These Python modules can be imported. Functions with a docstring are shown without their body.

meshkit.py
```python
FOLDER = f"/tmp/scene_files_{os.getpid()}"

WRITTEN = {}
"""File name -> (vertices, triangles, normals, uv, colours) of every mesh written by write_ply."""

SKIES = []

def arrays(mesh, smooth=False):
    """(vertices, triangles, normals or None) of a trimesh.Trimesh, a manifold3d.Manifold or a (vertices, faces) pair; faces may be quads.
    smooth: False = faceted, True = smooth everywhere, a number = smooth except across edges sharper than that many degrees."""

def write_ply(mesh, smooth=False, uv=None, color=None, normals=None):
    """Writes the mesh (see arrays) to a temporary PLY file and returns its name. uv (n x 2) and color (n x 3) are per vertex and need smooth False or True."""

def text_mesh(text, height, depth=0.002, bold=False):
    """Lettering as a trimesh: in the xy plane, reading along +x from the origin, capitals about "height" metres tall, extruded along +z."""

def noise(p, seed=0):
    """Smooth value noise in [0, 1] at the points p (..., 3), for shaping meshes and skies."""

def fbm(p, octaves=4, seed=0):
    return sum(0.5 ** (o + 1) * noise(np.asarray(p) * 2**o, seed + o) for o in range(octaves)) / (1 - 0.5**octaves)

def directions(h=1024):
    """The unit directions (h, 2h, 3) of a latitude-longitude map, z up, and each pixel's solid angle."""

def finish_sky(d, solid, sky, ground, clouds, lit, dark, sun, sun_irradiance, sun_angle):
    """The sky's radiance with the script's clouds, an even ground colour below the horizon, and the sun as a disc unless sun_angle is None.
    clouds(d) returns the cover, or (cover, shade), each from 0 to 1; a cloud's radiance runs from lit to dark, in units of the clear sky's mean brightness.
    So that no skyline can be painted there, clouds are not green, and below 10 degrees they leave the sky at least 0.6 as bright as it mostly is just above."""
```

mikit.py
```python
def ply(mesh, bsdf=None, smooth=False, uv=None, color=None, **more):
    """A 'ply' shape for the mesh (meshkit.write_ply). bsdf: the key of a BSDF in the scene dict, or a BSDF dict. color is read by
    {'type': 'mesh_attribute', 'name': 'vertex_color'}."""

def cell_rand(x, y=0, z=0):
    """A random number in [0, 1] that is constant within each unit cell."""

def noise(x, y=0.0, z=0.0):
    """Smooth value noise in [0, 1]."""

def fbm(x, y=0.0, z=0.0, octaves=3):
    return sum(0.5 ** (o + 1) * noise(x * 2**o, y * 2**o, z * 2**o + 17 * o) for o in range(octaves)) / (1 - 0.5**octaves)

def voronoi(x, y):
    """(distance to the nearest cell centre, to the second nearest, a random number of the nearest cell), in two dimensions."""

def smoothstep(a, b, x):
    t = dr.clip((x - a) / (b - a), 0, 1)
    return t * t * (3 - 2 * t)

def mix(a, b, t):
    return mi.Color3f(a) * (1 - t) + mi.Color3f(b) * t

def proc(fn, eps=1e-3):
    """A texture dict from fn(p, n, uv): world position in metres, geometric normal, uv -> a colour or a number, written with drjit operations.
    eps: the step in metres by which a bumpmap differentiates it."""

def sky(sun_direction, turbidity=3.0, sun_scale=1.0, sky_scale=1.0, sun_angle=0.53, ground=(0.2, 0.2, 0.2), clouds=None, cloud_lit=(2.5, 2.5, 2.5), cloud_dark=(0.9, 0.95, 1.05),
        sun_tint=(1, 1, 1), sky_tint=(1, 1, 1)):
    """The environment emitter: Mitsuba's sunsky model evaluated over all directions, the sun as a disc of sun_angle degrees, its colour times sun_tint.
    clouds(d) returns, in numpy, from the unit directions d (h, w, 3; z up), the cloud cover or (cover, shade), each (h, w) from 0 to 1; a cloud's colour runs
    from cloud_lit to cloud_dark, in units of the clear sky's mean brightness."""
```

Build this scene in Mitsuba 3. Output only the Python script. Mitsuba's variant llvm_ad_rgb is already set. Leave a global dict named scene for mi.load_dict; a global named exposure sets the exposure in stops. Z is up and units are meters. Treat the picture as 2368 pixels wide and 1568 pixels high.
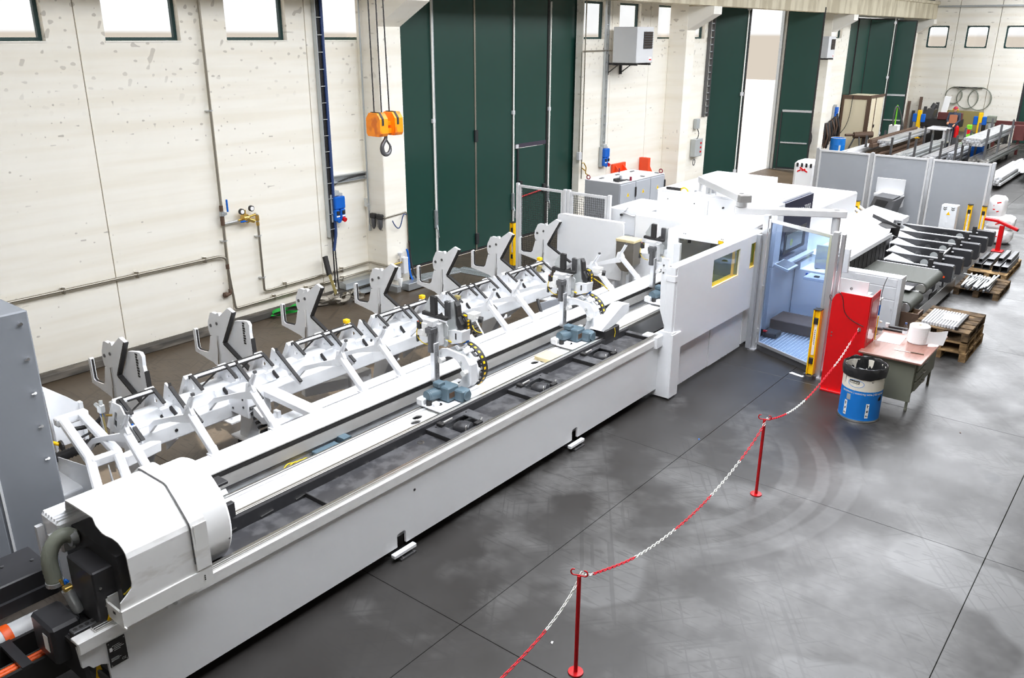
import math, random
import numpy as np, trimesh, drjit as dr, mitsuba as mi, mikit, meshkit
from shapely.geometry import Polygon, box as sbox
from shapely.ops import unary_union
from mikit import noise, fbm, smoothstep, mix, voronoi, cell_rand

random.seed(7); np.random.seed(7)
T4 = mi.ScalarTransform4f
scene, labels = {}, {}
exposure = 0.0

# ------------------------------------------------------------------ camera
F, YAW, PITCH, ROLL, CAMH = 1949.3, 0.673378, -0.347630, 0.0047366, 4.7
fw = np.array([math.cos(PITCH)*math.cos(YAW), math.cos(PITCH)*math.sin(YAW), math.sin(PITCH)])
rt = np.cross(fw, [0, 0, 1]); rt /= np.linalg.norm(rt); up = np.cross(rt, fw)
up = -math.sin(ROLL)*rt + math.cos(ROLL)*up
scene['camera'] = {'type': 'perspective', 'fov': 2*math.degrees(math.atan(1184/F)), 'fov_axis': 'x', 'near_clip': 0.05, 'far_clip': 500.0,
                   'to_world': T4().look_at(origin=[0, 0, CAMH], target=(np.array([0, 0, CAMH])+fw).tolist(), up=up.tolist())}
# ------------------------------------------------------------------ daylight: sky, sun, roof skylights
SKY_L = 8.0           # radiance of the translucent roof skylights
scene['sky'] = mikit.sky(sun_direction=(1.45, 3.7, 5.2), turbidity=4.0, sun_scale=3.0, sky_scale=6.0, ground=(0.35, 0.34, 0.32),
                         clouds=lambda d: 0.9, cloud_lit=(1.5, 1.5, 1.5), cloud_dark=(1.2, 1.2, 1.25))


# ------------------------------------------------------------------ helpers: materials
def lin(r, g, b): return [((c/255)/12.92 if c/255 <= 0.04045 else ((c/255+0.055)/1.055)**2.4) for c in (r, g, b)]
def rgb(c): return {'type': 'rgb', 'value': list(c)}
def mat(name, col, rough=0.5, metal=0.0, spec=0.5, coat=0.0, two=True, **kw):
    d = {'type': 'principled', 'base_color': col if isinstance(col, dict) else rgb(col), 'roughness': rough, 'metallic': metal, 'specular': spec}
    if coat: d['clearcoat'] = coat; d['clearcoat_gloss'] = 0.9
    d.update(kw)
    scene[name] = {'type': 'twosided', 'bsdf': d} if two else d

def floor_color(p, n, uv):
    big = fbm(p.x*0.32+3.1, p.y*0.32+1.7, 0.0, octaves=4)
    mid = fbm(p.x*2.3, p.y*2.3, 5.0, octaves=4)
    fine = fbm(p.x*14, p.y*14, 2.0, octaves=3)
    a, b = p.x*0.82+p.y*0.57, -p.x*0.57+p.y*0.82
    s1 = smoothstep(0.78, 0.86, noise(a*1.3, b*42.0, 1.0))
    s2 = smoothstep(0.80, 0.88, noise(a*40.0+b*9, b*1.1-a*0.3, 4.0))
    s3 = smoothstep(0.74, 0.84, noise(p.x*2.0+p.y*6, p.y*1.0-p.x*55.0, 7.0))
    worn = smoothstep(0.42, 0.62, big*0.6+mid*0.4+0.10*smoothstep(4.2, 1.0, p.y)-0.06*smoothstep(3.2, 6.0, p.y))
    c = mix((0.021, 0.019, 0.0175), (0.085, 0.083, 0.081), worn*(0.55+0.45*fine))
    c = mix(c, (0.072, 0.050, 0.030), 0.9*smoothstep(5.5, 8.5, p.y)*(0.7+0.3*mid))
    blot = smoothstep(0.62, 0.70, fbm(p.x*0.9+11, p.y*0.9+4, 3.0, octaves=3))
    c = mix(c, (0.16, 0.16, 0.16), 0.55*blot*smoothstep(4.5, 2.5, p.y))
    c = mix(c, (0.016, 0.015, 0.0145), 0.30*dr.maximum(s1, dr.maximum(s2, s3))*smoothstep(0.35, 0.7, mid+0.15))
    for cx, cy, r, w in ((8.1, 4.75, 2.0, 0.11), (8.1, 4.75, 2.35, 0.09), (8.3, 4.9, 2.75, 0.12)):
        d = dr.abs(dr.sqrt(dr.square(p.x-cx)+dr.square(p.y-cy))-r)
        ang = smoothstep(0.25, 0.6, (cy-p.y)/r)*smoothstep(-0.75, -0.45, (p.x-cx)/r*-1.0)*smoothstep(-0.9, -0.5, (p.x-cx)/r)
        c = mix(c, (0.15, 0.15, 0.15), 0.30*smoothstep(w, w*0.55, d)*ang*(0.5+0.5*fine))
    oil = smoothstep(0.16, 0.08, dr.sqrt(dr.square(p.x-10.0)+dr.square((p.y-1.0)*1.6))+0.12*(mid-0.5))
    return mix(c, (0.012, 0.012, 0.012), 0.9*oil)
def floor_rough(p, n, uv):
    m = fbm(p.x*1.7+5, p.y*1.7, 0.0, octaves=4)
    return 0.30+0.24*m
mat('m_floor', mikit.proc(floor_color), rough=mikit.proc(floor_rough), spec=0.5)

def wall_color(p, n, uv):
    st = fbm(p.x*0.35+p.y*0.3, p.y*0.2, p.z*5.0, octaves=4)
    sp = smoothstep(0.86, 0.92, noise(p.x*17+p.y*17, p.y*4, p.z*17))*smoothstep(0.55, 0.7, noise(p.x*1.3, p.y*1.3, p.z*1.1+3))
    c = mix((0.875, 0.845, 0.765), (0.82, 0.775, 0.675), smoothstep(0.35, 0.75, st))
    low = smoothstep(0.75, 0.1, p.z)*fbm(p.x*2.0, p.y*2.0, p.z*3.0, octaves=3)
    c = mix(c, (0.50, 0.43, 0.32), 0.35*low)
    cob = smoothstep(0.83, 0.88, noise(p.x*3+p.z*14, p.y*5, p.z*4-p.x*9))*smoothstep(3.4, 4.6, p.z)
    return mix(c, (0.16, 0.13, 0.10), 0.45*sp+0.4*cob)
mat('m_wall', mikit.proc(wall_color), rough=0.75, spec=0.25)
mat('m_joint', (0.30, 0.27, 0.22), rough=0.9)
mat('m_reveal', (0.82, 0.80, 0.74), rough=0.7, spec=0.3)
mat('m_ceiling', (0.42, 0.39, 0.34), rough=0.9, spec=0.2)
def beam_color(p, n, uv):
    st = fbm(p.x*4.0, p.y*2.0, p.z*0.9, octaves=4)
    return mix((0.60, 0.55, 0.42), (0.45, 0.40, 0.29), smoothstep(0.3, 0.7, st))
mat('m_beam', mikit.proc(beam_color), rough=0.8, spec=0.25)
def kerb_color(p, n, uv):
    return mix((0.055, 0.05, 0.043), (0.16, 0.14, 0.115), smoothstep(0.4, 0.75, fbm(p.x*2.2, p.y*3.0, p.z*6.0, octaves=4)))
mat('m_kerb', mikit.proc(kerb_color), rough=0.8)
mat('m_green', lin(27, 62, 54), rough=0.30, spec=0.5)
mat('m_darkframe', (0.022, 0.024, 0.026), rough=0.4)
mat('m_winframe', lin(18, 52, 52), rough=0.4)
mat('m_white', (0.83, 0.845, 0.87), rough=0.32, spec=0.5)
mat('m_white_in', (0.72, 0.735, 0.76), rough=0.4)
mat('m_offwhite', (0.80, 0.80, 0.785), rough=0.42)
def dirty_white(p, n, uv):
    d = smoothstep(0.60, 0.82, fbm(p.x*4.5, p.y*4.5, p.z*9.0, octaves=4))
    return mix((0.79, 0.79, 0.785), (0.46, 0.43, 0.39), 0.45*d)
mat('m_dirtywhite', mikit.proc(dirty_white), rough=0.42)
mat('m_beamface', (0.50, 0.49, 0.475), rough=0.45)
mat('m_rubber', (0.018, 0.017, 0.017), rough=0.55)
mat('m_blackpaint', (0.030, 0.030, 0.033), rough=0.38)
def tray_color(p, n, uv):
    s = fbm(p.x*9.0, p.y*9.0, 0.0, octaves=4)
    return mix((0.040, 0.040, 0.044), (0.085, 0.085, 0.09), smoothstep(0.35, 0.7, s))
mat('m_tray', mikit.proc(tray_color), rough=0.34, spec=0.6)
mat('m_steel', (0.60, 0.59, 0.57), rough=0.28, metal=1.0)
mat('m_chrome', (0.80, 0.80, 0.80), rough=0.12, metal=1.0)
mat('m_galv', (0.52, 0.55, 0.57), rough=0.42, metal=0.85)
mat('m_alu', (0.70, 0.71, 0.73), rough=0.35, metal=0.8)
mat('m_zinc', (0.62, 0.64, 0.64), rough=0.35, metal=0.7)
mat('m_darksteel', (0.12, 0.12, 0.125), rough=0.4, metal=0.6)
mat('m_pipe', (0.40, 0.37, 0.31), rough=0.30, metal=0.9)
mat('m_brass', (0.68, 0.46, 0.13), rough=0.3, metal=0.9)
mat('m_blue', lin(0, 92, 190), rough=0.4)
mat('m_bluecable', lin(40, 62, 110), rough=0.5)
mat('m_navy', lin(27, 33, 58), rough=0.16, spec=0.6)
mat('m_bluegrey', lin(86, 105, 116), rough=0.45)
mat('m_red', lin(206, 8, 16), rough=0.35)
mat('m_redpost', lin(190, 14, 22), rough=0.3)
mat('m_chainred', lin(226, 14, 40), rough=0.35)
mat('m_chainwhite', (0.86, 0.85, 0.81), rough=0.4)
mat('m_redorange', lin(232, 74, 28), rough=0.45)
def hook_color(p, n, uv):
    d = smoothstep(0.52, 0.75, fbm(p.x*11.0, p.y*11.0, p.z*7.0, octaves=3))
    return mix(lin(244, 138, 10), lin(190, 78, 20), 0.7*d)
mat('m_orange', mikit.proc(hook_color), rough=0.35)
mat('m_orangecable', lin(238, 92, 20), rough=0.45)
mat('m_yellow', lin(246, 196, 0), rough=0.4)
mat('m_yellowcable', lin(214, 184, 30), rough=0.5)
mat('m_greenstrap', lin(22, 150, 50), rough=0.7)
mat('m_limegreen', lin(120, 205, 40), rough=0.5)
mat('m_grey', lin(150, 153, 158), rough=0.45)
mat('m_greydoor', lin(160, 163, 168), rough=0.42)
mat('m_switchgrey', lin(118, 122, 128), rough=0.5)
mat('m_lightgrey', lin(205, 206, 208), rough=0.45)
mat('m_armgrey', lin(196, 196, 196), rough=0.42)
mat('m_deskgreen', lin(118, 120, 106), rough=0.5)
mat('m_paper', (0.86, 0.86, 0.86), rough=0.9, spec=0.1)
def desk_color(p, n, uv):
    g = fbm(p.x*3.0, p.y*40.0, p.z, octaves=3)
    return mix(lin(120, 84, 74), lin(150, 108, 96), g)
mat('m_desktop', mikit.proc(desk_color), rough=0.22, spec=0.6)
def wood_color(p, n, uv):
    g = fbm(p.x*9.0, p.y*9.0, p.z*14.0, octaves=4)
    h = cell_rand(p.x*3.1, p.y*5.3, p.z*9.0)
    return mix(lin(104, 82, 56), lin(158, 130, 92), smoothstep(0.3, 0.75, g))
mat('m_wood', mikit.proc(wood_color), rough=0.8, spec=0.2)
def wood2_color(p, n, uv):
    return mix(lin(62, 50, 38), lin(112, 92, 68), smoothstep(0.3, 0.75, fbm(p.x*8.0+4, p.y*8.0, p.z*12.0, octaves=4)))
mat('m_oldwood', mikit.proc(wood2_color), rough=0.85, spec=0.2)
mat('m_block', lin(205, 190, 150), rough=0.8, spec=0.2)
mat('m_belt', lin(66, 68, 62), rough=0.6)
def sling_color(p, n, uv):
    return mix(lin(105, 98, 88), lin(190, 184, 172), fbm(p.x*16.0, p.y*16.0, p.z*16.0, octaves=2))
mat('m_sling', mikit.proc(sling_color), rough=0.8)
mat('m_bag', (0.02, 0.02, 0.021), rough=0.22, spec=0.6)
mat('m_drumblue', lin(22, 118, 205), rough=0.38)
mat('m_drumwhite', lin(236, 230, 216), rough=0.45)
mat('m_skin', lin(205, 150, 120), rough=0.6)
mat('m_overall', lin(52, 60, 78), rough=0.8)
mat('m_cap', lin(170, 40, 60), rough=0.7)
mat('m_greyplastic', lin(168, 172, 172), rough=0.4)
mat('m_hose', lin(122, 126, 114), rough=0.5)
mat('m_khaki', lin(150, 136, 84), rough=0.6)
mat('m_beige', lin(214, 203, 176), rough=0.6)
mat('m_rust', lin(92, 72, 58), rough=0.6, metal=0.2)
mat('m_laptop', lin(196, 198, 200), rough=0.35, metal=0.3)
mat('m_asphalt', (0.55, 0.54, 0.52), rough=0.9, spec=0.1)
scene['m_pane'] = {'type': 'thindielectric', 'int_ior': 1.5}
scene['m_blueglass'] = {'type': 'thindielectric', 'int_ior': 1.5, 'specular_transmittance': rgb((0.42, 0.58, 0.88))}
scene['m_yellowglass'] = {'type': 'thindielectric', 'int_ior': 1.5, 'specular_transmittance': rgb((0.80, 0.86, 0.02))}
scene['m_smoke'] = {'type': 'thindielectric', 'int_ior': 1.5, 'specular_transmittance': rgb((0.30, 0.29, 0.26))}
scene['m_redglass'] = {'type': 'thindielectric', 'int_ior': 1.5, 'specular_transmittance': rgb((0.85, 0.25, 0.22))}
scene['m_clear'] = {'type': 'thindielectric', 'int_ior': 1.4}


# ------------------------------------------------------------------ helpers: meshes
def cat(*ms):
    out = []
    for m in ms: out += list(m) if isinstance(m, (list, tuple)) else [m]
    return trimesh.util.concatenate(out) if len(out) > 1 else out[0]
_BF = np.array([[0, 1, 3], [0, 3, 2], [4, 6, 7], [4, 7, 5], [0, 4, 5], [0, 5, 1], [2, 3, 7], [2, 7, 6], [0, 2, 6], [0, 6, 4], [1, 5, 7], [1, 7, 3]])
def box(x0, x1, y0, y1, z0, z1, b=0.0):
    x0, x1 = min(x0, x1), max(x0, x1); y0, y1 = min(y0, y1), max(y0, y1); z0, z1 = min(z0, z1), max(z0, z1)
    if b <= 0:
        return trimesh.Trimesh(np.array([[x, y, z] for x in (x0, x1) for y in (y0, y1) for z in (z0, z1)], float), _BF, process=False)
    v = []
    for sx, x in ((1, x0), (-1, x1)):
        for sy, y in ((1, y0), (-1, y1)):
            for sz, z in ((1, z0), (-1, z1)):
                v += [(x, y+sy*b, z+sz*b), (x+sx*b, y, z+sz*b), (x+sx*b, y+sy*b, z)]
    return trimesh.convex.convex_hull(np.array(v))
def obox(c, ex, ey, ez, ax=(1, 0, 0), ay=(0, 1, 0), b=0.0):
    """box with centre c and full sizes ex, ey, ez along the axes ax, ay and their cross product"""
    m = box(-ex/2, ex/2, -ey/2, ey/2, -ez/2, ez/2, b)
    ax = np.array(ax, float); ax /= np.linalg.norm(ax); ay = np.array(ay, float); ay -= ax*(ay@ax); ay /= np.linalg.norm(ay)
    M = np.eye(4); M[:3, 0], M[:3, 1], M[:3, 2], M[:3, 3] = ax, ay, np.cross(ax, ay), c
    return m.apply_transform(M)
def bar(p0, p1, w, h, upv=(0, 0, 1), b=0.0):
    """straight bar of section w (sideways) x h (along upv) from p0 to p1"""
    p0, p1 = np.array(p0, float), np.array(p1, float); d = p1-p0
    a = np.array(upv, float); side = np.cross(a, d)
    if np.linalg.norm(side) < 1e-6: side = np.cross([1, 0, 0], d)
    return obox((p0+p1)/2, np.linalg.norm(d), w, h, d, side, b)
def prism(poly, axis, a0, a1):
    """polygon extruded along an axis; (y,z) for x, (x,z) for y, (x,y) for z"""
    P = poly if isinstance(poly, Polygon) or hasattr(poly, 'geoms') else Polygon(poly)
    P = P.buffer(0)
    ms = []
    for g in getattr(P, 'geoms', [P]):
        m = trimesh.creation.extrude_polygon(g, abs(a1-a0), engine='earcut')
        v, f = np.array(m.vertices), np.array(m.faces); u, w, t = v[:, 0], v[:, 1], v[:, 2]+min(a0, a1)
        if axis == 'x': v = np.stack([t, u, w], 1)
        elif axis == 'y': v, f = np.stack([u, t, w], 1), f[:, ::-1]
        else: v = np.stack([u, w, t], 1)
        ms.append(trimesh.Trimesh(v, f, process=False))
    return cat(ms)
def cyl(p0, p1, r, n=16, r1=None):
    p0, p1 = np.array(p0, float), np.array(p1, float); r1 = r if r1 is None else r1
    return sweep([p0, p1], [r, r1], n)
def sweep(pts, r, n=10, cap=True):
    p = np.array(pts, float); k = len(p); r = np.broadcast_to(np.array(r, float), (k,))
    t = np.zeros_like(p); t[1:-1] = p[2:]-p[:-2]; t[0] = p[1]-p[0]; t[-1] = p[-1]-p[-2]
    t /= np.linalg.norm(t, axis=1, keepdims=True)+1e-12
    a = np.cross(t[0], [0, 0, 1] if abs(t[0][2]) < 0.9 else [1, 0, 0]); a /= np.linalg.norm(a)
    an = np.arange(n)*2*np.pi/n; v = []
    for i in range(k):
        a = a-t[i]*(a@t[i]); a /= np.linalg.norm(a); b = np.cross(t[i], a)
        v.append(p[i]+r[i]*(np.cos(an)[:, None]*a+np.sin(an)[:, None]*b))
    v = np.vstack(v); f = []
    for i in range(k-1):
        for j in range(n):
            q = (i*n+j, i*n+(j+1) % n, (i+1)*n+(j+1) % n, (i+1)*n+j)
            f += [(q[0], q[1], q[2]), (q[0], q[2], q[3])]
    if cap:
        v = np.vstack([v, p[0], p[-1]])
        for j in range(n):
            f += [(k*n, (j+1) % n, j), (k*n+1, (k-1)*n+j, (k-1)*n+(j+1) % n)]
    return trimesh.Trimesh(v, np.array(f), process=False)
def pipe(pts, r, bend=0.0, n=10):
    """tube along a polyline whose corners are rounded with radius bend"""
    p = [np.array(q, float) for q in pts]; out = [p[0]]
    for i in range(1, len(p)-1):
        d0, d1 = p[i-1]-p[i], p[i+1]-p[i]
        l = min(bend, 0.45*np.linalg.norm(d0), 0.45*np.linalg.norm(d1))
        a, c = p[i]+d0/np.linalg.norm(d0)*l, p[i]+d1/np.linalg.norm(d1)*l
        for s in np.linspace(0, 1, 5 if bend > 0 else 1): out.append((1-s)**2*a+2*s*(1-s)*p[i]+s*s*c)
    return sweep(out+[p[-1]], r, n)
def spline(pts, n=24):
    from scipy.interpolate import CubicSpline
    p = np.array(pts, float); s = np.r_[0, np.cumsum(np.linalg.norm(np.diff(p, axis=0), axis=1))]
    return CubicSpline(s, p)(np.linspace(0, s[-1], n))
def lathe(profile, c=(0, 0, 0), axis='z', n=32):
    m = trimesh.creation.revolve(np.array(profile, float), sections=n)
    v, f = np.array(m.vertices), np.array(m.faces)
    if axis == 'x': v = v[:, [2, 0, 1]]
    elif axis == 'y': v = v[:, [1, 2, 0]]
    return trimesh.Trimesh(v+np.array(c, float), f, process=False)
def rrect(x0, x1, y0, y1, r):
    return sbox(x0+r, y0+r, x1-r, y1-r).buffer(r, quad_segs=4)
def disc(c, r, t, axis='y', n=20):
    d = {'x': (1, 0, 0), 'y': (0, 1, 0), 'z': (0, 0, 1)}[axis]
    return cyl(np.array(c)-np.array(d)*t/2, np.array(c)+np.array(d)*t/2, r, n)
def text_on(text, h, origin, right, upv, depth=0.002, bold=False):
    m = meshkit.text_mesh(text, h, depth, bold)
    right, upv = np.array(right, float), np.array(upv, float); right /= np.linalg.norm(right); upv /= np.linalg.norm(upv)
    M = np.eye(4); M[:3, 0], M[:3, 1], M[:3, 2], M[:3, 3] = right, upv, np.cross(right, upv), origin
    return m.apply_transform(M)
def blob(pts, radii):
    import manifold3d as m3
    return None
def moved(m, d): m = m.copy(); m.vertices = m.vertices+np.array(d, float); return m

# ------------------------------------------------------------------ helpers: things and parts
_used = set()
def numbered(name):
    k, i = name, 0
    while k in _used: i += 1; k = f'{name}_{i:03d}'
    _used.add(k); return k
def thing(name, label, category, group=None):
    k = numbered(name); labels[k] = {'label': label, 'category': category}
    if group: labels[k]['group'] = group
    return k
def part(parent, name, mesh, m, smooth=False, label=None, kind=None):
    k = numbered(parent+'__'+name)
    if isinstance(mesh, dict): scene[k] = dict(mesh)
    else: scene[k] = mikit.ply(cat(mesh) if isinstance(mesh, (list, tuple)) else mesh, m, smooth)
    if label or kind:
        labels[k] = {}
        if label: labels[k]['label'] = label
        if kind: labels[k]['kind'] = kind
    return k
def solo(name, mesh, m, label, category, group=None, smooth=False, kind=None):
    k = thing(name, label, category, group)
    scene[k] = dict(mesh) if isinstance(mesh, dict) else mikit.ply(cat(mesh) if isinstance(mesh, (list, tuple)) else mesh, m, smooth)
    if kind: labels[k]['kind'] = kind
    return k
def struct(name, mesh=None, m=None, label=None, smooth=False):
    k = numbered(name); labels[k] = {'kind': 'structure'}
    if label: labels[k]['label'] = label
    if mesh is not None: scene[k] = mikit.ply(cat(mesh) if isinstance(mesh, (list, tuple)) else mesh, m, smooth)
    return k
def dup(root, label, d=(0, 0, 0), rotz=0.0, about=(0, 0, 0)):
    """a copy of a thing with copies of its parts, turned by rotz degrees about a point and moved by d"""
    base = root.rstrip('0123456789').rstrip('_') if root[-3:].isdigit() else root
    r = numbered(base); labels[r] = {**labels[root], 'label': label}
    M = T4().translate(list(d)) @ T4().translate(list(about)) @ T4().rotate([0, 0, 1], rotz) @ T4().translate([-a for a in about])
    for k in [k for k in scene if k == root or k.startswith(root+'__')]:
        nk = r+k[len(root):]; _used.add(nk)
        s = dict(scene[k]); s['to_world'] = M @ s['to_world'] if 'to_world' in s else M; scene[nk] = s
        if k in labels and k != root: labels[nk] = dict(labels[k])
    return r

# ================================================================== THE HALL
fl = struct('floor', box(-7, 46.4, -11, 12.45, -0.25, -0.03), 'm_joint', 'grey polished concrete floor of large slabs with dark joints, scuffs and tyre marks')
XJ = [-7, -3.4, 0.45, 4.33, 8.2, 11.37, 14.6, 17.89, 21.1, 24.4, 27.7, 31.0, 34.3, 37.6, 40.9, 46.4]
YJ = [-11, -6.6, -2.9, 0.74, 4.0, 7.7, 12.45]
for i in range(len(XJ)-1):
    for j in range(len(YJ)-1):
        part(fl, 'slab', box(XJ[i]+.002, XJ[i+1]-.002, YJ[j]+.002, YJ[j+1]-.002, -0.2, 0.0, 0.003), 'm_floor')
WY = 12.2
def holed(x0, x1, z0, z1, holes): return Polygon(sbox(x0, z0, x1, z1)).difference(unary_union([sbox(*h) for h in holes])) if holes else sbox(x0, z0, x1, z1)
WZ0, WZ1, ROOF = 4.58, 5.45, 7.5
wl = struct('wall_left', box(-7, 46, 12.40, 12.43, 5.66, ROOF), 'm_joint', 'tall cream precast concrete wall on the left with high square windows')
# panels: (x0, x1, window x0, window x1 or None)
PAN = [(-7, -3.9, None), (-3.9, -1.96, None), (-1.96, -.02, (-1.55, -.4)), (-.02, 1.92, (.38, 1.53)), (1.92, 3.86, (2.32, 3.47)), (3.86, 5.80, (4.24, 5.38)), (5.80, 7.71, (6.187, 7.336)), (7.71, 9.65, (8.122, 9.266)),
       (9.65, 11.62, (9.97, 11.12)), (17.98, 19.28, (18.02, 18.96)), (19.28, 21.2, (19.62, 20.68)), (21.2, 23.1, (21.60, 22.70)), (23.1, 25.05, (23.35, 24.42)),
       (30.9, 32.8, (31.3, 32.4)), (32.8, 33.95, None), (33.95, 35.3, (34.15, 35.05)), (35.3, 37.5, (35.62, 36.56)), (45.2, 46.0, None)]
nw = 0
for x0, x1, w in PAN:
    part(wl, 'panel', prism(holed(x0+.008, x1-.008, -.05, ROOF, [(w[0], WZ0, w[1], WZ1)] if w else None), 'y', WY, WY+.2), 'm_wall')
    part(wl, 'joint_filler', box(x1-.02, x1+.02, WY+.02, WY+.15, 0, ROOF), 'm_joint')
    if w:
        nw += 1
        a, b = w
        k = struct(f'window_{nw}', cat(box(a, a+.05, WY+.10, WY+.16, WZ0, WZ1), box(b-.05, b, WY+.10, WY+.16, WZ0, WZ1), box(a+.05, b-.05, WY+.10, WY+.16, WZ0, WZ0+.045), box(a+.05, b-.05, WY+.10, WY+.16, WZ1-.05, WZ1)),
                   'm_winframe', 'square high window in the left wall with dark green steel frame')
        part(k, 'pane', trimesh.Trimesh([[a+.05, WY+.13, WZ0+.04], [b-.05, WY+.13, WZ0+.04], [b-.05, WY+.13, WZ1-.05], [a+.05, WY+.13, WZ1-.05]], [[0, 1, 2], [0, 2, 3]], process=False), 'm_pane')
        part(k, 'sill', box(a-.01, b+.01, WY-.012, WY+.10, WZ0-.022, WZ0-.001), 'm_reveal')
for x0, x1, z0 in ((11.62, 17.98, 5.66), (25.05, 30.9, 5.66), (37.5, 45.2, 5.50)):
    part(wl, 'lintel', box(x0, x1, WY+.0, WY+.2, z0, ROOF), 'm_wall')
for x0, x1 in ((-7, 10.05),):
    struct('baseboard_left', box(x0, x1, 12.03, 12.2, 0, .115, .012), 'm_kerb', 'low dark concrete kerb along the foot of the left wall')
struct('baseboard_left', box(18.0, 22.2, 12.1, 12.2, 0, .10, .01), 'm_kerb', 'low dark concrete kerb behind the grey switch cabinets')
# end wall
we = struct('wall_far', prism(Polygon(sbox(-11, 0, 12.4, ROOF)).difference(unary_union([sbox(a, 4.16, b, 5.14) for a, b in ((10.38, 11.30), (8.67, 9.62), (7.0, 7.97))])), 'x', 46.2, 46.3), 'm_joint', 'cream precast concrete end wall with square windows')
for y0, y1, w in ((11.85, 12.2, None), (10.05, 11.85, (10.38, 11.30)), (8.30, 10.05, (8.67, 9.62)), (6.85, 8.30, (7.0, 7.97)), (-11, 1.2, None)):
    part(we, 'panel', prism(holed(y0+.012, y1-.012, -.05, ROOF, [(w[0], 4.16, w[1], 5.14)] if w else None), 'x', 46.0, 46.18), 'm_wall')
    if w:
        nw += 1; a, b = w
        k = struct(f'window_{nw}', prism(rrect(a, b, 4.16, 5.14, .06).difference(rrect(a+.06, b-.06, 4.21, 5.08, .08)), 'x', 46.06, 46.12), 'm_winframe', 'square window in the far end wall with rounded dark frame')
        part(k, 'pane', trimesh.Trimesh([[46.09, a, 4.16], [46.09, b, 4.16], [46.09, b, 5.14], [46.09, a, 5.14]], [[0, 1, 2], [0, 2, 3]], process=False), 'm_pane')
part(we, 'lintel', box(46.0, 46.18, 1.2, 6.85, 5.6, ROOF), 'm_wall')
dg = struct('door_5', box(46.05, 46.12, 1.2, 6.84, 0.02, 5.6), 'm_green', 'green sliding door at the right end of the far wall')
part(dg, 'edge_strip', box(46.0, 46.05, 6.76, 6.86, 0, 5.6), 'm_darkframe')
struct('wall_right', box(-7, 46, -11.2, -11, 0, ROOF), 'm_wall', 'cream wall on the far right side of the hall')
struct('wall_rear', box(-7.2, -7, -11, 12.4, 0, ROOF), 'm_wall', 'cream wall behind the viewer')
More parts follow.
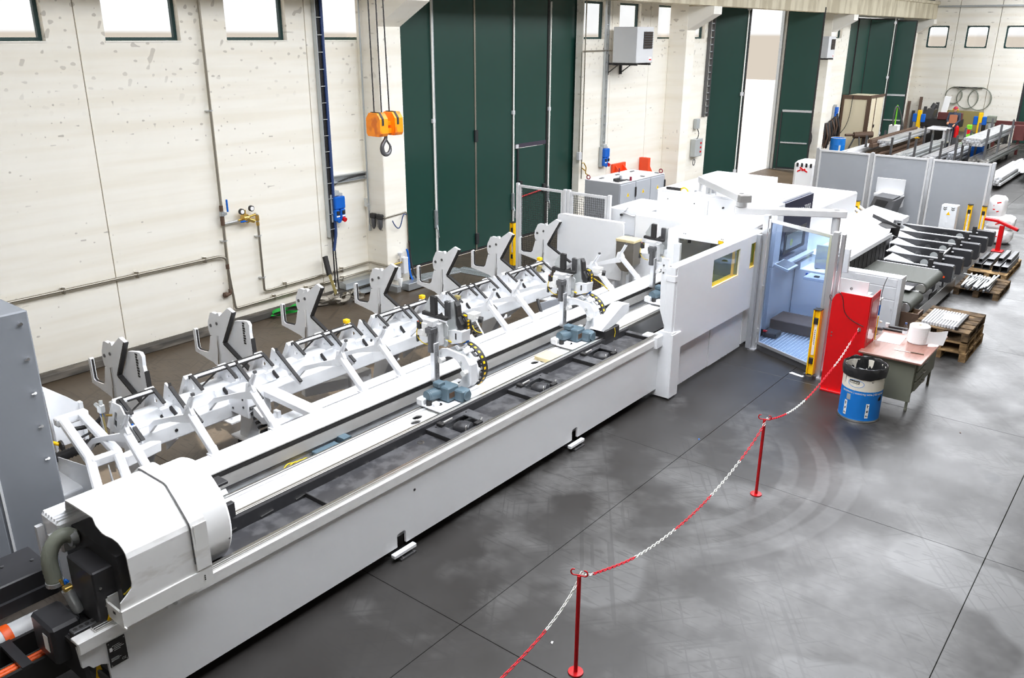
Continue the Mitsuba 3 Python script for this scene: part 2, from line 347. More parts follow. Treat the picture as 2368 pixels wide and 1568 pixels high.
# roof with translucent skylights
SKX = [(1, 11.6), (12, 22.6), (23, 33.6), (34, 44.6)]
SKY0, SKY1 = 1.6, 6.8
cl = struct('ceiling', prism(Polygon(sbox(-7, -11.2, 46.3, 12.45)).difference(unary_union([sbox(a, SKY0, b, SKY1) for a, b in SKX])), 'z', ROOF, ROOF+.25), 'm_ceiling', 'flat concrete roof with long translucent skylights')
for a, b in SKX:
    for y0, y1 in ((SKY0, SKY1),):
        k2 = part(cl, 'skylight', trimesh.Trimesh([[a, y0, ROOF+.12], [b, y0, ROOF+.12], [b, y1, ROOF+.12], [a, y1, ROOF+.12]], [[0, 2, 1], [0, 3, 2]], process=False), 'm_paper')
        scene[k2]['emitter'] = {'type': 'area', 'radiance': rgb((SKY_L*.97, SKY_L, SKY_L*1.05))}
# columns with corbels, crane beam
for i, (cx, cw) in enumerate(((-.7, .57), (10.776, .57), (22.253, .50), (33.72, .50), (45.15, .5))):
    k = struct('trim_1' if i == 0 else f'trim_{i+1}', box(cx, cx+cw, 11.65, WY, 0, ROOF, .012), 'm_wall', 'cream concrete column standing against the left wall with a corbel under the crane beam')
    part(k, 'corbel', prism([(11.66, 4.80), (11.66, 5.42), (10.90, 5.42), (10.90, 5.22)], 'x', cx+.01, cx+cw-.01), 'm_reveal' if i > 1 else 'm_wall')
k = struct('trim_6', cat(box(-7, 46, 11.02, 11.34, 5.43, 6.2, .01), box(-7, 46, 10.95, 11.41, 6.08, 6.2)), 'm_beam', 'long beige crane runway beam on the corbels of the left wall')
part(k, 'crane_rail', box(-7, 45.8, 11.15, 11.21, 6.2, 6.28), 'm_darksteel')
k = struct('trim_7', box(45.9, 46.0, -11, 11.0, 5.95, 6.03), 'm_galv', 'galvanised cable duct along the far wall')
# outside
struct('ground', box(-30, 95, 12.45, 90, -0.3, -0.04), 'm_asphalt', 'bright yard outside the open doors')

# ------------------------------------------------------------------ green folding doors
d1 = struct('door_1', cat(box(11.62, 18.05, 12.45, 12.55, 5.55, 5.66), box(11.62, 11.72, 12.42, 12.5, 0, 5.6), box(18.1, 18.2, 12.4, 12.5, 0, 5.6)), 'm_darkframe', 'closed dark green folding door of tall leaves')
LEAF = [(11.72, 13.00), (13.04, 14.28), (14.32, 15.60), (15.68, 16.90), (16.98, 18.12)]
for i, (a, b) in enumerate(LEAF):
    if i != 3: part(d1, 'leaf', box(a, b, 12.47, 12.53, .05, 5.55, .006), 'm_green')
    else:
        lf = part(d1, 'leaf', cat(prism(Polygon(sbox(a, .05, b, 5.55)).difference(sbox(a+.12, .05, b-.02, 2.25)), 'y', 12.47, 12.53)), 'm_green', label='leaf with a wicket door')
        part(lf, 'wicket_door', box(a+.15, b-.05, 12.465, 12.52, .06, 2.16, .005), 'm_green')
        part(lf, 'wicket_header', box(a+.02, b-.02, 12.44, 12.50, 2.18, 2.27), mat('m_header', lin(58, 52, 66), 0.5) or 'm_header')
        part(lf, 'hinge_strip', box(a+.09, a+.15, 12.44, 12.49, .06, 2.2), 'm_darkframe')
        part(lf, 'hinge_strip', box(a+.02, a+.12, 12.43, 12.47, 2.17, 2.26), 'm_lightgrey')
        part(lf, 'push_bar', cyl((a+.2, 12.40, 1.03), (b-.06, 12.40, 1.10), .018), 'm_redpost')
        part(lf, 'panic_lock', box(b-.12, b-.03, 12.41, 12.47, 1.0, 1.22, .01), 'm_darkframe')
        part(lf, 'door_closer', box(a+.16, a+.24, 12.40, 12.46, .6, 1.4), 'm_darkframe')
    part(d1, 'bottom_seal', box(a, b, 12.46, 12.54, .005, .05), 'm_rubber')
for x, m_ in ((13.02, 'm_galv'), (14.30, 'm_pipe'), (15.64, 'm_rubber'), (16.94, 'm_rubber')):
    part(d1, 'seam_strip', box(x-.025, x+.025, 12.455, 12.50, .02, 5.55), m_)
part(d1, 'side_seal', box(18.10, 18.14, 12.43, 12.47, .02, 5.6), 'm_rubber')
for x in (12.96, 15.60, 16.99):
    rd = part(d1, 'lock_rod', cat(cyl((x, 12.43, .1), (x, 12.43, 5.4), .021), ), 'm_chainwhite', 20)
    for z in (2.95, .95): part(rd, 'rod_guide', box(x-.04, x+.04, 12.41, 12.47, z, z+.09, .008), 'm_lightgrey')
    part(rd, 'handle_plate', box(x-.05, x+.03, 12.40, 12.46, .75, 1.15, .01), 'm_galv')
    part(rd, 'handle', pipe([(x, 12.41, .82), (x-.03, 12.36, .74), (x-.02, 12.36, .6), (x+.01, 12.37, .56)], .016, .02), 'm_galv', True)
for x, z in ((14.30, 2.45), (14.30, .15), (18.10, 2.72)): part(d1, 'hinge', box(x-.05, x+.05, 12.42, 12.47, z, z+.26, .008), 'm_darkframe')

def leaf(door, h, e, z1, th=.06, wicket=False, rod=True, lab=None, z0=.05):
    """a tall door leaf standing from its hinge line h to its free edge e (x,y)"""
    h, e = np.array(h, float), np.array(e, float); d = (e-h)/np.linalg.norm(e-h); w = np.linalg.norm(e-h); n = np.array([d[1], -d[0]])
    def L(u0, u1, t0, t1, a, b, bev=0.0):
        c = h+d*(u0+u1)/2+n*(t0+t1)/2
        return obox((c[0], c[1], (a+b)/2), abs(u1-u0), abs(t1-t0), b-a, (d[0], d[1], 0), (n[0], n[1], 0), bev)
    k = part(door, 'leaf', L(.03, w-.03, -th/2, th/2, z0, z1), 'm_green', label=lab)
    part(k, 'edge_seal', cat(L(0, .03, -.04, .04, z0-.02, z1), L(w-.05, w, -.04, .04, z0-.02, z1), L(.03, w-.05, -.04, .04, z1-.03, z1+.02)), 'm_rubber')
    if rod:
        c = h+d*(w-.10)+n*.06
        part(k, 'lock_rod', cyl((c[0], c[1], .2), (c[0], c[1], z1+.06), .022, 10), 'm_chainwhite', 20)
        for z in (2.9, z1-.2, .5): part(k, 'rod_guide', L(w-.15, w-.05, .03, .09, z, z+.11), 'm_lightgrey')
    if wicket:
        part(k, 'wicket_header', L(.15, w-.06, .025, .05, 2.08, 2.16), 'm_alu')
        part(k, 'wicket_door', L(.17, w-.08, .02, .05, .12, 2.06), 'm_green')
        part(k, 'push_bar', L(.2, w-.1, .07, .1, .98, 1.03), 'm_alu')
        part(k, 'frame_bar', cat(L(.12, .16, .03, .07, .1, 2.1), L(.15, w-.06, .03, .06, .06, .10)), 'm_darkframe')
    return k
d2 = struct('door_2', cat(box(25.05, 25.17, 12.35, 12.45, 0, 5.6), box(30.8, 30.92, 12.35, 12.45, 0, 5.6), box(25.05, 30.9, 12.30, 12.45, 5.56, 5.66)), 'm_galv', 'open green folding door with bright daylight behind it')
leaf(d2, (25.18, 12.38), (26.05, 11.50), 5.6, lab='dark inner leaf folded inwards')
leaf(d2, (26.12, 11.56), (25.30, 12.42), 5.6, rod=False)
leaf(d2, (30.75, 12.20), (31.02, 11.00), 5.6, wicket=True, rod=False, lab='brightly lit leaf with a wicket door')
leaf(d2, (31.12, 11.05), (30.88, 12.2), 5.6, rod=False)
d3 = struct('door_3', cat(box(37.5, 37.6, 12.3, 12.45, 0, 5.5), box(45.1, 45.2, 12.3, 12.45, 0, 5.5), box(37.5, 45.2, 12.25, 12.45, 5.42, 5.52)), 'm_galv', 'partly open green folding door near the far corner')
leaf(d3, (37.6, 12.38), (38.78, 12.34), 5.38, rod=False)
leaf(d3, (38.80, 12.32), (39.85, 12.15), 5.36, rod=False)
leaf(d3, (40.12, 12.42), (40.82, 11.32), 5.36, lab='dark leaf turned inwards beside a bright gap')
leaf(d3, (42.4, 12.0), (42.62, 10.95), 5.32, wicket=True, rod=False, lab='brightly lit leaf with a wicket door')
part(d3, 'leaf', box(42.4, 45.1, 12.42, 12.46, .05, 5.4), 'm_green')

# red post and timber boards outside the open door
solo('outside_post', cat(cyl((29.3, 14.6, 0), (29.3, 14.6, 1.5), .05), disc((29.3, 14.6, .02), .15, .04, 'z')), 'm_red', 'red post standing in the bright yard outside the open green door', 'post', smooth=30)
for i in range(3):
    solo('timber_board', box(30.0, 32.4, 22+.1*i, 22.5+.1*i, .0-.04+.10*i, .06+.10*i), 'm_rust', 'brown board stacked in the yard outside the open green door', 'board', group='boards in the yard')

# ================================================================== SERVICES ON THE WALLS
def clamp(root, x, z, y=12.13, vertical=False):
    if vertical: part(root, 'pipe_clamp', cat(disc((x, y, z), .03, .02, 'z', 10), box(x-.05, x+.05, y-.005, y+.07, z-.008, z+.008)), 'm_zinc')
    else: part(root, 'pipe_clamp', cat(disc((x, y, z), .032, .025, 'x', 10), box(x-.01, x+.01, y-.02, y+.07, z-.05, z+.045), cyl((x-.04, y+.02, z+.05), (x+.03, y+.02, z+.04), .008, 6)), 'm_pipe')
p = thing('wall_pipe', 'long bare steel pipe running along the left wall with a step down', 'pipe')
part(p, 'tube', pipe([(-2, 12.13, 1.235), (7.50, 12.13, 1.245), (7.62, 12.13, 1.20), (7.70, 12.13, .31), (7.78, 12.13, .30), (10.74, 12.13, .335), (10.74, 11.61, .335), (11.2, 11.61, .34)], .022, .07), 'm_pipe', True)
for x in (2.4, 3.5, 5.0, 6.1, 7.25): clamp(p, x, 1.24)
for x in (8.5, 9.2, 10.05): clamp(p, x, .315)
p = thing('gas_riser_pipe', 'vertical steel pipe coming down the left wall with a blue-handled valve', 'pipe')
part(p, 'tube', pipe([(7.66, 12.13, ROOF), (7.635, 12.13, .62)], .021), 'm_pipe', True)
part(p, 'end_elbow', cat(pipe([(7.635, 12.13, .66), (7.635, 12.13, .58), (7.54, 12.13, .58)], .03, .04), disc((7.54, 12.13, .58), .045, .05, 'x', 12)), 'm_rust', True)
for z in (3.55, 1.48): clamp(p, 7.64, z, vertical=True)
part(p, 'coupling', cat(disc((7.64, 12.13, 2.02), .03, .09, 'z', 12), disc((7.64, 12.13, 1.83), .034, .18, 'z', 12), disc((7.636, 12.13, 1.05), .029, .08, 'z', 12)), 'm_rust', 30)
v = part(p, 'ball_valve', cat(disc((7.64, 12.12, 1.93), .042, .07, 'z', 12), box(7.61, 7.70, 12.07, 12.13, 1.91, 1.95)), 'm_galv', 30)
part(v, 'valve_handle', box(7.70, 7.725, 12.05, 12.08, 1.96, 2.16, .006), 'm_blue')
part(p, 'side_branch', cyl((7.64, 12.13, 1.76), (7.95, 12.13, 1.77), .02), 'm_zinc', True)
p = thing('gas_regulator', 'brass gas regulator with two round gauges on the left wall', 'regulator')
part(p, 'body', cat(disc((8.03, 12.08, 1.80), .07, .09, 'x', 16), cyl((8.03, 12.08, 1.80), (8.03, 12.0, 1.77), .045), cyl((8.03, 12.08, 1.84), (8.03, 12.08, 1.94), .025), cyl((8.1, 12.08, 1.77), (8.2, 12.08, 1.73), .035), cyl((7.92, 12.1, 1.78), (8.25, 12.1, 1.83), .018)), 'm_brass', 30)
for x, z in ((7.965, 1.925), (8.155, 1.95)):
    g = part(p, 'gauge', disc((x, 12.06, z), .048, .04, 'y', 20), 'm_rubber', 30)
    part(g, 'dial', disc((x, 12.035, z), .034, .012, 'y', 20), 'm_paper')
part(p, 'lever', box(7.90, 8.03, 12.0, 12.03, 1.755, 1.785, .006), 'm_blue')
p = thing('gas_drop_pipe', 'steel pipe dropping from the brass regulator and running low along the left wall', 'pipe')
part(p, 'tube', pipe([(8.26, 12.13, 1.83), (8.30, 12.13, 1.82), (8.30, 12.13, .48), (8.40, 12.13, .47), (10.73, 12.13, .505), (10.73, 11.60, .505), (11.1, 11.60, .51)], .021, .06), 'm_pipe', True)
part(p, 'union', cat(disc((8.30, 12.13, 1.76), .032, .09, 'z', 12), disc((8.30, 12.13, 1.66), .028, .06, 'z', 12)), 'm_brass', 30)
for z in (1.45, .72): clamp(p, 8.30, z, vertical=True)
for x in (8.75, 10.05): clamp(p, x, .49)
# cable trunking
p = thing('cable_tray', 'vertical galvanised cable tray with blue and black cables on the left wall', 'cable tray')
part(p, 'tray', cat(box(9.80, 9.97, 12.15, 12.19, 1.15, ROOF), box(9.80, 9.815, 12.10, 12.19, 1.15, ROOF), box(9.955, 9.97, 12.10, 12.19, 1.15, ROOF)), 'm_galv')
part(p, 'blue_cable', pipe([(9.93, 12.10, ROOF), (9.93, 12.10, 1.2), (9.86, 12.10, .9)], .028, .1, 8), 'm_bluecable', True)
part(p, 'black_cable', cat(pipe([(9.86, 12.12, ROOF), (9.86, 12.12, 1.3), (9.83, 12.09, .15)], .014, .1, 6), pipe([(9.90, 12.13, ROOF), (9.90, 12.13, 1.3), (9.91, 12.10, .15)], .012, .1, 6)), 'm_rubber', True)
for z in np.arange(1.3, 5.6, .28): part(p, 'cable_tie', box(9.81, 9.96, 12.085, 12.095, z, z+.012), 'm_zinc')
p = thing('cable_tray', 'short horizontal cable tray with loose cables between the column and the vertical tray', 'cable tray')
part(p, 'tray', cat(box(9.98, 10.77, 12.17, 12.19, 2.13, 2.24), box(9.98, 10.77, 12.11, 12.19, 2.12, 2.135), box(9.98, 10.77, 12.11, 12.19, 2.235, 2.25)), 'm_galv')
part(p, 'cable', pipe(spline([(9.97, 12.13, 2.09), (10.2, 12.12, 2.16), (10.45, 12.12, 2.19), (10.75, 12.13, 2.20)], 14), .014, 0, 6), 'm_rubber', True)
def socket_box(x0, label):
    p = thing('socket_box', label, 'socket box', None)
    part(p, 'back_plate', cat(box(x0, x0+.30, 12.11, 12.19, 1.42, 1.93, .006), box(x0+.06, x0+.20, 12.08, 12.19, 1.90, 1.99, .006)), 'm_greyplastic')
    part(p, 'cover', box(x0+.05, x0+.29, 12.03, 12.12, 1.66, 1.885, .015), 'm_blue')
    for q in (0, 1):
        s = part(p, 'socket', cat(box(x0+.04+.13*q, x0+.155+.13*q, 12.03, 12.12, 1.44, 1.655, .02)), 'm_blue')
        part(s, 'switch', box(x0+.07+.13*q, x0+.125+.13*q, 12.005, 12.04, 1.56, 1.63, .008), 'm_rubber')
        part(s, 'label_plate', box(x0+.06+.13*q, x0+.135+.13*q, 12.02, 12.035, 1.52, 1.545), 'm_paper')
        part(s, 'plug_cap', cyl((x0+.098+.13*q, 12.05, 1.475), (x0+.098+.13*q, 11.99, 1.455), .042, 14), 'm_blue' if q == 0 else 'm_red', 30)
    return p
socket_box(9.86, 'blue industrial socket box with a red plug cap on the wall left of the first column')
sb2 = socket_box(18.88, 'blue industrial socket box on the wall above the grey switch cabinets')
p = thing('cable_tray', 'narrow vertical cable ladder above the socket box right of the closed green door', 'cable tray')
part(p, 'side_rails', cat(box(18.93, 18.95, 12.13, 12.19, 2.0, ROOF), box(19.05, 19.07, 12.13, 12.19, 2.0, ROOF)), 'm_galv')
for z in np.arange(2.05, 6.2, .22): part(p, 'rung', box(18.95, 19.05, 12.15, 12.17, z, z+.02), 'm_galv')
p = thing('air_pipe', 'thin vertical air pipe with a small tap beside the closed green door', 'pipe')
part(p, 'tube', cyl((18.02, 12.14, ROOF), (18.02, 12.14, 1.22), .014, 8), 'm_pipe', True)
part(p, 'tap', cat(cyl((18.02, 12.14, 1.5), (18.12, 12.1, 1.42), .016, 8), cyl((17.97, 12.1, 1.62), (18.07, 12.1, 1.62), .012, 6), pipe([(18.08, 12.1, 1.6), (18.14, 12.08, 1.5), (18.12, 12.08, 1.35), (18.2, 12.06, 1.3)], .014, .02, 6)), 'm_brass', True)
p = thing('switch_conduit', 'grey conduit pipe leading to a small white switch at the closed green door', 'conduit')
part(p, 'tube', pipe([(19.6, 12.15, 4.31), (17.90, 12.15, 4.31), (17.90, 12.15, 1.9)], .013, .06, 8), 'm_pipe', True)
part(p, 'switch', box(17.84, 17.97, 12.10, 12.19, 1.70, 1.90, .01), 'm_lightgrey')
# air preparation on the first column
p = thing('compressed_air_unit', 'vertical air pipe with two dark filter bowls on the first column', 'air filter unit')
part(p, 'riser', cat(cyl((10.745, 12.06, ROOF), (10.745, 12.07, 1.15), .016, 8), disc((10.745, 12.07, 1.18), .024, .10, 'z', 8)), 'm_galv', True)
part(p, 'tap', cat(cyl((10.745, 12.07, 1.68), (10.69, 12.07, 1.60), .014, 8), box(10.68, 10.70, 12.06, 12.12, 1.60, 1.76), disc((10.745, 12.07, 1.58), .028, .12, 'z', 10)), 'm_zinc')
for y in (11.92, 11.74):
    f = part(p, 'filter_head', box(10.67, 10.755, y-.07, y+.07, 1.40, 1.49, .012), 'm_rubber')
    part(f, 'bowl', lathe([(0, 1.19), (.02, 1.20), (.045, 1.25), (.052, 1.40), (0, 1.40)], (10.71, y, 0), n=14), 'm_darksteel', True)
part(p, 'outlet_pipe', pipe([(10.72, 11.66, 1.44), (10.74, 11.62, 1.44), (11.28, 11.62, 1.47), (11.30, 11.62, 1.40), (11.31, 11.62, .5)], .013, .03, 8), 'm_pipe', True)
part(p, 'blue_hose', pipe(spline([(10.90, 11.6, 1.36), (10.95, 11.58, 1.25), (11.02, 11.57, 1.20), (11.10, 11.57, 1.30), (11.18, 11.58, 1.44), (11.26, 11.60, 1.42)], 22), .010, 0, 6), 'm_bluecable', True)
p = thing('valve_manifold', 'white regulator and valve block with blue hoses low on the first column', 'valve block')
part(p, 'block', cat(box(11.05, 11.18, 11.50, 11.62, .30, .62, .01), box(10.86, 10.98, 11.50, 11.62, .20, .46, .01)), 'm_lightgrey')
part(p, 'bowl', lathe([(0, .0), (.03, .03), (.05, .2), (0, .2)], (10.92, 11.48, .05), n=12), 'm_offwhite', True)
part(p, 'knob', cat(disc((11.02, 11.56, .70), .05, .05, 'z', 12), cyl((11.02, 11.56, .5), (11.02, 11.56, .7), .012)), 'm_lightgrey', 30)
part(p, 'blue_hose', pipe(spline([(11.22, 11.58, .75), (11.24, 11.55, .45), (11.26, 11.45, .12), (11.36, 11.38, .04)], 16), .02, 0, 8), 'm_blue', True)
part(p, 'black_hose', pipe(spline([(11.31, 11.60, .9), (11.33, 11.55, .35), (11.42, 11.4, .06), (11.6, 11.3, .03)], 16), .02, 0, 8), 'm_rubber', True)
part(p, 'brass_fitting', cyl((10.78, 11.58, .51), (11.06, 11.56, .53), .02, 8), 'm_brass', True)
solo('galvanised_channel', cat(box(10.0, 10.76, 12.0, 12.19, .12, .24, .004), box(10.05, 10.76, 11.75, 12.02, .05, .06), box(10.95, 11.5, 11.28, 11.5, .02, .16, .006), box(10.66, 10.76, 11.3, 12.0, .05, .16)), 'm_galv', 'galvanised sheet metal duct lying at the foot of the first column', 'cable duct')
tp = thing('floor_cable_cover', 'silver checker plate cable cover on the floor in front of the closed green door', 'cable cover')
for (a, b) in (((11.62, 11.86), (12.74, 11.62)), ((12.80, 11.60), (12.95, 9.98))):
    d = np.array([b[0]-a[0], b[1]-a[1]]); l = np.hypot(*d); d /= l; n_ = np.array([-d[1], d[0]])
    c = (np.array(a)+b)/2
    k = part(tp, 'plate', cat(obox((c[0], c[1], .045), l, .20, .01, (d[0], d[1], 0), (n_[0], n_[1], 0)), *[obox((c[0]+s*n_[0]*.14, c[1]+s*n_[1]*.14, .024), l, .10, .01, (d[0], d[1], 0), (n_[0], n_[1], -s*.42)) for s in (1, -1)]), 'm_galv')
    studs = []
    for u in np.arange(-l/2+.04, l/2-.03, .055):
        for j, t in enumerate((-.15, -.1, -.05, 0, .05, .1, .15)):
            sl = .7 if (j % 2) else -.7
            zz = .052 if abs(t) < .09 else .052-.42*(abs(t)-.09)
            studs.append(obox((c[0]+d[0]*u+n_[0]*t, c[1]+d[1]*u+n_[1]*t, zz), .036, .010, .006, (d[0]+n_[0]*sl, d[1]+n_[1]*sl, 0), (n_[0], n_[1], 0)))
    part(tp, 'studs', studs, 'm_chrome', kind='stuff')
# things on the floor at the wall
bx = thing('lifting_tool', 'black and yellow lifting tool leaning against the left wall', 'tool')
part(bx, 'beam', bar((9.60, 12.05, .85), (9.62, 11.98, .50), .10, .05), 'm_rubber')
part(bx, 'grip', bar((9.62, 11.98, .52), (9.72, 11.90, .02), .14, .05), 'm_khaki')
for s in np.linspace(.15, .85, 5): part(bx, 'hole_plug', disc((9.62+.1*s, 11.93-.08*s, .5-.48*s), .016, .02, 'y', 8), 'm_paper')
def ribbon(pts, w, t=.012):
    p = np.array(spline(pts, 8*len(pts))); ms = []
    tan = np.gradient(p, axis=0); tan /= np.linalg.norm(tan, axis=1, keepdims=True)
    tw = np.linspace(0, 9, len(p)); side = np.cross(tan, [0, 0, 1.0]); side /= np.linalg.norm(side, axis=1, keepdims=True)+1e-9
    nn = np.cross(side, tan); s2 = np.cos(tw*.6)[:, None]*side+.7*np.sin(tw)[:, None]*nn
    v = np.vstack([p-s2*w/2, p+s2*w/2]); n_ = len(p)
    f = [(i, i+1, n_+i+1) for i in range(n_-1)]+[(i, n_+i+1, n_+i) for i in range(n_-1)]
    v2 = v+np.tile(np.cross(s2, tan)*t, (2, 1)); f2 = [(a+2*n_, c+2*n_, b+2*n_) for a, b, c in f]
    return trimesh.Trimesh(np.vstack([v, v2]), np.array(f+f2), process=False)
solo('lifting_sling', cat(ribbon([(8.30, 12.0, .05), (8.42, 11.88, .06), (8.55, 11.82, .09), (8.70, 11.80, .08), (8.85, 11.84, .12), (9.0, 11.86, .06), (8.86, 11.98, .12), (8.66, 12.0, .10), (8.5, 11.98, .12), (8.34, 12.02, .08)], .09)), 'm_greenstrap', 'bright green fabric lifting sling lying on the floor against the kerb', 'sling', smooth=True)
sl = []
rs = random.Random(3)
for i in range(7):
    c = (9.36+.09*i, 11.80-.03*i)
    sl.append(ribbon([(c[0]+rs.uniform(-.22, .22), c[1]+rs.uniform(-.17, .16), .04+.16*rs.random()) for _ in range(6)], .075))
solo('lifting_sling', sl, 'm_sling', 'tangled heap of grey fabric lifting slings below the leaning black and yellow tool', 'sling', smooth=True)
solo('lifting_sling', cat(ribbon([(8.95, 12.02, .15), (9.1, 12.0, .16), (9.2, 11.98, .1), (9.15, 11.9, .04)], .05)), 'm_sling', 'short grey strap end lying on the kerb beside the green sling', 'sling', smooth=True)
# heaters on brackets
def heater(x, y, z, label, s=1.0):
    p = thing('air_heater', label, 'heater')
    part(p, 'casing', box(x, x+.72*s, y, y+.62*s, z, z+.76*s, .012), 'm_lightgrey')
    gz = part(p, 'outlet_grille', box(x+.28*s, x+.66*s, y-.012, y+.01, z+.30*s, z+.66*s), 'm_rubber')
    for q in range(7): part(gz, 'louvre', obox((x+.47*s, y-.022, z+(.335+.05*q)*s), .36*s, .035*s, .006, (1, 0, 0), (0, 1, -.5)), 'm_rust')
    part(p, 'sticker', box(x+.54*s, x+.66*s, y-.004, y, z+.05*s, z+.13*s), 'm_paper')
    part(p, 'sticker_print', box(x+.55*s, x+.65*s, y-.006, y-.003, z+.055*s, z+.08*s), 'm_red')
    for xx in (x+.03, x+.6*s):
        part(p, 'bracket', cat(bar((xx, 12.19, z-.03), (xx, y-.02, z-.03), .04, .05), box(xx-.025, xx+.025, 12.14, 12.2, z-.30, z+.2), bar((xx, 12.16, z-.26), (xx, 11.85, z-.05), .02, .02)), 'm_rubber')
    part(p, 'bracket_rail', box(x-.1, x+.75*s, 11.9, 11.94, z-.06, z-.02), 'm_rubber')
    return p
heater(19.06, 11.32, 4.02, 'light grey air heater box on a black bracket above the grey switch cabinets', 1.12)
heater(32.55, 11.3, 3.90, 'light grey air heater on the wall beyond the open green door', 1.0)
# boxes and ladders by the second column
p = thing('door_control_box', 'grey door control box with red buttons hanging on the wall left of the open green door', 'control box')
part(p, 'upper_box', box(24.12, 24.34, 12.08, 12.19, 1.98, 2.28, .01), 'm_greyplastic')
part(p, 'lower_box', box(24.02, 24.5, 12.02, 12.19, 1.15, 1.68, .012), 'm_greyplastic')
for z in (1.55, 1.42, 1.29): part(p, 'button', disc((24.36, 12.01, z), .03, .03, 'y', 10), 'm_red', 30)
part(p, 'cable', pipe(spline([(24.22, 12.1, 1.98), (24.30, 12.08, 1.82), (24.2, 12.08, 1.68)], 8), .012, 0, 6), 'm_rubber', True)
part(p, 'handle_ring', sweep([(24.12+.07*math.cos(t), 12.08, .98+.09*math.sin(t)) for t in np.linspace(0, 6.28, 17)], .013, 6), 'm_darksteel', True)
p = thing('cable_tray', 'dark vertical cable ladder beside the open green door', 'cable tray')
part(p, 'side_rails', cat(box(24.62, 24.65, 12.1, 12.19, 2.3, ROOF), box(24.88, 24.91, 12.1, 12.19, 2.3, ROOF)), 'm_darksteel')
for z in np.arange(2.4, 5.9, .2): part(p, 'rung', box(24.65, 24.88, 12.12, 12.16, z, z+.03), 'm_galv')
# crane hook block
hk = thing('crane_hook_block', 'orange twin sheave crane hook block hanging on steel ropes in front of the first column', 'crane hook')
HX, HY, HZ = 7.80, 8.5, 3.56
for s, dx in ((-1, 0), (1, .27)):
    sh = part(hk, 'sheave_cover', prism(Polygon([(-.10, -.13), (.10, -.13), (.12, -.10), (.12, .08), (.07, .145), (-.07, .145), (-.12, .08), (-.12, -.10)]).buffer(.012), 'x', HX+dx-.085, HX+dx+.06).apply_translation((0, HY, HZ)), 'm_orange')
    part(sh, 'rope_guard', prism(Polygon([(-.135, 0), (.135, 0), (.135, .09), (.075, .165), (-.075, .165), (-.135, .09)]), 'x', HX+dx-.05, HX+dx-.015).apply_translation((0, HY, HZ)), 'm_rubber')
    part(sh, 'rivet_ring', cat(disc((HX+dx+.068, HY, HZ+.02), .04, .016, 'x', 16)), 'm_redorange', 30)
part(hk, 'cross_beam', cat(box(HX-.02, HX+.24, HY-.05, HY+.05, HZ-.02, HZ+.04, .008), box(HX+.0, HX+.22, HY-.06, HY+.06, HZ-.12, HZ-.05, .008)), 'm_orange')
hook = [(0, -.13), (0, -.20), (-.045, -.25), (-.065, -.31), (-.04, -.375), (.02, -.395), (.075, -.36), (.085, -.30), (.065, -.255)]
cu = spline([(HX+.12+a, HY, HZ+b) for a, b in hook], 30)
part(hk, 'hook', sweep(cu, np.interp(np.linspace(0, 1, 30), [0, .15, .5, .8, 1], [.022, .024, .032, .024, .010]), 12), 'm_darksteel', True)
part(hk, 'safety_latch', bar((HX+.12, HY, HZ-.18), (HX+.19, HY, HZ-.27), .012, .02), 'm_rubber')
for x in (HX-.055, HX+.075, HX+.215): part(hk, 'wire_rope', cyl((x, HY, HZ+.10), (x+(-.02 if x < HX+.1 else -.06), HY, 6.6), .0085, 6), 'm_rubber', True)

# ================================================================== THE TUBE CUTTING MACHINE
bed = thing('machine_bed', 'long white bed of the tube cutting machine with steel rails along its top', 'machine bed')
front = Polygon([(1.77, .84), (1.78, .67), (1.82, .665), (1.845, .63), (1.90, .625), (1.945, .60), (1.96, .12), (9.60, .12), (9.60, .84)])
for a in (4.67, 7.55): front = front.difference(sbox(a, .06, a+.115, .20).union(rrect(a, a+.115, .10, .26, .025)))
part(bed, 'front_panel', prism(front, 'y', 5.10, 5.125), 'm_white')
part(bed, 'front_lip', box(1.77, 9.55, 5.075, 5.10, .785, .875, .008), 'm_dirtywhite')
part(bed, 'top_ledge', box(1.77, 9.55, 5.075, 5.18, .86, .885, .004), 'm_dirtywhite')
part(bed, 'bolt_hole', disc((4.92, 5.099, .63), .013, .006, 'y', 12), 'm_rubber')
for a in (4.67, 7.55):
    fo = part(bed, 'foot_bracket', box(a-.09, a+.20, 5.045, 5.10, .05, .09, .006), 'm_white')
    part(fo, 'foot_plate', box(a-.02, a+.18, 5.03, 5.3, 0.0, .022), 'm_darksteel')
    for x in (a+.01, a+.15): part(fo, 'bolt', cyl((x, 5.045, .022), (x, 5.045, .034), .010, 8), 'm_steel')
    part(bed, 'slot_back', box(a-.05, a+.17, 5.2, 5.21, .03, .3), 'm_rubber')
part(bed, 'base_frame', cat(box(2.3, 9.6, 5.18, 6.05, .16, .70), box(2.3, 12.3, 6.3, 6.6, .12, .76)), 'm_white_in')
part(bed, 'foot_column', cat(box(2.6, 2.9, 5.3, 6.0, 0, .2), box(6.0, 6.3, 5.3, 6.0, 0, .2), box(9.2, 9.5, 5.3, 6.0, 0, .2), box(2.6, 2.9, 6.32, 6.58, 0, .15), box(6.0, 6.3, 6.32, 6.58, 0, .15), box(9.2, 9.5, 6.32, 6.58, 0, .15)), 'm_darksteel')
part(bed, 'front_rail', cat(box(1.9, 9.6, 5.10, 5.122, .885, .912, .004), box(1.9, 9.6, 5.128, 5.168, .885, .908, .004)), 'm_steel')
part(bed, 'inner_rail', cat(box(2.6, 10.9, 5.628, 5.648, .86, .905, .004), box(2.6, 10.9, 5.655, 5.69, .86, .900, .004)), 'm_steel')
w = part(bed, 'tray_wall', box(2.6, 9.6, 5.60, 5.63, .74, .885), 'm_blackpaint')
for x in np.arange(3.2, 9.4, .37): part(w, 'slot', bar((x, 5.598, .79), (x+.13, 5.598, .80), .012, .006), 'm_steel')
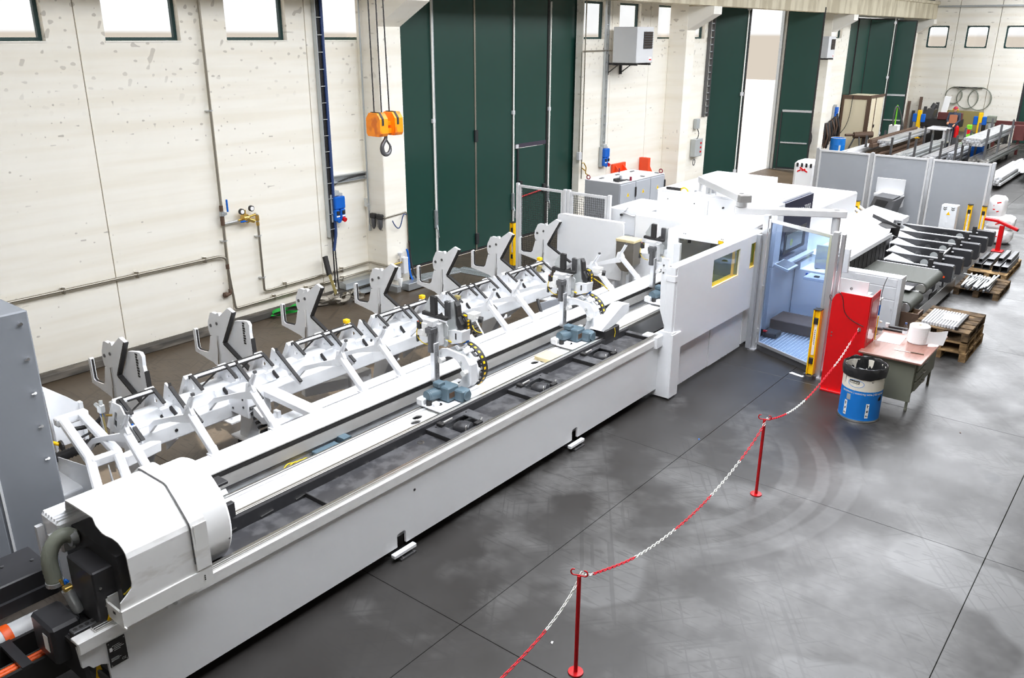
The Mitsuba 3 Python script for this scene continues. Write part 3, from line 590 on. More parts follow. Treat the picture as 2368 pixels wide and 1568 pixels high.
part(bed, 'tray_front_wall', box(2.6, 9.6, 5.168, 5.19, .74, .885), 'm_blackpaint')
TS = [(2.62, 4.05, .765), (4.055, 5.60, .800), (6.26, 6.94, .80), (7.645, 8.25, .80), (8.90, 9.6, .80)]
for a, b, z in TS: part(bed, 'tray_sheet', box(a, b, 5.19, 5.60, z-.012, z), 'm_tray')
part(bed, 'tray_step', box(4.045, 4.055, 5.19, 5.60, .76, .806), 'm_rubber')
part(bed, 'tray_ring', lathe([(.022, 0), (.036, 0), (.036, .006), (.022, .006), (.022, 0)], (5.42, 5.50, .80), n=20), 'm_steel')
for k, a in enumerate((5.60, 6.94, 8.25, 9.52)):
    b = a+.66
    st = part(bed, 'roller_station', prism(Polygon(sbox(a, 5.19, min(b, 9.6), 5.60)).difference(sbox(a+.17, 5.26, a+.52, 5.53)) if k < 3 else sbox(a, 5.19, 9.6, 5.60), 'z', .838, .850), 'm_tray')
    part(st, 'end_wall', cat(box(a, a+.006, 5.19, 5.60, .76, .845), box(min(b, 9.6)-.006, min(b, 9.6), 5.19, 5.60, .76, .845)), 'm_rubber')
    if k < 3:
        rl = part(st, 'roller', lathe([(0, -.12), (.05, -.12), (.085, -.10), (.092, -.02), (.085, .04), (.05, .085), (.0, .09)], (a+.32, 5.39, .80), 'y', 24).apply_transform(trimesh.transformations.rotation_matrix(.35, (0, 0, 1), (a+.32, 5.39, .8))), 'm_blackpaint', 40)
        part(st, 'roller_rim', sweep([(a+.26+.09*math.cos(t)*.35, 5.39-.115+.02*math.cos(t), .80+.095*math.sin(t)) for t in np.linspace(0, 3.14, 14)], .006, 6), 'm_steel', True)
        part(st, 'bearing_block', cat(box(a+.13, a+.19, 5.50, 5.58, .85, .885, .006), box(a+.40, a+.50, 5.25, 5.30, .83, .875, .006)), 'm_rubber')
        part(st, 'shaft_end', cat(cyl((a+.20, 5.54, .87), (a+.34, 5.545, .87), .010, 8), cyl((a+.50, 5.29, .86), (a+.56, 5.32, .86), .012, 8)), 'm_steel', 30)
        for x, y in ((a+.10, 5.24), (a+.10, 5.55), (a+.58, 5.24), (a+.58, 5.56)): part(st, 'screw', cyl((x, y, .85), (x, y, .856), .008, 8), 'm_rubber')
hp = Polygon(sbox(2.6, 5.70, 10.9, 6.0))
for x, y in ((5.80, 5.925), (5.70, 5.85), (7.88, 5.92), (8.0, 5.86)): hp = hp.difference(Polygon([(x+.065*math.cos(t), y+.042*math.sin(t)) for t in np.linspace(0, 6.2, 20)]))
part(bed, 'guide_plate', prism(hp, 'z', .805, .82), 'm_offwhite')
for x in np.arange(3.9, 5.5, .11): part(bed, 'plate_slot', bar((x, 5.742, .8205), (x+.055, 5.742, .8205), .018, .003), 'm_rubber')
for x in np.arange(6.5, 9.9, .09):
    if x < 6.9 or 8.4 < x: part(bed, 'plate_slot', bar((x, 5.742, .8205), (x+.05, 5.742, .8205), .018, .003), 'm_rubber')
part(bed, 'scale_strip', box(2.6, 10.9, 5.985, 6.03, .82, .832), 'm_lightgrey')
part(bed, 'linear_guide', cat(box(2.6, 10.9, 6.035, 6.065, .80, .845, .004)), 'm_steel')
rk = part(bed, 'gear_rack', box(2.6, 10.9, 6.10, 6.15, .70, .78), 'm_darksteel')
for x in np.arange(3.1, 10.8, .55): part(rk, 'bolt', cyl((x, 6.125, .78), (x, 6.125, .788), .012, 8), 'm_chrome')
part(bed, 'gap_floor', box(2.4, 11, 6.15, 6.30, .56, .60), 'm_rubber')
for x in np.arange(3.0, 10.8, .21): part(bed, 'gap_rung', box(x, x+.07, 6.15, 6.30, .66, .68), 'm_darksteel')
part(bed, 'gap_boxes', cat(box(4.65, 4.95, 6.16, 6.28, .62, .76, .008), box(4.98, 5.08, 6.16, 6.28, .62, .80)), 'm_bluegrey')
part(bed, 'yellow_cables', cat(*[pipe(spline([(4.25+.05*i, 6.16, .62), (4.28+.05*i, 6.19, .78-.02*i), (4.40+.05*i, 6.23, .74), (4.45+.04*i, 6.25, .62)], 14), .008, 0, 6) for i in range(4)]), 'm_yellowcable', True)
bm = part(bed, 'rear_beam', box(2.4, 12.6, 6.275, 6.62, .785, .975, .006), 'm_white')
part(bm, 'beam_rail', box(2.4, 12.6, 6.262, 6.278, .918, .955), 'm_rubber')
part(bm, 'rail_edge', box(2.4, 12.6, 6.258, 6.30, .972, .981), 'm_offwhite')
part(bm, 'top_groove', box(2.4, 12.6, 6.345, 6.352, .974, .9765), 'm_lightgrey')
part(bm, 'face_plate', box(2.4, 12.6, 6.266, 6.278, .79, .914), 'm_beamface')
wl2 = part(bm, 'weight_label', box(7.10, 7.20, 6.260, 6.267, .86, .905), 'm_paper')
part(wl2, 'lettering', text_on('370 kg', .022, (7.113, 6.259, .872), (1, 0, 0), (0, 0, 1), .001), 'm_rubber')
part(bed, 'rear_rail', cat(box(4.75, 11.4, 6.96, 7.14, .66, .80, .006), box(4.75, 11.4, 6.92, 6.96, .66, .70)), 'm_white')
part(bed, 'rear_rail_slot', box(4.80, 11.4, 6.93, 6.958, .70, .785), 'm_darksteel')
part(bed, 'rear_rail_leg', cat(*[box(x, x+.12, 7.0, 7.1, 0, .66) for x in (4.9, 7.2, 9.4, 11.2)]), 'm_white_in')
npk = part(bed, 'name_plate', box(1.955, 2.08, 5.092, 5.1, .56, .765), 'm_rubber')
part(npk, 'plate_lettering', cat(text_on('CE', .018, (2.035, 5.091, .578), (1, 0, 0), (0, 0, 1), .001), *[box(1.985+.01*(i % 2), 2.04+.012*(i % 3), 5.090, 5.092, .72-.013*i, .724-.013*i) for i in range(4)], *[box(1.965, 2.02+.015*(i % 2), 5.090, 5.092, .625-.01*i, .628-.01*i) for i in range(3)]), 'm_lightgrey')
part(npk, 'plate_box', box(1.964, 1.984, 5.090, 5.092, .685, .715), 'm_paper')
for x, z in ((1.963, .572), (2.072, .572), (1.963, .753), (2.072, .753)): part(npk, 'rivet', disc((x, 5.09, z), .005, .004, 'y', 8), 'm_steel')
part(bed, 'end_clamp', cat(box(2.40, 2.50, 5.06, 5.10, .80, .86), box(2.52, 2.64, 5.06, 5.10, .82, .885)), 'm_white')
for x, z in ((2.45, .83), (2.575, .86)): part(bed, 'clamp_bolt', cyl((x, 5.06, z), (x, 5.04, z), .016, 6), 'm_zinc')
part(bed, 'cable_bracket', bar((2.60, 5.04, .895), (2.68, 5.04, .925), .012, .012), 'm_zinc')
part(bed, 'end_plate', box(1.80, 1.83, 5.13, 5.6, .5, .84), 'm_blackpaint')
part(bed, 'end_deck', box(1.78, 2.6, 5.13, 5.62, .80, .835), 'm_rubber')
cb = part(bed, 'connector_block', box(1.80, 1.98, 5.20, 5.27, .835, .89, .006), 'm_darksteel')
for x in (1.83, 1.87, 1.91, 1.95): part(cb, 'hole', cyl((x, 5.235, .889), (x, 5.235, .892), .014, 10), 'm_rubber')
for i in range(6): part(bed, 'cable_chain_link', cat(box(2.0+.045*i, 2.03+.045*i, 5.17, 5.30, .835, .85), box(2.0+.045*i, 2.035+.045*i, 5.17, 5.185, .835, .89), box(2.0+.045*i, 2.035+.045*i, 5.285, 5.30, .835, .89)), 'm_darksteel')
part(bed, 'warning_sign', prism([(1.88, .42), (1.95, .42), (1.915, .62)], 'y', 5.20, 5.205), 'm_yellow')

# ------------------------------------------------------------------ headstock with chuck
hs = thing('chuck_headstock', 'white faceted headstock housing with a round chuck at the near end of the machine bed', 'headstock')
def shell(name, prof, xl, xr, m_, t=.012, parent=hs):
    """bent sheet along x: profile (y,z) points, left edge xl per point, right edge xr"""
    pr = np.array(prof, float); d = np.gradient(pr, axis=0); n_ = np.stack([d[:, 1], -d[:, 0]], 1); n_ /= np.linalg.norm(n_, axis=1, keepdims=True)
    xl = np.broadcast_to(np.array(xl, float), (len(pr),)); xr = np.broadcast_to(np.array(xr, float), (len(pr),))
    o, i_ = pr, pr+n_*t; k = len(pr)
    v = np.vstack([np.c_[xl, o], np.c_[xr, o], np.c_[xl, i_], np.c_[xr, i_]]); f = []
    for j in range(k-1):
        a, b, c, e = j, j+1, k+j+1, k+j
        f += [(a, e, c), (a, c, b)]
        a, b, c, e = 2*k+j, 2*k+j+1, 3*k+j+1, 3*k+j
        f += [(a, c, e), (a, b, c)]
        f += [(j, j+1, 2*k+j+1), (j, 2*k+j+1, 2*k+j), (k+j, 3*k+j+1, k+j+1), (k+j, 3*k+j, 3*k+j+1)]
    for j in (0, k-1): f += [(j, 2*k+j, 3*k+j), (j, 3*k+j, k+j)]
    mesh = trimesh.Trimesh(v, np.array(f), process=False)
    return part(parent, name, mesh, m_)
hood = [(5.95, 1.10), (5.90, 1.30), (5.78, 1.48), (5.55, 1.662), (5.52, 1.668), (5.44, 1.668), (5.235, 1.668), (5.20, 1.660), (5.158, 1.62), (5.115, 1.579), (5.094, 1.558), (5.068, 1.534), (5.037, 1.504), (5.00, 1.468), (4.975, 1.442), (4.962, 1.41), (4.958, 1.33), (4.955, 1.22), (4.953, 1.19), (4.952, 1.16), (4.951, 1.12), (4.95, 1.062)]
hx = [2.20, 2.18, 2.12, 2.045, 2.04, 2.045, 2.050, 2.058, 2.052, 2.062, 2.076, 2.102, 2.120, 2.127, 2.128, 2.126, 2.126, 2.128, 2.120, 2.085, 2.03, 2.024]
shell('hood', hood, hx, 2.60, 'm_dirtywhite')
col = [(y+(0.018 if y > 5.5 else -0.018)*(1 if abs(y-5.3) > .15 else .5), z+.016) for y, z in hood]
shell('collar', col, 2.585, 2.70, 'm_dirtywhite')
part(hs, 'collar_gap', cat(*[bar((2.582, a[0], a[1]), (2.582, b[0], b[1]), .006, .006) for a, b in zip(col[3:-2], col[4:-1])]), 'm_darksteel')
part(hs, 'skirt', cat(box(2.02, 2.66, 4.925, 4.94, .93, 1.065, .003), box(2.02, 2.66, 4.94, 4.952, 1.05, 1.068), box(2.02, 2.035, 4.925, 5.14, .93, 1.05), box(2.02, 2.035, 5.13, 5.16, .93, 1.07), box(2.03, 2.62, 5.12, 5.13, .95, 1.09), box(2.02, 2.03, 4.90, 5.16, .935, .945)), 'm_offwhite')
part(hs, 'skirt_end', box(2.60, 2.70, 4.925, 4.95, .93, 1.44), 'm_offwhite')
for z in (.985, 1.0, 1.015): part(hs, 'vent_hole', disc((2.635, 4.924, z), .005, .006, 'y', 6), 'm_rubber')
part(hs, 'label_slot', box(2.017, 2.021, 5.02, 5.05, 1.0, 1.02), 'm_rubber')
cyc = (2.68, 5.63, 1.115)
part(hs, 'drum', lathe([(.426, 0), (.432, .01), (.432, .36), (.420, .38), (.405, .38), (.40, 0)], cyc, 'x', 72), 'm_dirtywhite', 30)
part(hs, 'drum_face', lathe([(.403, .35), (.10, .35), (.10, .30), (.403, .30)], cyc, 'x', 48), 'm_offwhite')
part(hs, 'drum_screw', disc((3.03, 5.215, 1.01), .008, .01, 'y', 8), 'm_darksteel')
ch = part(hs, 'chuck', lathe([(0, .0), (.135, 0), (.135, .16), (.11, .19), (.06, .19), (.06, .12), (0, .12)], (3.05, 5.72, 1.06), 'x', 28), 'm_rubber', 30)
for a_ in (45, 135, 225, 315):
    c_, s_ = math.cos(math.radians(a_)), math.sin(math.radians(a_))
    part(ch, 'jaw', cat(obox((3.25, 5.72+c_*.09, 1.06+s_*.09), .12, .075, .06, (1, 0, 0), (0, c_, s_), .008), obox((3.30, 5.72+c_*.075, 1.06+s_*.075), .04, .05, .05, (1, 0, 0), (0, c_, s_), .006)), 'm_zinc')
part(ch, 'jaw_plate', cat(obox((3.26, 5.72, 1.21), .16, .14, .03, b=.006), obox((3.26, 5.61, .98), .15, .05, .14, b=.006)), 'm_blackpaint')
inn = part(hs, 'drive_box', cat(box(1.96, 2.55, 5.14, 5.50, .86, 1.30, .01), box(2.10, 2.58, 5.05, 5.85, .86, 1.40)), 'm_blackpaint')
for x, z in ((2.0, 1.17), (2.02, 1.02), (2.04, .95)): part(inn, 'bolt', disc((x, 5.135, z), .010, .008, 'y', 8), 'm_steel')
part(inn, 'warning_sign', prism([(2.0, .90), (2.05, .90), (2.025, .96)], 'y', 5.13, 5.134), 'm_yellow')
part(hs, 'yellow_green_wire', cat(pipe(spline([(2.12, 5.06, 1.10), (2.10, 5.02, 1.12), (2.14, 4.99, 1.17), (2.2, 4.98, 1.23)], 12), .005, 0, 6)), 'm_yellowcable', True)
part(hs, 'green_wire', pipe(spline([(2.12, 5.07, 1.09), (2.14, 5.02, 1.08), (2.18, 4.99, 1.07)], 10), .005, 0, 6), 'm_limegreen', True)
gb = part(hs, 'gear_motor', box(2.01, 2.40, 5.68, 5.95, 1.20, 1.445, .015), 'm_white')
for i in range(6): part(gb, 'cooling_rib', box(2.02, 2.40, 5.70+.042*i, 5.715+.042*i, 1.44, 1.462, .004), 'm_white')
part(gb, 'boss', cat(disc((2.0, 5.78, 1.28), .055, .05, 'x', 16), box(1.95, 2.0, 5.9, 5.94, 1.05, 1.36)), 'm_lightgrey', 30)
hz = spline([(2.08, 5.60, 1.34), (1.99, 5.62, 1.38), (1.91, 5.62, 1.30), (1.885, 5.60, 1.17), (1.885, 5.58, 1.08)], 30)
part(hs, 'air_hose', sweep(hz, [.052+.003*(i % 2) for i in range(30)], 14), 'm_hose', True)
part(hs, 'hose_clip', cat(disc((2.06, 5.60, 1.35), .06, .05, 'x', 16), disc((1.885, 5.58, 1.08), .06, .03, 'z', 16)), 'm_zinc', 30)
ac = part(hs, 'air_cylinder', cyl((1.895, 5.42, 1.09), (1.935, 5.40, .90), .036, 14), 'm_zinc', 30)
part(ac, 'piston_rod', cat(cyl((1.935, 5.40, .90), (1.955, 5.39, .80), .010, 8), disc((1.96, 5.39, .79), .022, .03, 'z', 8)), 'm_darksteel', 30)
part(ac, 'valve', cat(box(1.87, 1.93, 5.39, 5.44, 1.09, 1.12, .006), cyl((1.89, 5.45, 1.12), (1.88, 5.46, 1.16), .012, 8)), 'm_brass')
part(ac, 'blue_hose', pipe([(1.90, 5.44, 1.12), (1.905, 5.45, 1.15), (1.92, 5.43, 1.13)], .010, .01, 6), 'm_blue', True)

# ------------------------------------------------------------------ dark cable equipment at the near end
eb = thing('cable_trough', 'black cable trough with orange cables at the near end of the machine', 'cable trough')
part(eb, 'trough', cat(box(.3, 1.86, 5.50, 5.53, .42, .60), box(.3, 1.86, 5.85, 5.88, .42, .60), box(.3, 1.86, 5.50, 5.88, .40, .43)), 'm_rubber')
for x in np.arange(.95, 1.86, .30): part(eb, 'cross_bar', box(x, x+.07, 5.50, 5.88, .58, .61), 'm_blackpaint')
for i, (y, m_) in enumerate(((5.60, 'm_orangecable'), (5.635, 'm_orangecable'), (5.57, 'm_bluecable'), (5.55, 'm_yellowcable'), (5.67, 'm_rubber'))):
    part(eb, 'power_cable', pipe([(.3, y, .55), (1.0, y+.01, .55), (1.9, y, .56)], .019 if i < 2 else .009, 0, 8), m_, True)
bx = thing('energy_chain_box', 'black sheet metal carrier arm in front of the tall grey cabinet', 'machine part')
part(bx, 'arm', cat(box(.6, 2.05, 6.05, 6.45, .74, .93, .01), box(.6, 2.05, 6.02, 6.06, .70, .80)), 'm_blackpaint')
for x, y in ((1.80, 6.30), (1.98, 6.22)): part(bx, 'screw', cyl((x, y, .93), (x, y, .94), .014, 8), 'm_darksteel')
mo = thing('servo_motor', 'white and grey servo motor under the black carrier arm at the left edge', 'motor')
part(mo, 'housing', cyl((1.40, 5.98, .55), (1.88, 5.98, .55), .10, 20), 'm_lightgrey', 30)
part(mo, 'band', lathe([(.105, 0), (.108, .03), (.105, .06), (.10, .06), (.10, 0)], (1.60, 5.98, .55), 'x', 20), 'm_orangecable', 30)
part(mo, 'fitting', cat(cyl((1.45, 5.80, .45), (1.45, 5.80, .60), .05, 12), box(.9, 1.4, 5.9, 6.05, .62, .66)), 'm_zinc', 30)
cd = thing('terminal_box', 'black terminal box with a small white label beside the headstock drive', 'terminal box')
part(cd, 'box', box(1.70, 1.90, 5.30, 5.62, .62, .92, .02), 'm_blackpaint')
part(cd, 'label_plate', obox((1.695, 5.40, .78), .004, .07, .13, b=0), 'm_paper')
part(cd, 'grip', bar((1.86, 5.28, .60), (2.0, 5.15, .35), .06, .05, b=.01), 'm_darksteel')

# ------------------------------------------------------------------ tall switch cabinet at the left edge
gc = thing('switch_cabinet', 'tall dark grey switch cabinet at the left edge behind the headstock', 'cabinet')
part(gc, 'body', box(-.9, 2.60, 7.05, 7.95, .10, 2.60, .012), 'm_switchgrey')
part(gc, 'plinth', box(-.88, 2.58, 7.08, 7.93, 0, .10), 'm_rubber')
part(gc, 'door', box(1.62, 2.10, 7.035, 7.052, .16, 1.55, .006), 'm_switchgrey')
part(gc, 'door_seal', cat(box(1.60, 1.62, 7.03, 7.055, .16, 1.6), box(2.12, 2.14, 7.035, 7.055, .12, 1.7)), 'm_lightgrey')
for z in (2.5, 2.2, 1.9, 1.6, 1.3): part(gc, 'screw', cat(cyl((2.53, 7.05, z), (2.53, 7.03, z), .013, 8), box(2.50, 2.53, 7.028, 7.04, z-.006, z+.006)), 'm_chrome', 30)

# ------------------------------------------------------------------ support carriages on the bed
def make_carriage(label):
    t = thing('support_carriage', label, 'tube support', 'tube support carriages riding on the machine bed')
    part(t, 'base_plate', cat(box(5.98, 6.70, 5.71, 6.10, .85, .875, .006), box(6.42, 6.72, 5.70, 5.80, .82, .90, .004)), 'm_white')
    part(t, 'wiper_block', cat(box(5.96, 6.06, 6.00, 6.10, .86, .945, .012), box(6.02, 6.10, 5.86, 5.93, .86, .915, .012), box(6.58, 6.68, 5.66, 5.72, .83, .88, .01)), 'm_white')
    part(t, 'guide_knob', cat(cyl((6.02, 5.96, .88), (6.02, 5.96, .93), .03, 14), cyl((6.10, 5.88, .876), (6.10, 5.88, .882), .032, 16)), 'm_rubber', 30)
    mt = part(t, 'drive_motor', cat(cyl((6.02, 5.99, .965), (6.20, 5.97, .965), .062, 18), box(6.18, 6.36, 5.82, 6.02, .88, 1.05, .014), box(6.28, 6.42, 5.70, 5.84, .88, 1.01, .014), cyl((6.35, 5.77, .95), (6.35, 5.68, .95), .055, 16), box(6.15, 6.26, 5.93, 6.03, 1.03, 1.09, .01)), 'm_bluegrey', 30)
    for i in range(6): part(mt, 'cooling_fin', lathe([(.060, 0), (.067, .002), (.067, .010), (.060, .012)], (6.03+.025*i, 5.99, .965), 'x', 18), 'm_bluegrey')
    part(mt, 'type_plate', box(6.2, 6.3, 5.815, 5.822, .93, .99), 'm_rust')
    cpl = Polygon([(6.263, 1.267), (6.195, 1.348), (6.106, 1.370), (5.833, 1.342), (5.761, 1.251), (5.762, 1.017), (5.879, .880), (5.997, .960)] + [(6.04+.168*math.cos(a), 1.115+.170*math.sin(a)) for a in np.linspace(math.radians(255), math.radians(28), 22)] + [(6.201, 1.191), (6.257, 1.238)])
    cp = part(t, 'ring_plate', prism(cpl, 'x', 6.47, 6.50), 'm_white')
    for y, z in ((6.20, 1.295), (5.89, 1.26), (5.83, 1.17), (5.89, .945)): part(cp, 'bolt', cat(disc((6.465, y, z), .020, .02, 'x', 6), disc((6.46, y, z), .012, .03, 'x', 8)), 'm_zinc')
    part(t, 'ring_gusset', prism([(5.761, 1.24), (5.761, 1.02), (5.80, .97), (5.80, 1.26)], 'x', 6.50, 6.60), 'm_white_in')
    part(t, 'rear_ring_plate', prism(Polygon([(6.04+.27*math.cos(a), 1.11+.25*math.sin(a)) for a in np.linspace(math.radians(250), math.radians(45), 20)]+[(6.04+.18*math.cos(a), 1.11+.18*math.sin(a)) for a in np.linspace(math.radians(45), math.radians(250), 20)]), 'x', 6.62, 6.645), 'm_white')
    arc = lambda r, x0, x1, a0, a1, th=.014, n=22: prism(Polygon([(6.04+r*math.cos(a), 1.11+r*math.sin(a)) for a in np.linspace(a0, a1, n)]+[(6.04+(r-th)*math.cos(a), 1.11+(r-th)*math.sin(a)) for a in np.linspace(a1, a0, n)]), 'x', x0, x1)
    part(t, 'inner_ring', arc(.182, 6.49, 6.78, math.radians(20), math.radians(275), .016, 30), 'm_blackpaint')
    part(t, 'ring_shell', arc(.225, 6.50, 6.63, math.radians(60), math.radians(140), .012), 'm_greyplastic')
    ec = part(t, 'energy_chain', arc(.265, 6.72, 6.80, math.radians(75), math.radians(262), .012, 40), 'm_rubber')
    for i, a in enumerate(np.linspace(math.radians(100), math.radians(245), 11)):
        part(ec, 'yellow_link', arc(.269, 6.735, 6.765, a, a+.11, .006, 3), 'm_yellow')
        part(ec, 'chain_link', arc(.256, 6.715, 6.805, a+.13, a+.20, .022, 3), 'm_rubber')
    for i, (y, z) in enumerate(((6.02, 1.37), (5.93, 1.33), (5.85, 1.24), (5.82, 1.12), (5.86, 1.03))):
        part(t, 'linkage', cat(obox((6.62, y, z), .12, .06, .05, (1, 0, 0), (0, .8, .6), .008), disc((6.68, y, z), .024, .05, 'x', 10)), 'm_lightgrey')
    for y, z in ((6.14, 1.235), (5.80, 1.165), (5.95, .975)): part(t, 'guide_roller', cat(cyl((6.40, y, z), (6.47, y, z), .027, 14), cyl((6.395, y, z), (6.42, y, z), .034, 14)), 'm_offwhite', 30)
    for y in (5.78, 6.06): part(t, 'ring_foot', box(6.46, 6.64, y-.03, y+.03, .87, .96, .008), 'm_white')
    # lifting unit
    cpr = part(t, 'lift_profile', box(6.34, 6.42, 6.165, 6.235, .978, 1.45, .006), 'm_alu')
    for x in (6.36, 6.38, 6.40): part(cpr, 'groove', box(x-.003, x+.003, 6.162, 6.166, .98, 1.44), 'm_darksteel')
    part(t, 'lift_actuator', cat(cyl((6.36, 6.22, 1.38), (6.36, 6.22, 1.58), .045, 16), box(6.31, 6.42, 6.18, 6.28, 1.56, 1.62, .006), disc((6.36, 6.22, 1.36), .048, .04, 'z', 16)), 'm_darksteel', 30)
    part(t, 'slide_block', cat(box(6.36, 6.47, 6.20, 6.36, 1.62, 1.70, .008), box(6.42, 6.50, 6.16, 6.30, 1.40, 1.66, .006)), 'm_lightgrey')
    part(t, 'slide_plate', prism(Polygon([(6.313, 1.66), (6.136, 1.645), (6.11, 1.62), (6.13, 1.50), (6.31, 1.455)]).buffer(.006), 'x', 6.50, 6.515), 'm_zinc')
    vb = part(t, 'valve_block', cat(box(6.34, 6.40, 6.28, 6.36, 1.50, 1.66, .006), box(6.33, 6.41, 6.33, 6.43, 1.50, 1.58, .006)), 'm_offwhite')
    part(vb, 'valve_body', cat(box(6.32, 6.38, 6.37, 6.42, 1.58, 1.67, .01), cyl((6.34, 6.42, 1.50), (6.36, 6.44, 1.42), .018, 8), box(6.36, 6.42, 6.24, 6.27, 1.53, 1.61)), 'm_rubber')
    part(vb, 'red_marker', box(6.325, 6.335, 6.385, 6.405, 1.65, 1.67), 'm_redorange')
    part(vb, 'yellow_wire', pipe(spline([(6.34, 6.36, 1.66), (6.33, 6.40, 1.6), (6.33, 6.42, 1.5), (6.35, 6.36, 1.42), (6.38, 6.30, 1.40)], 16), .005, 0, 6), 'm_yellowcable', True)
    fb = part(t, 'fork_base', bar((6.45, 6.435, 1.738), (6.50, 6.105, 1.712), .05, .042, b=.006), 'm_rubber')
    part(fb, 'support_tab', prism([(6.22, 1.74), (6.17, 1.78), (6.15, 1.735)], 'x', 6.47, 6.485), 'm_rubber')
    part(t, 'fork_plate', prism(Polygon([(6.42, 1.80), (6.337, 1.935), (6.25, 1.955), (6.25, 1.935), (6.315, 1.92), (6.32, 1.74), (6.40, 1.74)]), 'x', 6.46, 6.475), 'm_zinc')
    part(t, 'fork_pad', box(6.44, 6.49, 6.235, 6.315, 1.745, 1.955, .005), 'm_rubber')
    part(t, 'fork_pad', box(6.55, 6.60, 6.135, 6.20, 1.68, 1.89, .005), 'm_darksteel')
    part(t, 'swing_arm_plate', prism(Polygon([(6.19, 1.60), (6.20, 1.78), (6.165, 1.865), (6.09, 1.89), (6.06, 1.62), (6.03, 1.56), (6.09, 1.49), (6.21, 1.52)]), 'x', 6.585, 6.60), 'm_zinc')
    part(t, 'swing_arm', prism(Polygon([(6.15, 1.87), (6.085, 1.885), (6.055, 1.845), (6.04, 1.72), (5.985, 1.64), (6.0, 1.53), (6.075, 1.53), (6.12, 1.63), (6.115, 1.78)]), 'x', 6.60, 6.67), 'm_rubber')
    ch2 = part(t, 'swing_chain', prism(Polygon([(6.07, 1.74), (6.0, 1.72), (5.965, 1.66), (5.96, 1.50), (5.98, 1.50), (5.985, 1.66), (6.01, 1.70), (6.07, 1.72)]), 'x', 6.66, 6.74), 'm_rubber')
    for z in (1.54, 1.58, 1.62, 1.66): part(ch2, 'yellow_link', box(6.675, 6.70, 5.957, 5.966, z, z+.022), 'm_yellow')
    part(ch2, 'yellow_link', box(6.675, 6.70, 5.99, 6.03, 1.716, 1.732), 'm_yellow')
    part(t, 'lower_housing', prism(Polygon([(6.21, 1.46), (6.11, 1.40), (5.96, 1.45), (5.95, 1.57), (6.09, 1.56), (6.20, 1.52)]).buffer(.006), 'x', 6.56, 6.70), 'm_white')
    part(t, 'slot_handle', box(6.553, 6.565, 6.03, 6.045, 1.47, 1.54), 'm_rubber')
    part(t, 'pivot_plate', prism(rrect(6.13, 6.26, 1.37, 1.45, .02), 'x', 6.50, 6.53), 'm_greyplastic')
    part(t, 'pivot_bolt', disc((6.495, 6.19, 1.41), .013, .02, 'x', 8), 'm_darksteel')
    part(t, 'blue_hose', pipe(spline([(6.53, 6.20, 1.43), (6.60, 6.10, 1.40), (6.66, 6.02, 1.40), (6.70, 5.97, 1.43)], 14), .010, 0, 6), 'm_blue', True)
    part(t, 'brown_cable', pipe(spline([(6.52, 6.16, 1.445), (6.60, 6.08, 1.41), (6.68, 6.0, 1.415)], 12), .012, 0, 6), 'm_yellowcable', True)
    kn = part(t, 'knob_bracket', cat(box(6.60, 6.72, 5.80, 5.90, 1.73, 1.80, .006), cyl((6.62, 5.85, 1.75), (6.66, 5.77, 1.745), .010, 8)), 'm_offwhite')
    part(kn, 'knob', cyl((6.66, 5.785, 1.735), (6.68, 5.745, 1.73), .036, 14), 'm_rubber', 30)
    return t
c1 = make_carriage('tube support carriage with black fork nearest the headstock, about midway along the bed')
dup(c1, 'second tube support carriage with black fork, midway to the white guard wall', (2.49, 0, .0))
dup(c1, 'tube support carriage half hidden behind the white guard wall beside the inner housing', (4.90, 0, 0))
solo('timber_block', box(7.95, 8.22, 5.72, 5.98, .822, .87, .004), 'm_block', 'pale timber block lying on the bed plate against the second tube support carriage', 'block')
pc = thing('tube_pusher', 'white wedge shaped arm over a black block on the bed at the guard wall', 'machine part')
part(pc, 'arm', prism([(8.92, 1.02), (9.45, 1.25), (9.62, 1.23), (9.62, 1.12), (9.28, 1.02), (9.0, .985)], 'y', 5.62, 5.80), 'm_white')
part(pc, 'block', box(9.0, 9.36, 5.60, 5.80, .84, 1.0, .01), 'm_rubber')
part(pc, 'yellow_wire', pipe([(9.22, 5.595, .99), (9.24, 5.59, .93), (9.22, 5.59, .86)], .006, .02, 6), 'm_yellowcable', True)
part(pc, 'ring_plate', box(8.6, 9.2, 6.0, 6.2, .83, .842), 'm_greyplastic')

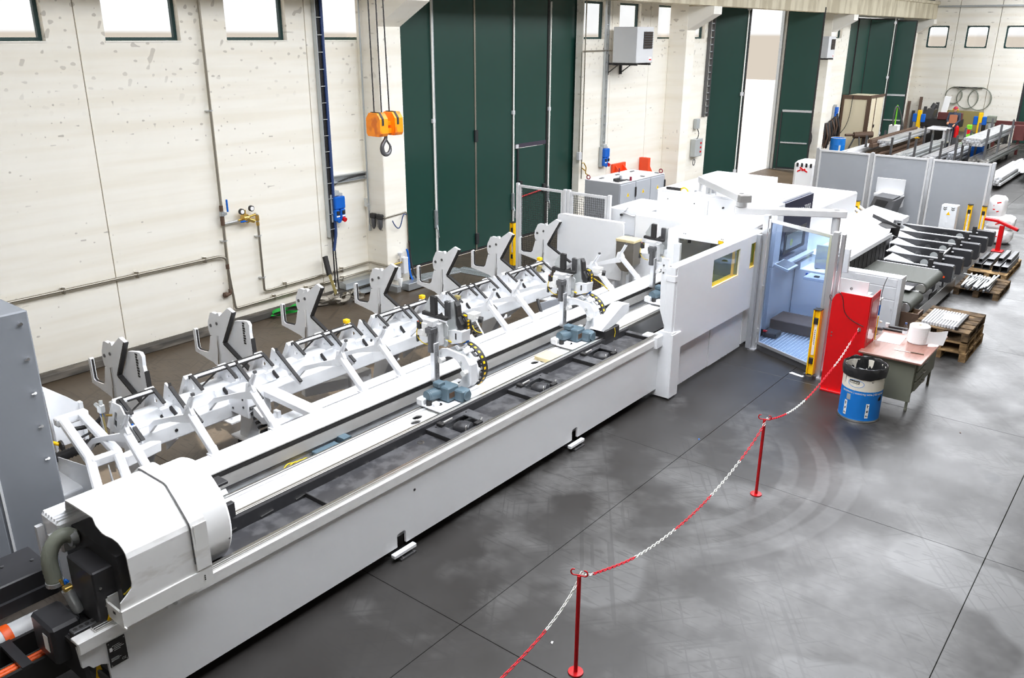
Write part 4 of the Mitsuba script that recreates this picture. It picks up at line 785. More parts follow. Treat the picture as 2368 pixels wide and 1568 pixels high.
# ------------------------------------------------------------------ bundle loader
ld = thing('tube_loader_frame', 'long white double beam of the tube loader running behind the machine bed', 'loader frame')
def rhs(x0, x1, y0, y1, z0, z1, t=.012):
    return prism(Polygon(rrect(y0, y1, z0, z1, .018)).difference(rrect(y0+t, y1-t, z0+t, z1-t, .010)), 'x', x0, x1)
part(ld, 'lower_beam', rhs(3.60, 10.9, 7.75, 8.03, .66, .84), 'm_white')
part(ld, 'upper_beam', rhs(3.56, 10.9, 7.90, 8.06, .84, 1.0), 'm_white')
for x, z in ((4.0, .90), (4.28, .91), (6.95, .92)): part(ld, 'bolt_hole', disc((x, 7.897, z), .018, .006, 'y', 10), 'm_rubber')
part(ld, 'bolt_hole', disc((4.06, 7.747, .76), .018, .006, 'y', 10), 'm_rubber')
for x in (3.75, 5.15, 7.30, 9.6):
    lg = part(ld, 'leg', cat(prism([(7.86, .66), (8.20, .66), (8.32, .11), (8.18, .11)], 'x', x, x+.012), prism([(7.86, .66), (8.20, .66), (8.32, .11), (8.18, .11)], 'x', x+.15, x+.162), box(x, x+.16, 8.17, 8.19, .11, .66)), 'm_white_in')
    part(lg, 'foot_plate', box(x-.06, x+.22, 8.08, 8.42, .085, .115, .006), 'm_white')
    part(lg, 'levelling_foot', cat(cyl((x+.02, 8.36, 0), (x+.02, 8.36, .09), .03, 10), cyl((x+.14, 8.2, 0), (x+.14, 8.2, .16), .018, 8), disc((x+.14, 8.2, .01), .045, .02, 'z', 10)), 'm_rubber')
    part(ld, 'gusset', prism([(7.75, .66), (8.0, .66), (8.0, .45)], 'x', x+.3, x+.32), 'm_white_in')
part(ld, 'web_plate', cat(*[prism([(8.06, .62), (8.20, .62), (8.12, 1.02), (8.06, 1.02)], 'x', x, x+.55) for x in (4.45, 5.83, 7.19, 8.55)]), 'm_white')
# benches with black edged ramps
def make_bench(x0, x1, label):
    t = thing('loading_bench', label, 'loader bench', 'loading benches on the loader beam')
    tb = part(t, 'top_bar', box(x0, x1, 7.945, 7.995, 1.165, 1.188), 'm_white')
    part(tb, 'edge_strip', cat(box(x0-.02, x1+.02, 7.993, 8.008, 1.16, 1.196), box(x0+.05, x1-.02, 7.930, 7.945, 1.163, 1.178)), 'm_rubber')
    xs = [x0, x1] if x1-x0 < .6 else [x0, (x0+x1)/2-.03, x1]
    for x in xs:
        rp = part(t, 'side_plate', prism(Polygon([(8.06, 1.19), (7.965, 1.188), (7.79, 1.085), (7.80, 1.05), (7.93, .99), (8.05, .99), (8.22, .88), (8.22, .80), (8.30, .80)]).difference(Polygon([(7.97, 1.12), (7.90, 1.075), (7.97, 1.045)])), 'x', x-.008, x+.008), 'm_white')
        part(rp, 'edge_strip', bar((x, 7.975, 1.199), (x, 7.782, 1.088), .036, .016), 'm_rubber')
        part(rp, 'back_brace', bar((x+.30, 7.97, 1.16), (x+.06, 8.02, .98), .014, .014), 'm_rubber') if x < x1-.1 else None
        part(rp, 'flange', prism([(8.02, 1.16), (8.06, 1.19), (8.28, .82), (8.22, .80)], 'x', x-.05, x+.05), 'm_white')
        part(rp, 'bolt', cat(disc((x+.02, 7.93, 1.06), .012, .03, 'x', 6), disc((x+.02, 7.99, 1.02), .012, .03, 'x', 6)), 'm_zinc')
    return t
make_bench(3.64, 3.99, 'short white loading bench with black edges at the near end of the loader')
P0 = 1.361
bn = ['first full length white loading bench from the near end of the loader', 'second full length white loading bench from the near end of the loader', 'third full length white loading bench, behind the first tube support carriage', 'fourth full length white loading bench, left of the second tube support carriage', 'last white loading bench at the far end of the loader']
b0 = make_bench(4.434, 5.34, bn[0])
for k in range(1, 5): dup(b0, bn[k], (P0*k, 0, 0))
for k, x in enumerate((5.30+P0, 5.30+2*P0+.02, 5.35+4*P0)):
    solo('yellow_sensor', box(x, x+.07, 8.03, 8.10, 1.19, 1.24, .006), 'm_yellow', ('yellow sensor block on the corner of the second full length loading bench', 'yellow sensor block on the corner of the third full length loading bench', 'yellow sensor block on the last loading bench')[k], 'sensor')
def make_ramp(x, label):
    t = thing('feed_ramp', label, 'ramp', 'black edged feed ramps of the loader')
    part(t, 'plate', prism([(8.02, 1.20), (7.90, 1.145), (7.53, .895), (7.54, .86), (7.74, .93), (7.76, .98), (7.88, .99), (8.06, .99), (8.10, .99)], 'x', x-.012, x+.012), 'm_white')
    part(t, 'edge_strip', cat(bar((x, 7.93, 1.178), (x, 7.52, .902), .040, .018), bar((x, 7.93, 1.178), (x+.03, 7.99, 1.19), .03, .016)), 'm_rubber')
    part(t, 'bolt', cat(*[disc((x-.016, y, z), .012, .012, 'x', 6) for y, z in ((7.95, 1.07), (7.88, 1.03), (7.7, .95))]), 'm_zinc')
    return t
rl = ['feed ramp beside the short bench at the near end of the loader', 'second feed ramp from the near end, in the gap before the first full length bench', 'third feed ramp from the near end, under the first full length bench', 'fourth feed ramp from the near end', 'fifth feed ramp from the near end', 'sixth feed ramp from the near end', 'seventh feed ramp, beside the first tube support carriage', 'eighth feed ramp, just beyond the first tube support carriage', 'ninth feed ramp, left of the second tube support carriage', 'feed ramp behind the second tube support carriage', 'last feed ramp at the far end of the loader']
r0 = make_ramp(3.585, rl[0])
for k, x in enumerate((4.155, 4.975, 5.516, 6.336, 6.877, 7.697, 8.238, 9.058, 9.60, 10.42)): dup(r0, rl[k+1], (x-3.585, 0, 0))
def make_stop(x):
    t = thing('tube_stop', 'small white stop with a black pad on the loader beam', 'stop', 'stops on the loader beam')
    part(t, 'bracket', prism([(-.07, .98), (.03, .98), (.05, .90), (.0, .86), (-.05, .90)], 'y', 7.87, 7.899).apply_translation((x, 0, 0)), 'm_white')
    part(t, 'pad', bar((x+.03, 7.875, .985), (x+.065, 7.83, .895), .022, .035), 'm_rubber')
    return t
s0 = make_stop(4.06)
for x in (4.70, 5.36, 6.07, 6.75, 7.42, 8.08, 8.76, 9.45, 10.1): dup(s0, labels[s0]['label'], (x-4.06, 0, 0))
# inclined arms from the loader to the rear beam of the bed
def make_arm(label, x=3.79):
    t = thing('loading_arm', label, 'loader arm', 'slanted arms between the loader and the machine bed')
    part(t, 'arm_tube', bar((x, 6.93, 1.285), (x, 6.60, .995), .075, .065, b=.010), 'm_white')
    part(t, 'arm_head', prism([(6.99, 1.36), (6.92, 1.38), (6.87, 1.30), (6.93, 1.20), (7.3, 1.10), (7.62, .96), (7.75, .84), (7.75, .92), (7.62, 1.02), (7.2, 1.19), (7.02, 1.26)], 'x', x-.02, x+.02), 'm_white')
    part(t, 'finger', cat(bar((x, 6.96, 1.30), (x, 6.845, 1.505), .012, .05), bar((x-.025, 6.955, 1.33), (x-.012, 6.85, 1.50), .03, .012)), 'm_white')
    part(t, 'finger_tip', box(x-.012, x+.018, 6.832, 6.86, 1.50, 1.525), 'm_darksteel')
    part(t, 'pad', bar((x+.05, 6.99, 1.30), (x+.055, 6.845, 1.20), .036, .022), 'm_rubber')
    part(t, 'foot', cat(box(x-.055, x+.055, 6.55, 6.64, .975, .987), prism([(6.64, .987), (6.56, .987), (6.60, 1.05), (6.66, 1.05)], 'x', x-.035, x+.035)), 'm_white')
    return t
al = ['first slanted loading arm, rising behind the headstock', 'second slanted loading arm from the headstock', 'third slanted loading arm from the headstock, left of the cable chain unit', 'fourth slanted loading arm from the headstock, right of the cable chain unit', 'slanted loading arm just left of the first tube support carriage', 'slanted loading arm just right of the first tube support carriage', 'slanted loading arm midway between the first and second tube support carriages', 'slanted loading arm left of the second tube support carriage', 'slanted loading arm just right of the second tube support carriage', 'slanted loading arm with a yellow cable beyond the second tube support carriage', 'last slanted loading arm before the guard wall']
a0 = make_arm(al[1])
dup(a0, al[0], (3.20-3.79, .08, 0))
for k, x in enumerate((4.49, 5.67, 6.25, 7.55, 8.22, 8.81, 9.70, 10.76, 11.55)): dup(a0, al[k+2], (x-3.79, .02, 0))

# storage brackets (Y shaped) behind the loader
def make_bracket(x, label):
    t = thing('storage_bracket', label, 'bracket', 'Y shaped storage brackets behind the loader')
    o = Polygon([(9.640, 1.085), (9.610, 1.105), (9.587, 1.095), (9.583, .850), (9.540, .828), (9.350, .842), (9.310, .880), (9.243, 1.096), (9.262, 1.150), (9.268, 1.20), (9.257, 1.277), (9.189, 1.404), (9.150, 1.418), (9.055, 1.415), (9.045, 1.431), (9.004, 1.437), (8.990, 1.40), (8.790, 1.545), (8.686, 1.512), (8.967, 1.047), (8.45, .79), (8.47, .74), (8.90, .62), (9.139, .679), (9.24, .725), (9.640, .785)])
    part(t, 'plate', prism(o.difference(sbox(9.20, 1.085, 9.30, 1.098)), 'x', x-.022, x+.022), 'm_white')
    part(t, 'hook_lining', pipe([(x, 9.582, 1.09), (x, 9.578, .852), (x, 9.538, .836), (x, 9.352, .850), (x, 9.316, .884), (x, 9.252, 1.09)], .011, .02, 6), 'm_rubber')
    part(t, 'edge_strip', cat(bar((x, 8.690, 1.508), (x, 8.965, 1.052), .052, .022, (0, 1, 0)), bar((x, 8.960, 1.048), (x, 8.45, .796), .052, .022)), 'm_rubber')
    part(t, 'post', cat(box(x-.05, x+.05, 8.92, 9.04, .02, .70), box(x-.05, x+.05, 8.9, 9.25, .52, .66, .006)), 'm_white')
    part(t, 'foot_plate', box(x-.12, x+.12, 8.84, 9.12, 0, .02), 'm_white')
    part(t, 'pivot_bolt', cat(disc((x-.024, 9.20, 1.235), .022, .012, 'x', 12), disc((x-.024, 9.06, 1.29), .020, .012, 'x', 12)), 'm_darksteel', 30)
    part(t, 'cylinder_rod', cat(cyl((x-.06, 9.03, .66), (x-.045, 9.04, 1.14), .014, 8), cyl((x-.075, 9.06, .5), (x-.055, 9.03, .9), .02, 8)), 'm_chrome', 30)
    return t
def bx(k): return 4.125+1.361*k
bl = ['Y shaped storage bracket nearest the viewer, with a chain housing', 'second Y shaped storage bracket from the near end, with a chain housing', 'third Y shaped storage bracket from the near end, in front of the green sling', 'fourth Y shaped storage bracket from the near end, in front of the first column', 'fifth Y shaped storage bracket, in front of the checker plate cable cover', 'sixth Y shaped storage bracket, left of the yellow light curtain post', 'last Y shaped storage bracket, in front of the mesh fence']
br0 = make_bracket(bx(0), bl[0]); brs = [br0]
for k in range(1, 7): brs.append(dup(br0, bl[k], (1.361*k, 0, 0)))
for k in (0, 1):
    x = bx(k)+.10
    h_ = part(brs[k], 'chain_housing', prism([(8.74, 1.38), (8.56, 1.42), (8.48, 1.425), (8.445, 1.39), (8.455, 1.28), (8.435, 1.15), (8.415, .93), (8.44, .82), (8.9, .99), (8.95, 1.05)], 'x', x-.07, x-.03), 'm_white')
    part(h_, 'drive_chain', cat(*[box(x-.075, x-.025, 8.545+.008*math.sin(i*2), 8.585, 1.12+.032*i, 1.142+.032*i) for i in range(9)]), 'm_rubber')
    part(h_, 'edge_strip', bar((x-.05, 8.425, 1.22), (x-.05, 8.408, .90), .05, .014, (0, 1, 0)), 'm_rubber')
# frame at the near end of the loader
ef = thing('loader_end_frame', 'white welded frame with two bent tubes behind the headstock', 'frame')
part(ef, 'bent_tube', cat(bar((3.17, 8.26, 1.04), (2.94, 7.22, 1.04), .085, .08, b=.014), bar((2.945, 7.25, 1.045), (2.72, 6.60, .80), .085, .08, b=.014)), 'm_white')
part(ef, 'bent_tube', cat(bar((3.36, 8.26, 1.04), (3.17, 7.18, 1.04), .085, .08, b=.014), bar((3.175, 7.21, 1.045), (3.0, 6.60, .80), .085, .08, b=.014)), 'm_white')
part(ef, 'cross_tube', cat(bar((3.10, 8.28, 1.04), (3.42, 8.28, 1.04), .09, .09, b=.012), bar((2.93, 7.20, 1.03), (3.2, 7.18, 1.03), .085, .085, b=.01), bar((3.17, 7.14, .96), (3.75, 7.62, .74), .12, .11, b=.01)), 'm_white')
part(ef, 'rear_plate', cat(prism([(8.30, .45), (9.05, .45), (8.60, 1.34), (8.36, 1.36)], 'x', 3.08, 3.10), prism([(3.05, .62), (3.50, .62), (3.50, 1.02), (3.40, 1.12), (3.06, 1.42)], 'y', 8.60, 8.62)), 'm_white')
part(ef, 'side_rib', cat(box(3.48, 3.52, 8.58, 8.64, .6, 1.04), prism([(7.35, .55), (8.2, .40), (8.25, .75), (7.4, .9)], 'x', 2.98, 2.99)), 'm_white_in')
part(ef, 'base_box', prism(rrect(7.60, 8.22, .22, .62, .03), 'x', 2.72, 2.98), 'm_white_in')
part(ef, 'base_hole', disc((2.715, 7.95, .48), .055, .012, 'x', 16), 'm_rubber')
part(ef, 'cable_gland', disc((2.93, 7.78, 1.02), .05, .02, 'x', 14), 'm_rubber')
part(ef, 'yellow_hose', pipe(spline([(2.92, 7.80, 1.03), (2.85, 7.9, 1.05), (2.78, 8.02, 1.04)], 10), .018, 0, 8), 'm_yellow', True)
part(ef, 'corrugated_hose', sweep(spline([(2.85, 8.2, .74), (3.0, 8.1, .76), (3.2, 8.0, .82), (3.38, 7.95, .88)], 40), [.045+.010*(i % 2) for i in range(40)], 10), 'm_rubber', True)
part(ef, 'yellow_wire', pipe(spline([(3.0, 7.1, .7), (3.03, 7.0, .62), (3.02, 6.9, .56), (2.95, 6.85, .52)], 14), .009, 0, 6), 'm_yellowcable', True)
part(ef, 'white_cap', cat(cyl((2.96, 6.86, .44), (2.96, 6.86, .50), .09, 18), box(2.8, 2.9, 6.85, 6.95, .40, .50, .01)), 'm_offwhite', 30)
part(ef, 'triangular_rib', prism([(7.15, .98), (7.13, .72), (7.05, .62)], 'x', 3.05, 3.06), 'm_white')
ep = thing('loader_end_panel', 'white cut-out end panel standing at the near end of the loader benches', 'panel')
part(ep, 'panel', prism(Polygon([(7.81, 1.20), (7.97, 1.20), (8.20, .64), (8.17, .62), (8.06, .70), (7.74, .72), (7.67, 1.02)]).difference(unary_union([Polygon([(7.90, 1.10), (7.94, 1.10), (8.02, .93), (7.96, .90)]), Polygon([(8.01, .84), (8.07, .84), (8.10, .74), (7.95, .76)])])), 'x', 3.545, 3.56), 'm_white')
part(ep, 'flange', box(3.545, 3.60, 7.66, 7.68, .75, 1.02), 'm_white')
part(ep, 'blue_valve', cyl((3.58, 7.70, .96), (3.58, 7.68, 1.03), .010, 8), 'm_blue')
gv = thing('pneumatic_valve', 'small pneumatic valve with a blue fitting and black hose beside the loader end panel', 'valve')
part(gv, 'back_plate', prism([(8.02, .86), (8.06, 1.04), (8.0, 1.10), (7.97, .88)], 'x', 3.44, 3.455), 'm_khaki')
part(gv, 'face_plate', prism([(8.025, .88), (8.06, 1.04), (8.01, 1.09), (7.985, .9)], 'x', 3.430, 3.442), 'm_lightgrey')
part(gv, 'valve_body', cat(box(3.42, 3.48, 7.98, 8.05, 1.10, 1.20, .012), cyl((3.44, 8.05, 1.16), (3.44, 8.10, 1.18), .02, 8), cyl((3.45, 8.0, 1.2), (3.45, 8.0, 1.24), .02, 8)), 'm_zinc')
part(gv, 'blue_fitting', cyl((3.45, 8.02, 1.06), (3.45, 8.02, 1.11), .02, 8), 'm_blue', 30)
part(gv, 'brass_tap', cyl((3.47, 7.98, 1.08), (3.52, 7.95, 1.07), .012, 8), 'm_brass', 30)
part(gv, 'black_hose', pipe(spline([(3.45, 8.03, 1.06), (3.40, 8.06, 1.0), (3.28, 8.12, .97), (3.16, 8.16, .97)], 16), .022, 0, 8), 'm_rubber', True)
part(gv, 'rod', cyl((3.25, 8.10, .88), (3.46, 8.02, .96), .012, 8), 'm_darksteel', 30)
part(gv, 'stem', cyl((3.43, 8.06, .98), (3.36, 8.12, .80), .03, 10), 'm_rust', 30)
# cable chain unit between loader and bed
cu = thing('cable_chain_unit', 'white housing with two black cable chains between the loader and the machine bed', 'cable chain')
part(cu, 'housing', cat(box(4.72, 5.02, 7.42, 7.78, .74, 1.02, .01)), 'm_white')
part(cu, 'wide_arm', bar((5.02, 7.50, .97), (5.02, 6.60, .94), .16, .075, b=.008), 'm_white')
part(cu, 'black_chain', cat(*[obox((4.80, 7.42-.035*i, .86-.045*i), .12, .028, .05, (1, 0, 0), (0, .62, .78)) for i in range(12)]), 'm_rubber')
part(cu, 'black_chain', cat(*[obox((4.97, 7.30-.042*i, .74-.03*i), .10, .034, .05, (1, 0, 0), (0, .8, .6)) for i in range(13)]), 'm_rubber')
part(cu, 'angle_bracket', cat(prism([(7.36, .80), (7.20, .74), (7.10, .78), (7.12, .86), (7.20, .82), (7.34, .90)], 'x', 4.74, 4.86), box(4.86, 4.90, 7.08, 7.16, .66, .88)), 'm_lightgrey')
part(cu, 'guide_rail', bar((4.88, 7.40, .92), (4.86, 6.95, .42), .05, .02), 'm_alu')
part(cu, 'yellow_wire', sweep([(4.76, 7.33+.03*math.cos(a), .80+.04*math.sin(a)) for a in np.linspace(.8, 4.6, 12)], .007, 6), 'm_yellow', True)
part(cu, 'motor_cover', cat(cyl((4.55, 7.25, .30), (4.72, 7.10, .42), .09, 16)), 'm_grey', 30)
part(cu, 'bolt', cat(*[disc((4.72, y, z), .014, .01, 'x', 8) for y, z in ((7.70, .95), (7.5, .95), (7.7, .8), (7.5, .86))]), 'm_rubber')
jb = thing('junction_box', 'light grey box with a round sticker on the floor behind the loader', 'junction box')
part(jb, 'box', box(6.62, 6.97, 7.95, 8.18, .28, .50, .008), 'm_white')
part(jb, 'sticker', disc((6.75, 8.06, .501), .035, .002, 'z', 20), 'm_red')
part(jb, 'sticker_center', disc((6.75, 8.06, .5025), .028, .002, 'z', 20), 'm_paper')
part(jb, 'sticker_mark', cat(box(6.735, 6.765, 8.055, 8.065, .5035, .505), box(6.745, 6.755, 8.045, 8.075, .5035, .505)), 'm_rubber')
part(jb, 'legs', cat(box(6.65, 6.70, 8.0, 8.05, 0, .28), box(6.88, 6.93, 8.1, 8.15, 0, .28)), 'm_white_in')
part(jb, 'side_duct', bar((6.62, 8.05, .40), (6.05, 8.22, .42), .12, .14), 'm_white_in')
gd = thing('wire_duct', 'slotted grey wire duct between the loader and the bed', 'cable duct')
part(gd, 'duct', cat(box(5.28, 5.62, 7.38, 7.48, .50, .52), box(5.28, 5.62, 7.38, 7.39, .50, .58), box(5.28, 5.62, 7.47, 7.48, .50, .58)), 'm_bluegrey')
for i in range(6): part(gd, 'slot', box(5.30+.055*i, 5.325+.055*i, 7.376, 7.382, .52, .57), 'm_lightgrey')
# strut and cable chain next to the second carriage
st = thing('cable_chain_unit', 'slanted black cable chain with a grey rail left of the second tube support carriage', 'cable chain')
part(st, 'black_chain', cat(*[obox((8.55, 7.55-.04*i, .80-.05*i), .12, .03, .05, (1, 0, 0), (0, .62, .78)) for i in range(12)]), 'm_rubber')
part(st, 'guide_rail', bar((8.63, 7.55, .82), (8.63, 7.10, .24), .03, .02), 'm_alu')
part(st, 'yellow_wire', pipe(spline([(8.50, 7.5, .80), (8.48, 7.42, .74), (8.52, 7.34, .72)], 8), .008, 0, 6), 'm_yellowcable', True)
# blue topped valve behind the bed
bv = thing('filter_regulator', 'small regulator with a blue cap and blue hoses between the slanted arms behind the bed', 'regulator')
part(bv, 'body', box(10.10, 10.22, 7.05, 7.15, .55, .72, .01), 'm_zinc')
part(bv, 'blue_cap', cyl((10.16, 7.10, .72), (10.16, 7.10, .84), .045, 14), 'm_blue', 30)
part(bv, 'blue_hose', cat(pipe(spline([(10.10, 7.10, .62), (9.9, 7.05, .60), (9.7, 6.98, .50), (9.6, 6.9, .36)], 16), .016, 0, 8), pipe(spline([(10.05, 7.12, .60), (9.85, 7.1, .50), (9.86, 7.05, .36)], 12), .014, 0, 8)), 'm_blue', True)
part(bv, 'black_hose', pipe(spline([(9.7, 7.25, .95), (9.62, 7.1, .75), (9.56, 6.95, .55), (9.5, 6.85, .45)], 12), .025, 0, 8), 'm_rubber', True)
part(bv, 'back_panel', prism([(9.8, .5), (10.7, .5), (10.7, .78), (9.8, .86)], 'y', 7.28, 7.30), 'm_grey')
for k, (x, y, z) in enumerate(((8.62, 7.93, 1.08), (10.60, 7.93, 1.12), (10.95, 7.35, 1.12))):
    ss = thing('sensor_bracket', ('small dark sensor on the bench right of the second tube support carriage', 'small dark sensor on the last loading bench', 'dark sensor with a yellow cable on the arm nearest the guard wall')[k], 'sensor')
    part(ss, 'bracket', cat(box(x, x+.06, y-.05, y+.03, z-.05, z+.05, .008), box(x+.06, x+.10, y-.02, y+.05, z-.02, z+.03, .006)), 'm_khaki')
    part(ss, 'sensor_head', cyl((x+.03, y-.05, z), (x+.05, y-.10, z-.05), .016, 8), 'm_rubber', 30)
    if k == 2: part(ss, 'yellow_cable', pipe(spline([(x, y-.05, z), (x-.08, y-.3, z-.05), (x-.12, y-.55, z-.13), (x-.12, y-.68, z-.22)], 16), .009, 0, 6), 'm_yellowcable', True)

# ================================================================== GUARD WALL, CABIN, OPERATOR STATION
gw = thing('guard_wall', 'white sheet metal guard wall with two yellow laser windows at the end of the bed', 'guard wall')
up_ = Polygon(sbox(9.62, .70, 12.42, 1.85)).difference(unary_union([sbox(10.67, 1.345, 11.54, 1.745), sbox(11.93, 1.37, 12.33, 1.745)]))
part(gw, 'front_panel', prism(up_, 'y', 4.92, 4.945), 'm_white')
part(gw, 'top_cap', box(9.60, 12.42, 4.92, 5.05, 1.845, 1.87, .004), 'm_white')
part(gw, 'back_panel', prism(up_, 'y', 5.02, 5.04), 'm_white')
for i, (a, b, z0, z1) in enumerate(((10.67, 11.54, 1.345, 1.745), (11.93, 12.33, 1.37, 1.745))):
    wn = part(gw, 'laser_window', trimesh.Trimesh([[a, 4.95, z0], [b, 4.95, z0], [b, 4.95, z1], [a, 4.95, z1]], [[0, 1, 2], [0, 2, 3]], process=False), 'm_yellowglass', label='yellow laser safety window')
    part(wn, 'edge_frame', cat(box(a, b, 4.92, 5.04, z0-.012, z0), box(b-.10, b-.085, 4.96, 5.0, z0, z1)), 'm_limegreen' if i < 0 else 'm_yellow')
part(gw, 'lower_panel', box(9.66, 10.90, 5.00, 5.02, .06, .72), 'm_white')
part(gw, 'lower_panel', box(10.91, 12.02, 4.99, 5.01, .06, .72), 'm_white')
part(gw, 'corner_post', box(12.08, 12.30, 5.0, 5.03, .08, .74), 'm_white')
part(gw, 'gap_post', box(12.30, 12.36, 5.02, 5.06, .02, .8), 'm_rubber')
part(gw, 'end_pillar', cat(prism([(4.90, .03), (5.20, .03), (5.20, .90), (5.10, .97), (4.90, .97)], 'x', 9.56, 9.66), box(9.57, 9.66, 4.93, 5.05, .9, 1.86, .006), prism([(5.05, 1.0), (5.14, 1.25), (5.16, 1.95), (5.05, 1.95)], 'x', 9.60, 9.64)), 'm_white')
part(gw, 'pillar_fold', box(9.55, 9.79, 4.89, 4.93, .03, .95, .006), 'm_white')
part(gw, 'bolt', cat(*[disc((9.595, y, z), .012, .012, 'x', 8) for y, z in ((5.12, 1.86), (5.02, 1.86), (5.12, 1.76), (5.12, .94), (4.98, .60), (4.98, .2))]), 'm_darksteel')
part(gw, 'hinge_block', box(9.56, 9.63, 4.92, 5.06, 1.66, 1.75, .008), 'm_white')
part(gw, 'bed_corner_plate', cat(box(9.40, 9.56, 5.04, 5.10, .76, .92, .006), box(9.45, 9.60, 5.10, 5.3, .88, .9)), 'm_white')
for x, z in ((12.26, 1.775),): pl_ = part(gw, 'warning_label', box(x, x+.10, 4.914, 4.92, z, z+.055), 'm_yellow')
nb = thing('inner_housing', 'white inner housing with a sloping roof behind the guard wall', 'housing')
part(nb, 'roof', prism([(5.06, 1.86), (6.04, 1.88), (6.04, 1.91), (5.06, 1.885)], 'x', 11.40, 12.93), 'm_white')
part(nb, 'fascia', box(11.395, 11.41, 5.06, 6.04, 1.79, 1.90, .003), 'm_white')
part(nb, 'side_wall', box(11.40, 12.93, 6.02, 6.04, 1.0, 1.9), 'm_white')
part(nb, 'front_post', box(11.385, 11.43, 5.86, 6.04, .95, 1.9), 'm_white')
part(nb, 'post_bracket', box(11.34, 11.40, 5.80, 5.9, 1.2, 1.72, .006), 'm_white_in')
part(nb, 'back_lining', box(12.86, 12.90, 5.06, 6.02, .9, 1.86), 'm_dirtygrey') if False else part(nb, 'back_lining', box(12.86, 12.90, 5.06, 6.02, .9, 1.86), 'm_greyplastic')
part(nb, 'lining_seam', box(12.855, 12.865, 5.60, 5.61, .9, 1.86), 'm_darksteel')
wl_ = part(nb, 'warning_label', box(11.385, 11.396, 5.13, 5.21, 1.80, 1.85), 'm_yellow')
part(nb, 'label_border', cat(box(11.383, 11.386, 5.13, 5.21, 1.80, 1.803), box(11.383, 11.386, 5.13, 5.21, 1.847, 1.85), box(11.383, 11.386, 5.13, 5.133, 1.80, 1.85), box(11.383, 11.386, 5.207, 5.21, 1.80, 1.85)), 'm_rubber')
for y in (5.14, 5.165, 5.75, 5.78): part(nb, 'rivet', disc((11.392, y, 1.875), .006, .008, 'x', 6), 'm_darksteel')
part(nb, 'roof_flap', prism([(12.0, 1.885), (12.9, 1.885), (12.9, 1.93)], 'y', 5.06, 5.08), 'm_lightgrey')
cab = thing('cutting_cabin', 'large white machine cabin with a dark blue front window panel', 'machine cabin')
part(cab, 'body', box(12.93, 14.44, 5.0, 7.12, .10, 2.17, .01), 'm_white')
part(cab, 'roof_rim', cat(box(12.93, 12.97, 5.0, 7.12, 2.17, 2.20), box(12.93, 14.44, 7.08, 7.12, 2.17, 2.20), box(12.97, 14.44, 5.0, 5.04, 2.17, 2.20)), 'm_white')
part(cab, 'side_door', box(12.915, 12.93, 6.20, 6.98, 1.62, 2.10, .004), 'm_white')
part(cab, 'seam', cat(box(12.924, 12.93, 6.15, 6.16, .9, 2.1), box(12.924, 12.93, 5.1, 7.0, 1.60, 1.606)), 'm_lightgrey')
for y, z in ((6.9, 2.05), (6.4, 2.03), (6.9, 1.75)): part(cab, 'screw', disc((12.912, y, z), .010, .01, 'x', 8), 'm_darksteel')
part(cab, 'black_plug', disc((12.92, 5.88, 2.02), .016, .03, 'x', 10), 'm_rubber')
part(cab, 'lower_front', box(12.93, 14.44, 4.95, 5.0, .10, 1.16, .004), 'm_white')
part(cab, 'left_front', box(12.93, 13.19, 4.95, 5.0, 1.17, 2.17, .004), 'm_white')
fp = part(cab, 'window_panel', box(13.19, 14.44, 4.945, 5.0, 1.17, 2.17, .004), 'm_navy', label='dark blue glossy window panel')
part(fp, 'lettering', text_on('Tube', .075, (13.78, 4.943, 1.93), (1, 0, 0), (0, 0, 1), .002, True), 'm_paper')
part(fp, 'lettering', text_on('7000', .085, (14.04, 4.943, 1.93), (1, 0, 0), (0, 0, 1), .002), 'm_lightgrey')
part(fp, 'inner_window', box(13.32, 14.25, 4.940, 4.946, 1.30, 1.68), 'm_rubber')
part(fp, 'window_view', box(13.40, 14.10, 4.937, 4.941, 1.36, 1.62), mat('m_olive', lin(96, 100, 84), .25) or 'm_olive')
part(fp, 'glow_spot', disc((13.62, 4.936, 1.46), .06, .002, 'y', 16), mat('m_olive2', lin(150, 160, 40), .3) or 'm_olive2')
part(cab, 'tool_ledge', box(13.2, 14.5, 4.84, 4.95, 1.12, 1.17, .006), 'm_lightgrey')
tk = part(cab, 'keypad_shelf', obox((13.18, 4.82, 1.17), .42, .26, .045, (1, 0, 0), (0, 1, .25), .006), 'm_lightgrey')
part(tk, 'keypad', obox((13.18, 4.82, 1.197), .36, .20, .006, (1, 0, 0), (0, 1, .25)), 'm_darksteel')
rb = part(cab, 'roof_box', box(13.28, 13.87, 5.38, 6.48, 2.17, 2.46, .008), 'm_white')
part(cab, 'roof_recess', box(12.99, 13.3, 6.55, 7.0, 2.175, 2.18), 'm_grey')
part(cab, 'roof_fitting', cat(box(13.05, 13.08, 6.50, 6.55, 2.17, 2.30), box(13.1, 13.2, 6.30, 6.36, 2.17, 2.32), pipe([(13.12, 6.22, 2.17), (13.12, 6.22, 2.36), (13.12, 6.12, 2.36), (13.12, 6.12, 2.17)], .014, .03, 8)), 'm_offwhite')
part(cab, 'yellow_hose', sweep([(13.02+.0*a, 6.66+.07*math.cos(a), 2.19+.06*math.sin(a)) for a in np.linspace(0, 3.14, 12)], .012, 6), 'm_yellow', True)
part(cab, 'dark_duct', box(12.98, 13.02, 6.72, 6.98, 2.18, 2.24), 'm_rubber')
for i in range(7): part(cab, 'roof_screw', cat(cyl((13.2+.18*i, 5.12, 2.17), (13.2+.18*i, 5.12, 2.176), .009, 6)), 'm_darksteel')
rc = thing('exit_housing', 'lower white housing joined to the right of the dark blue window panel', 'housing')
part(rc, 'body', box(14.45, 16.95, 4.98, 7.05, .15, 1.85, .01), 'm_white')
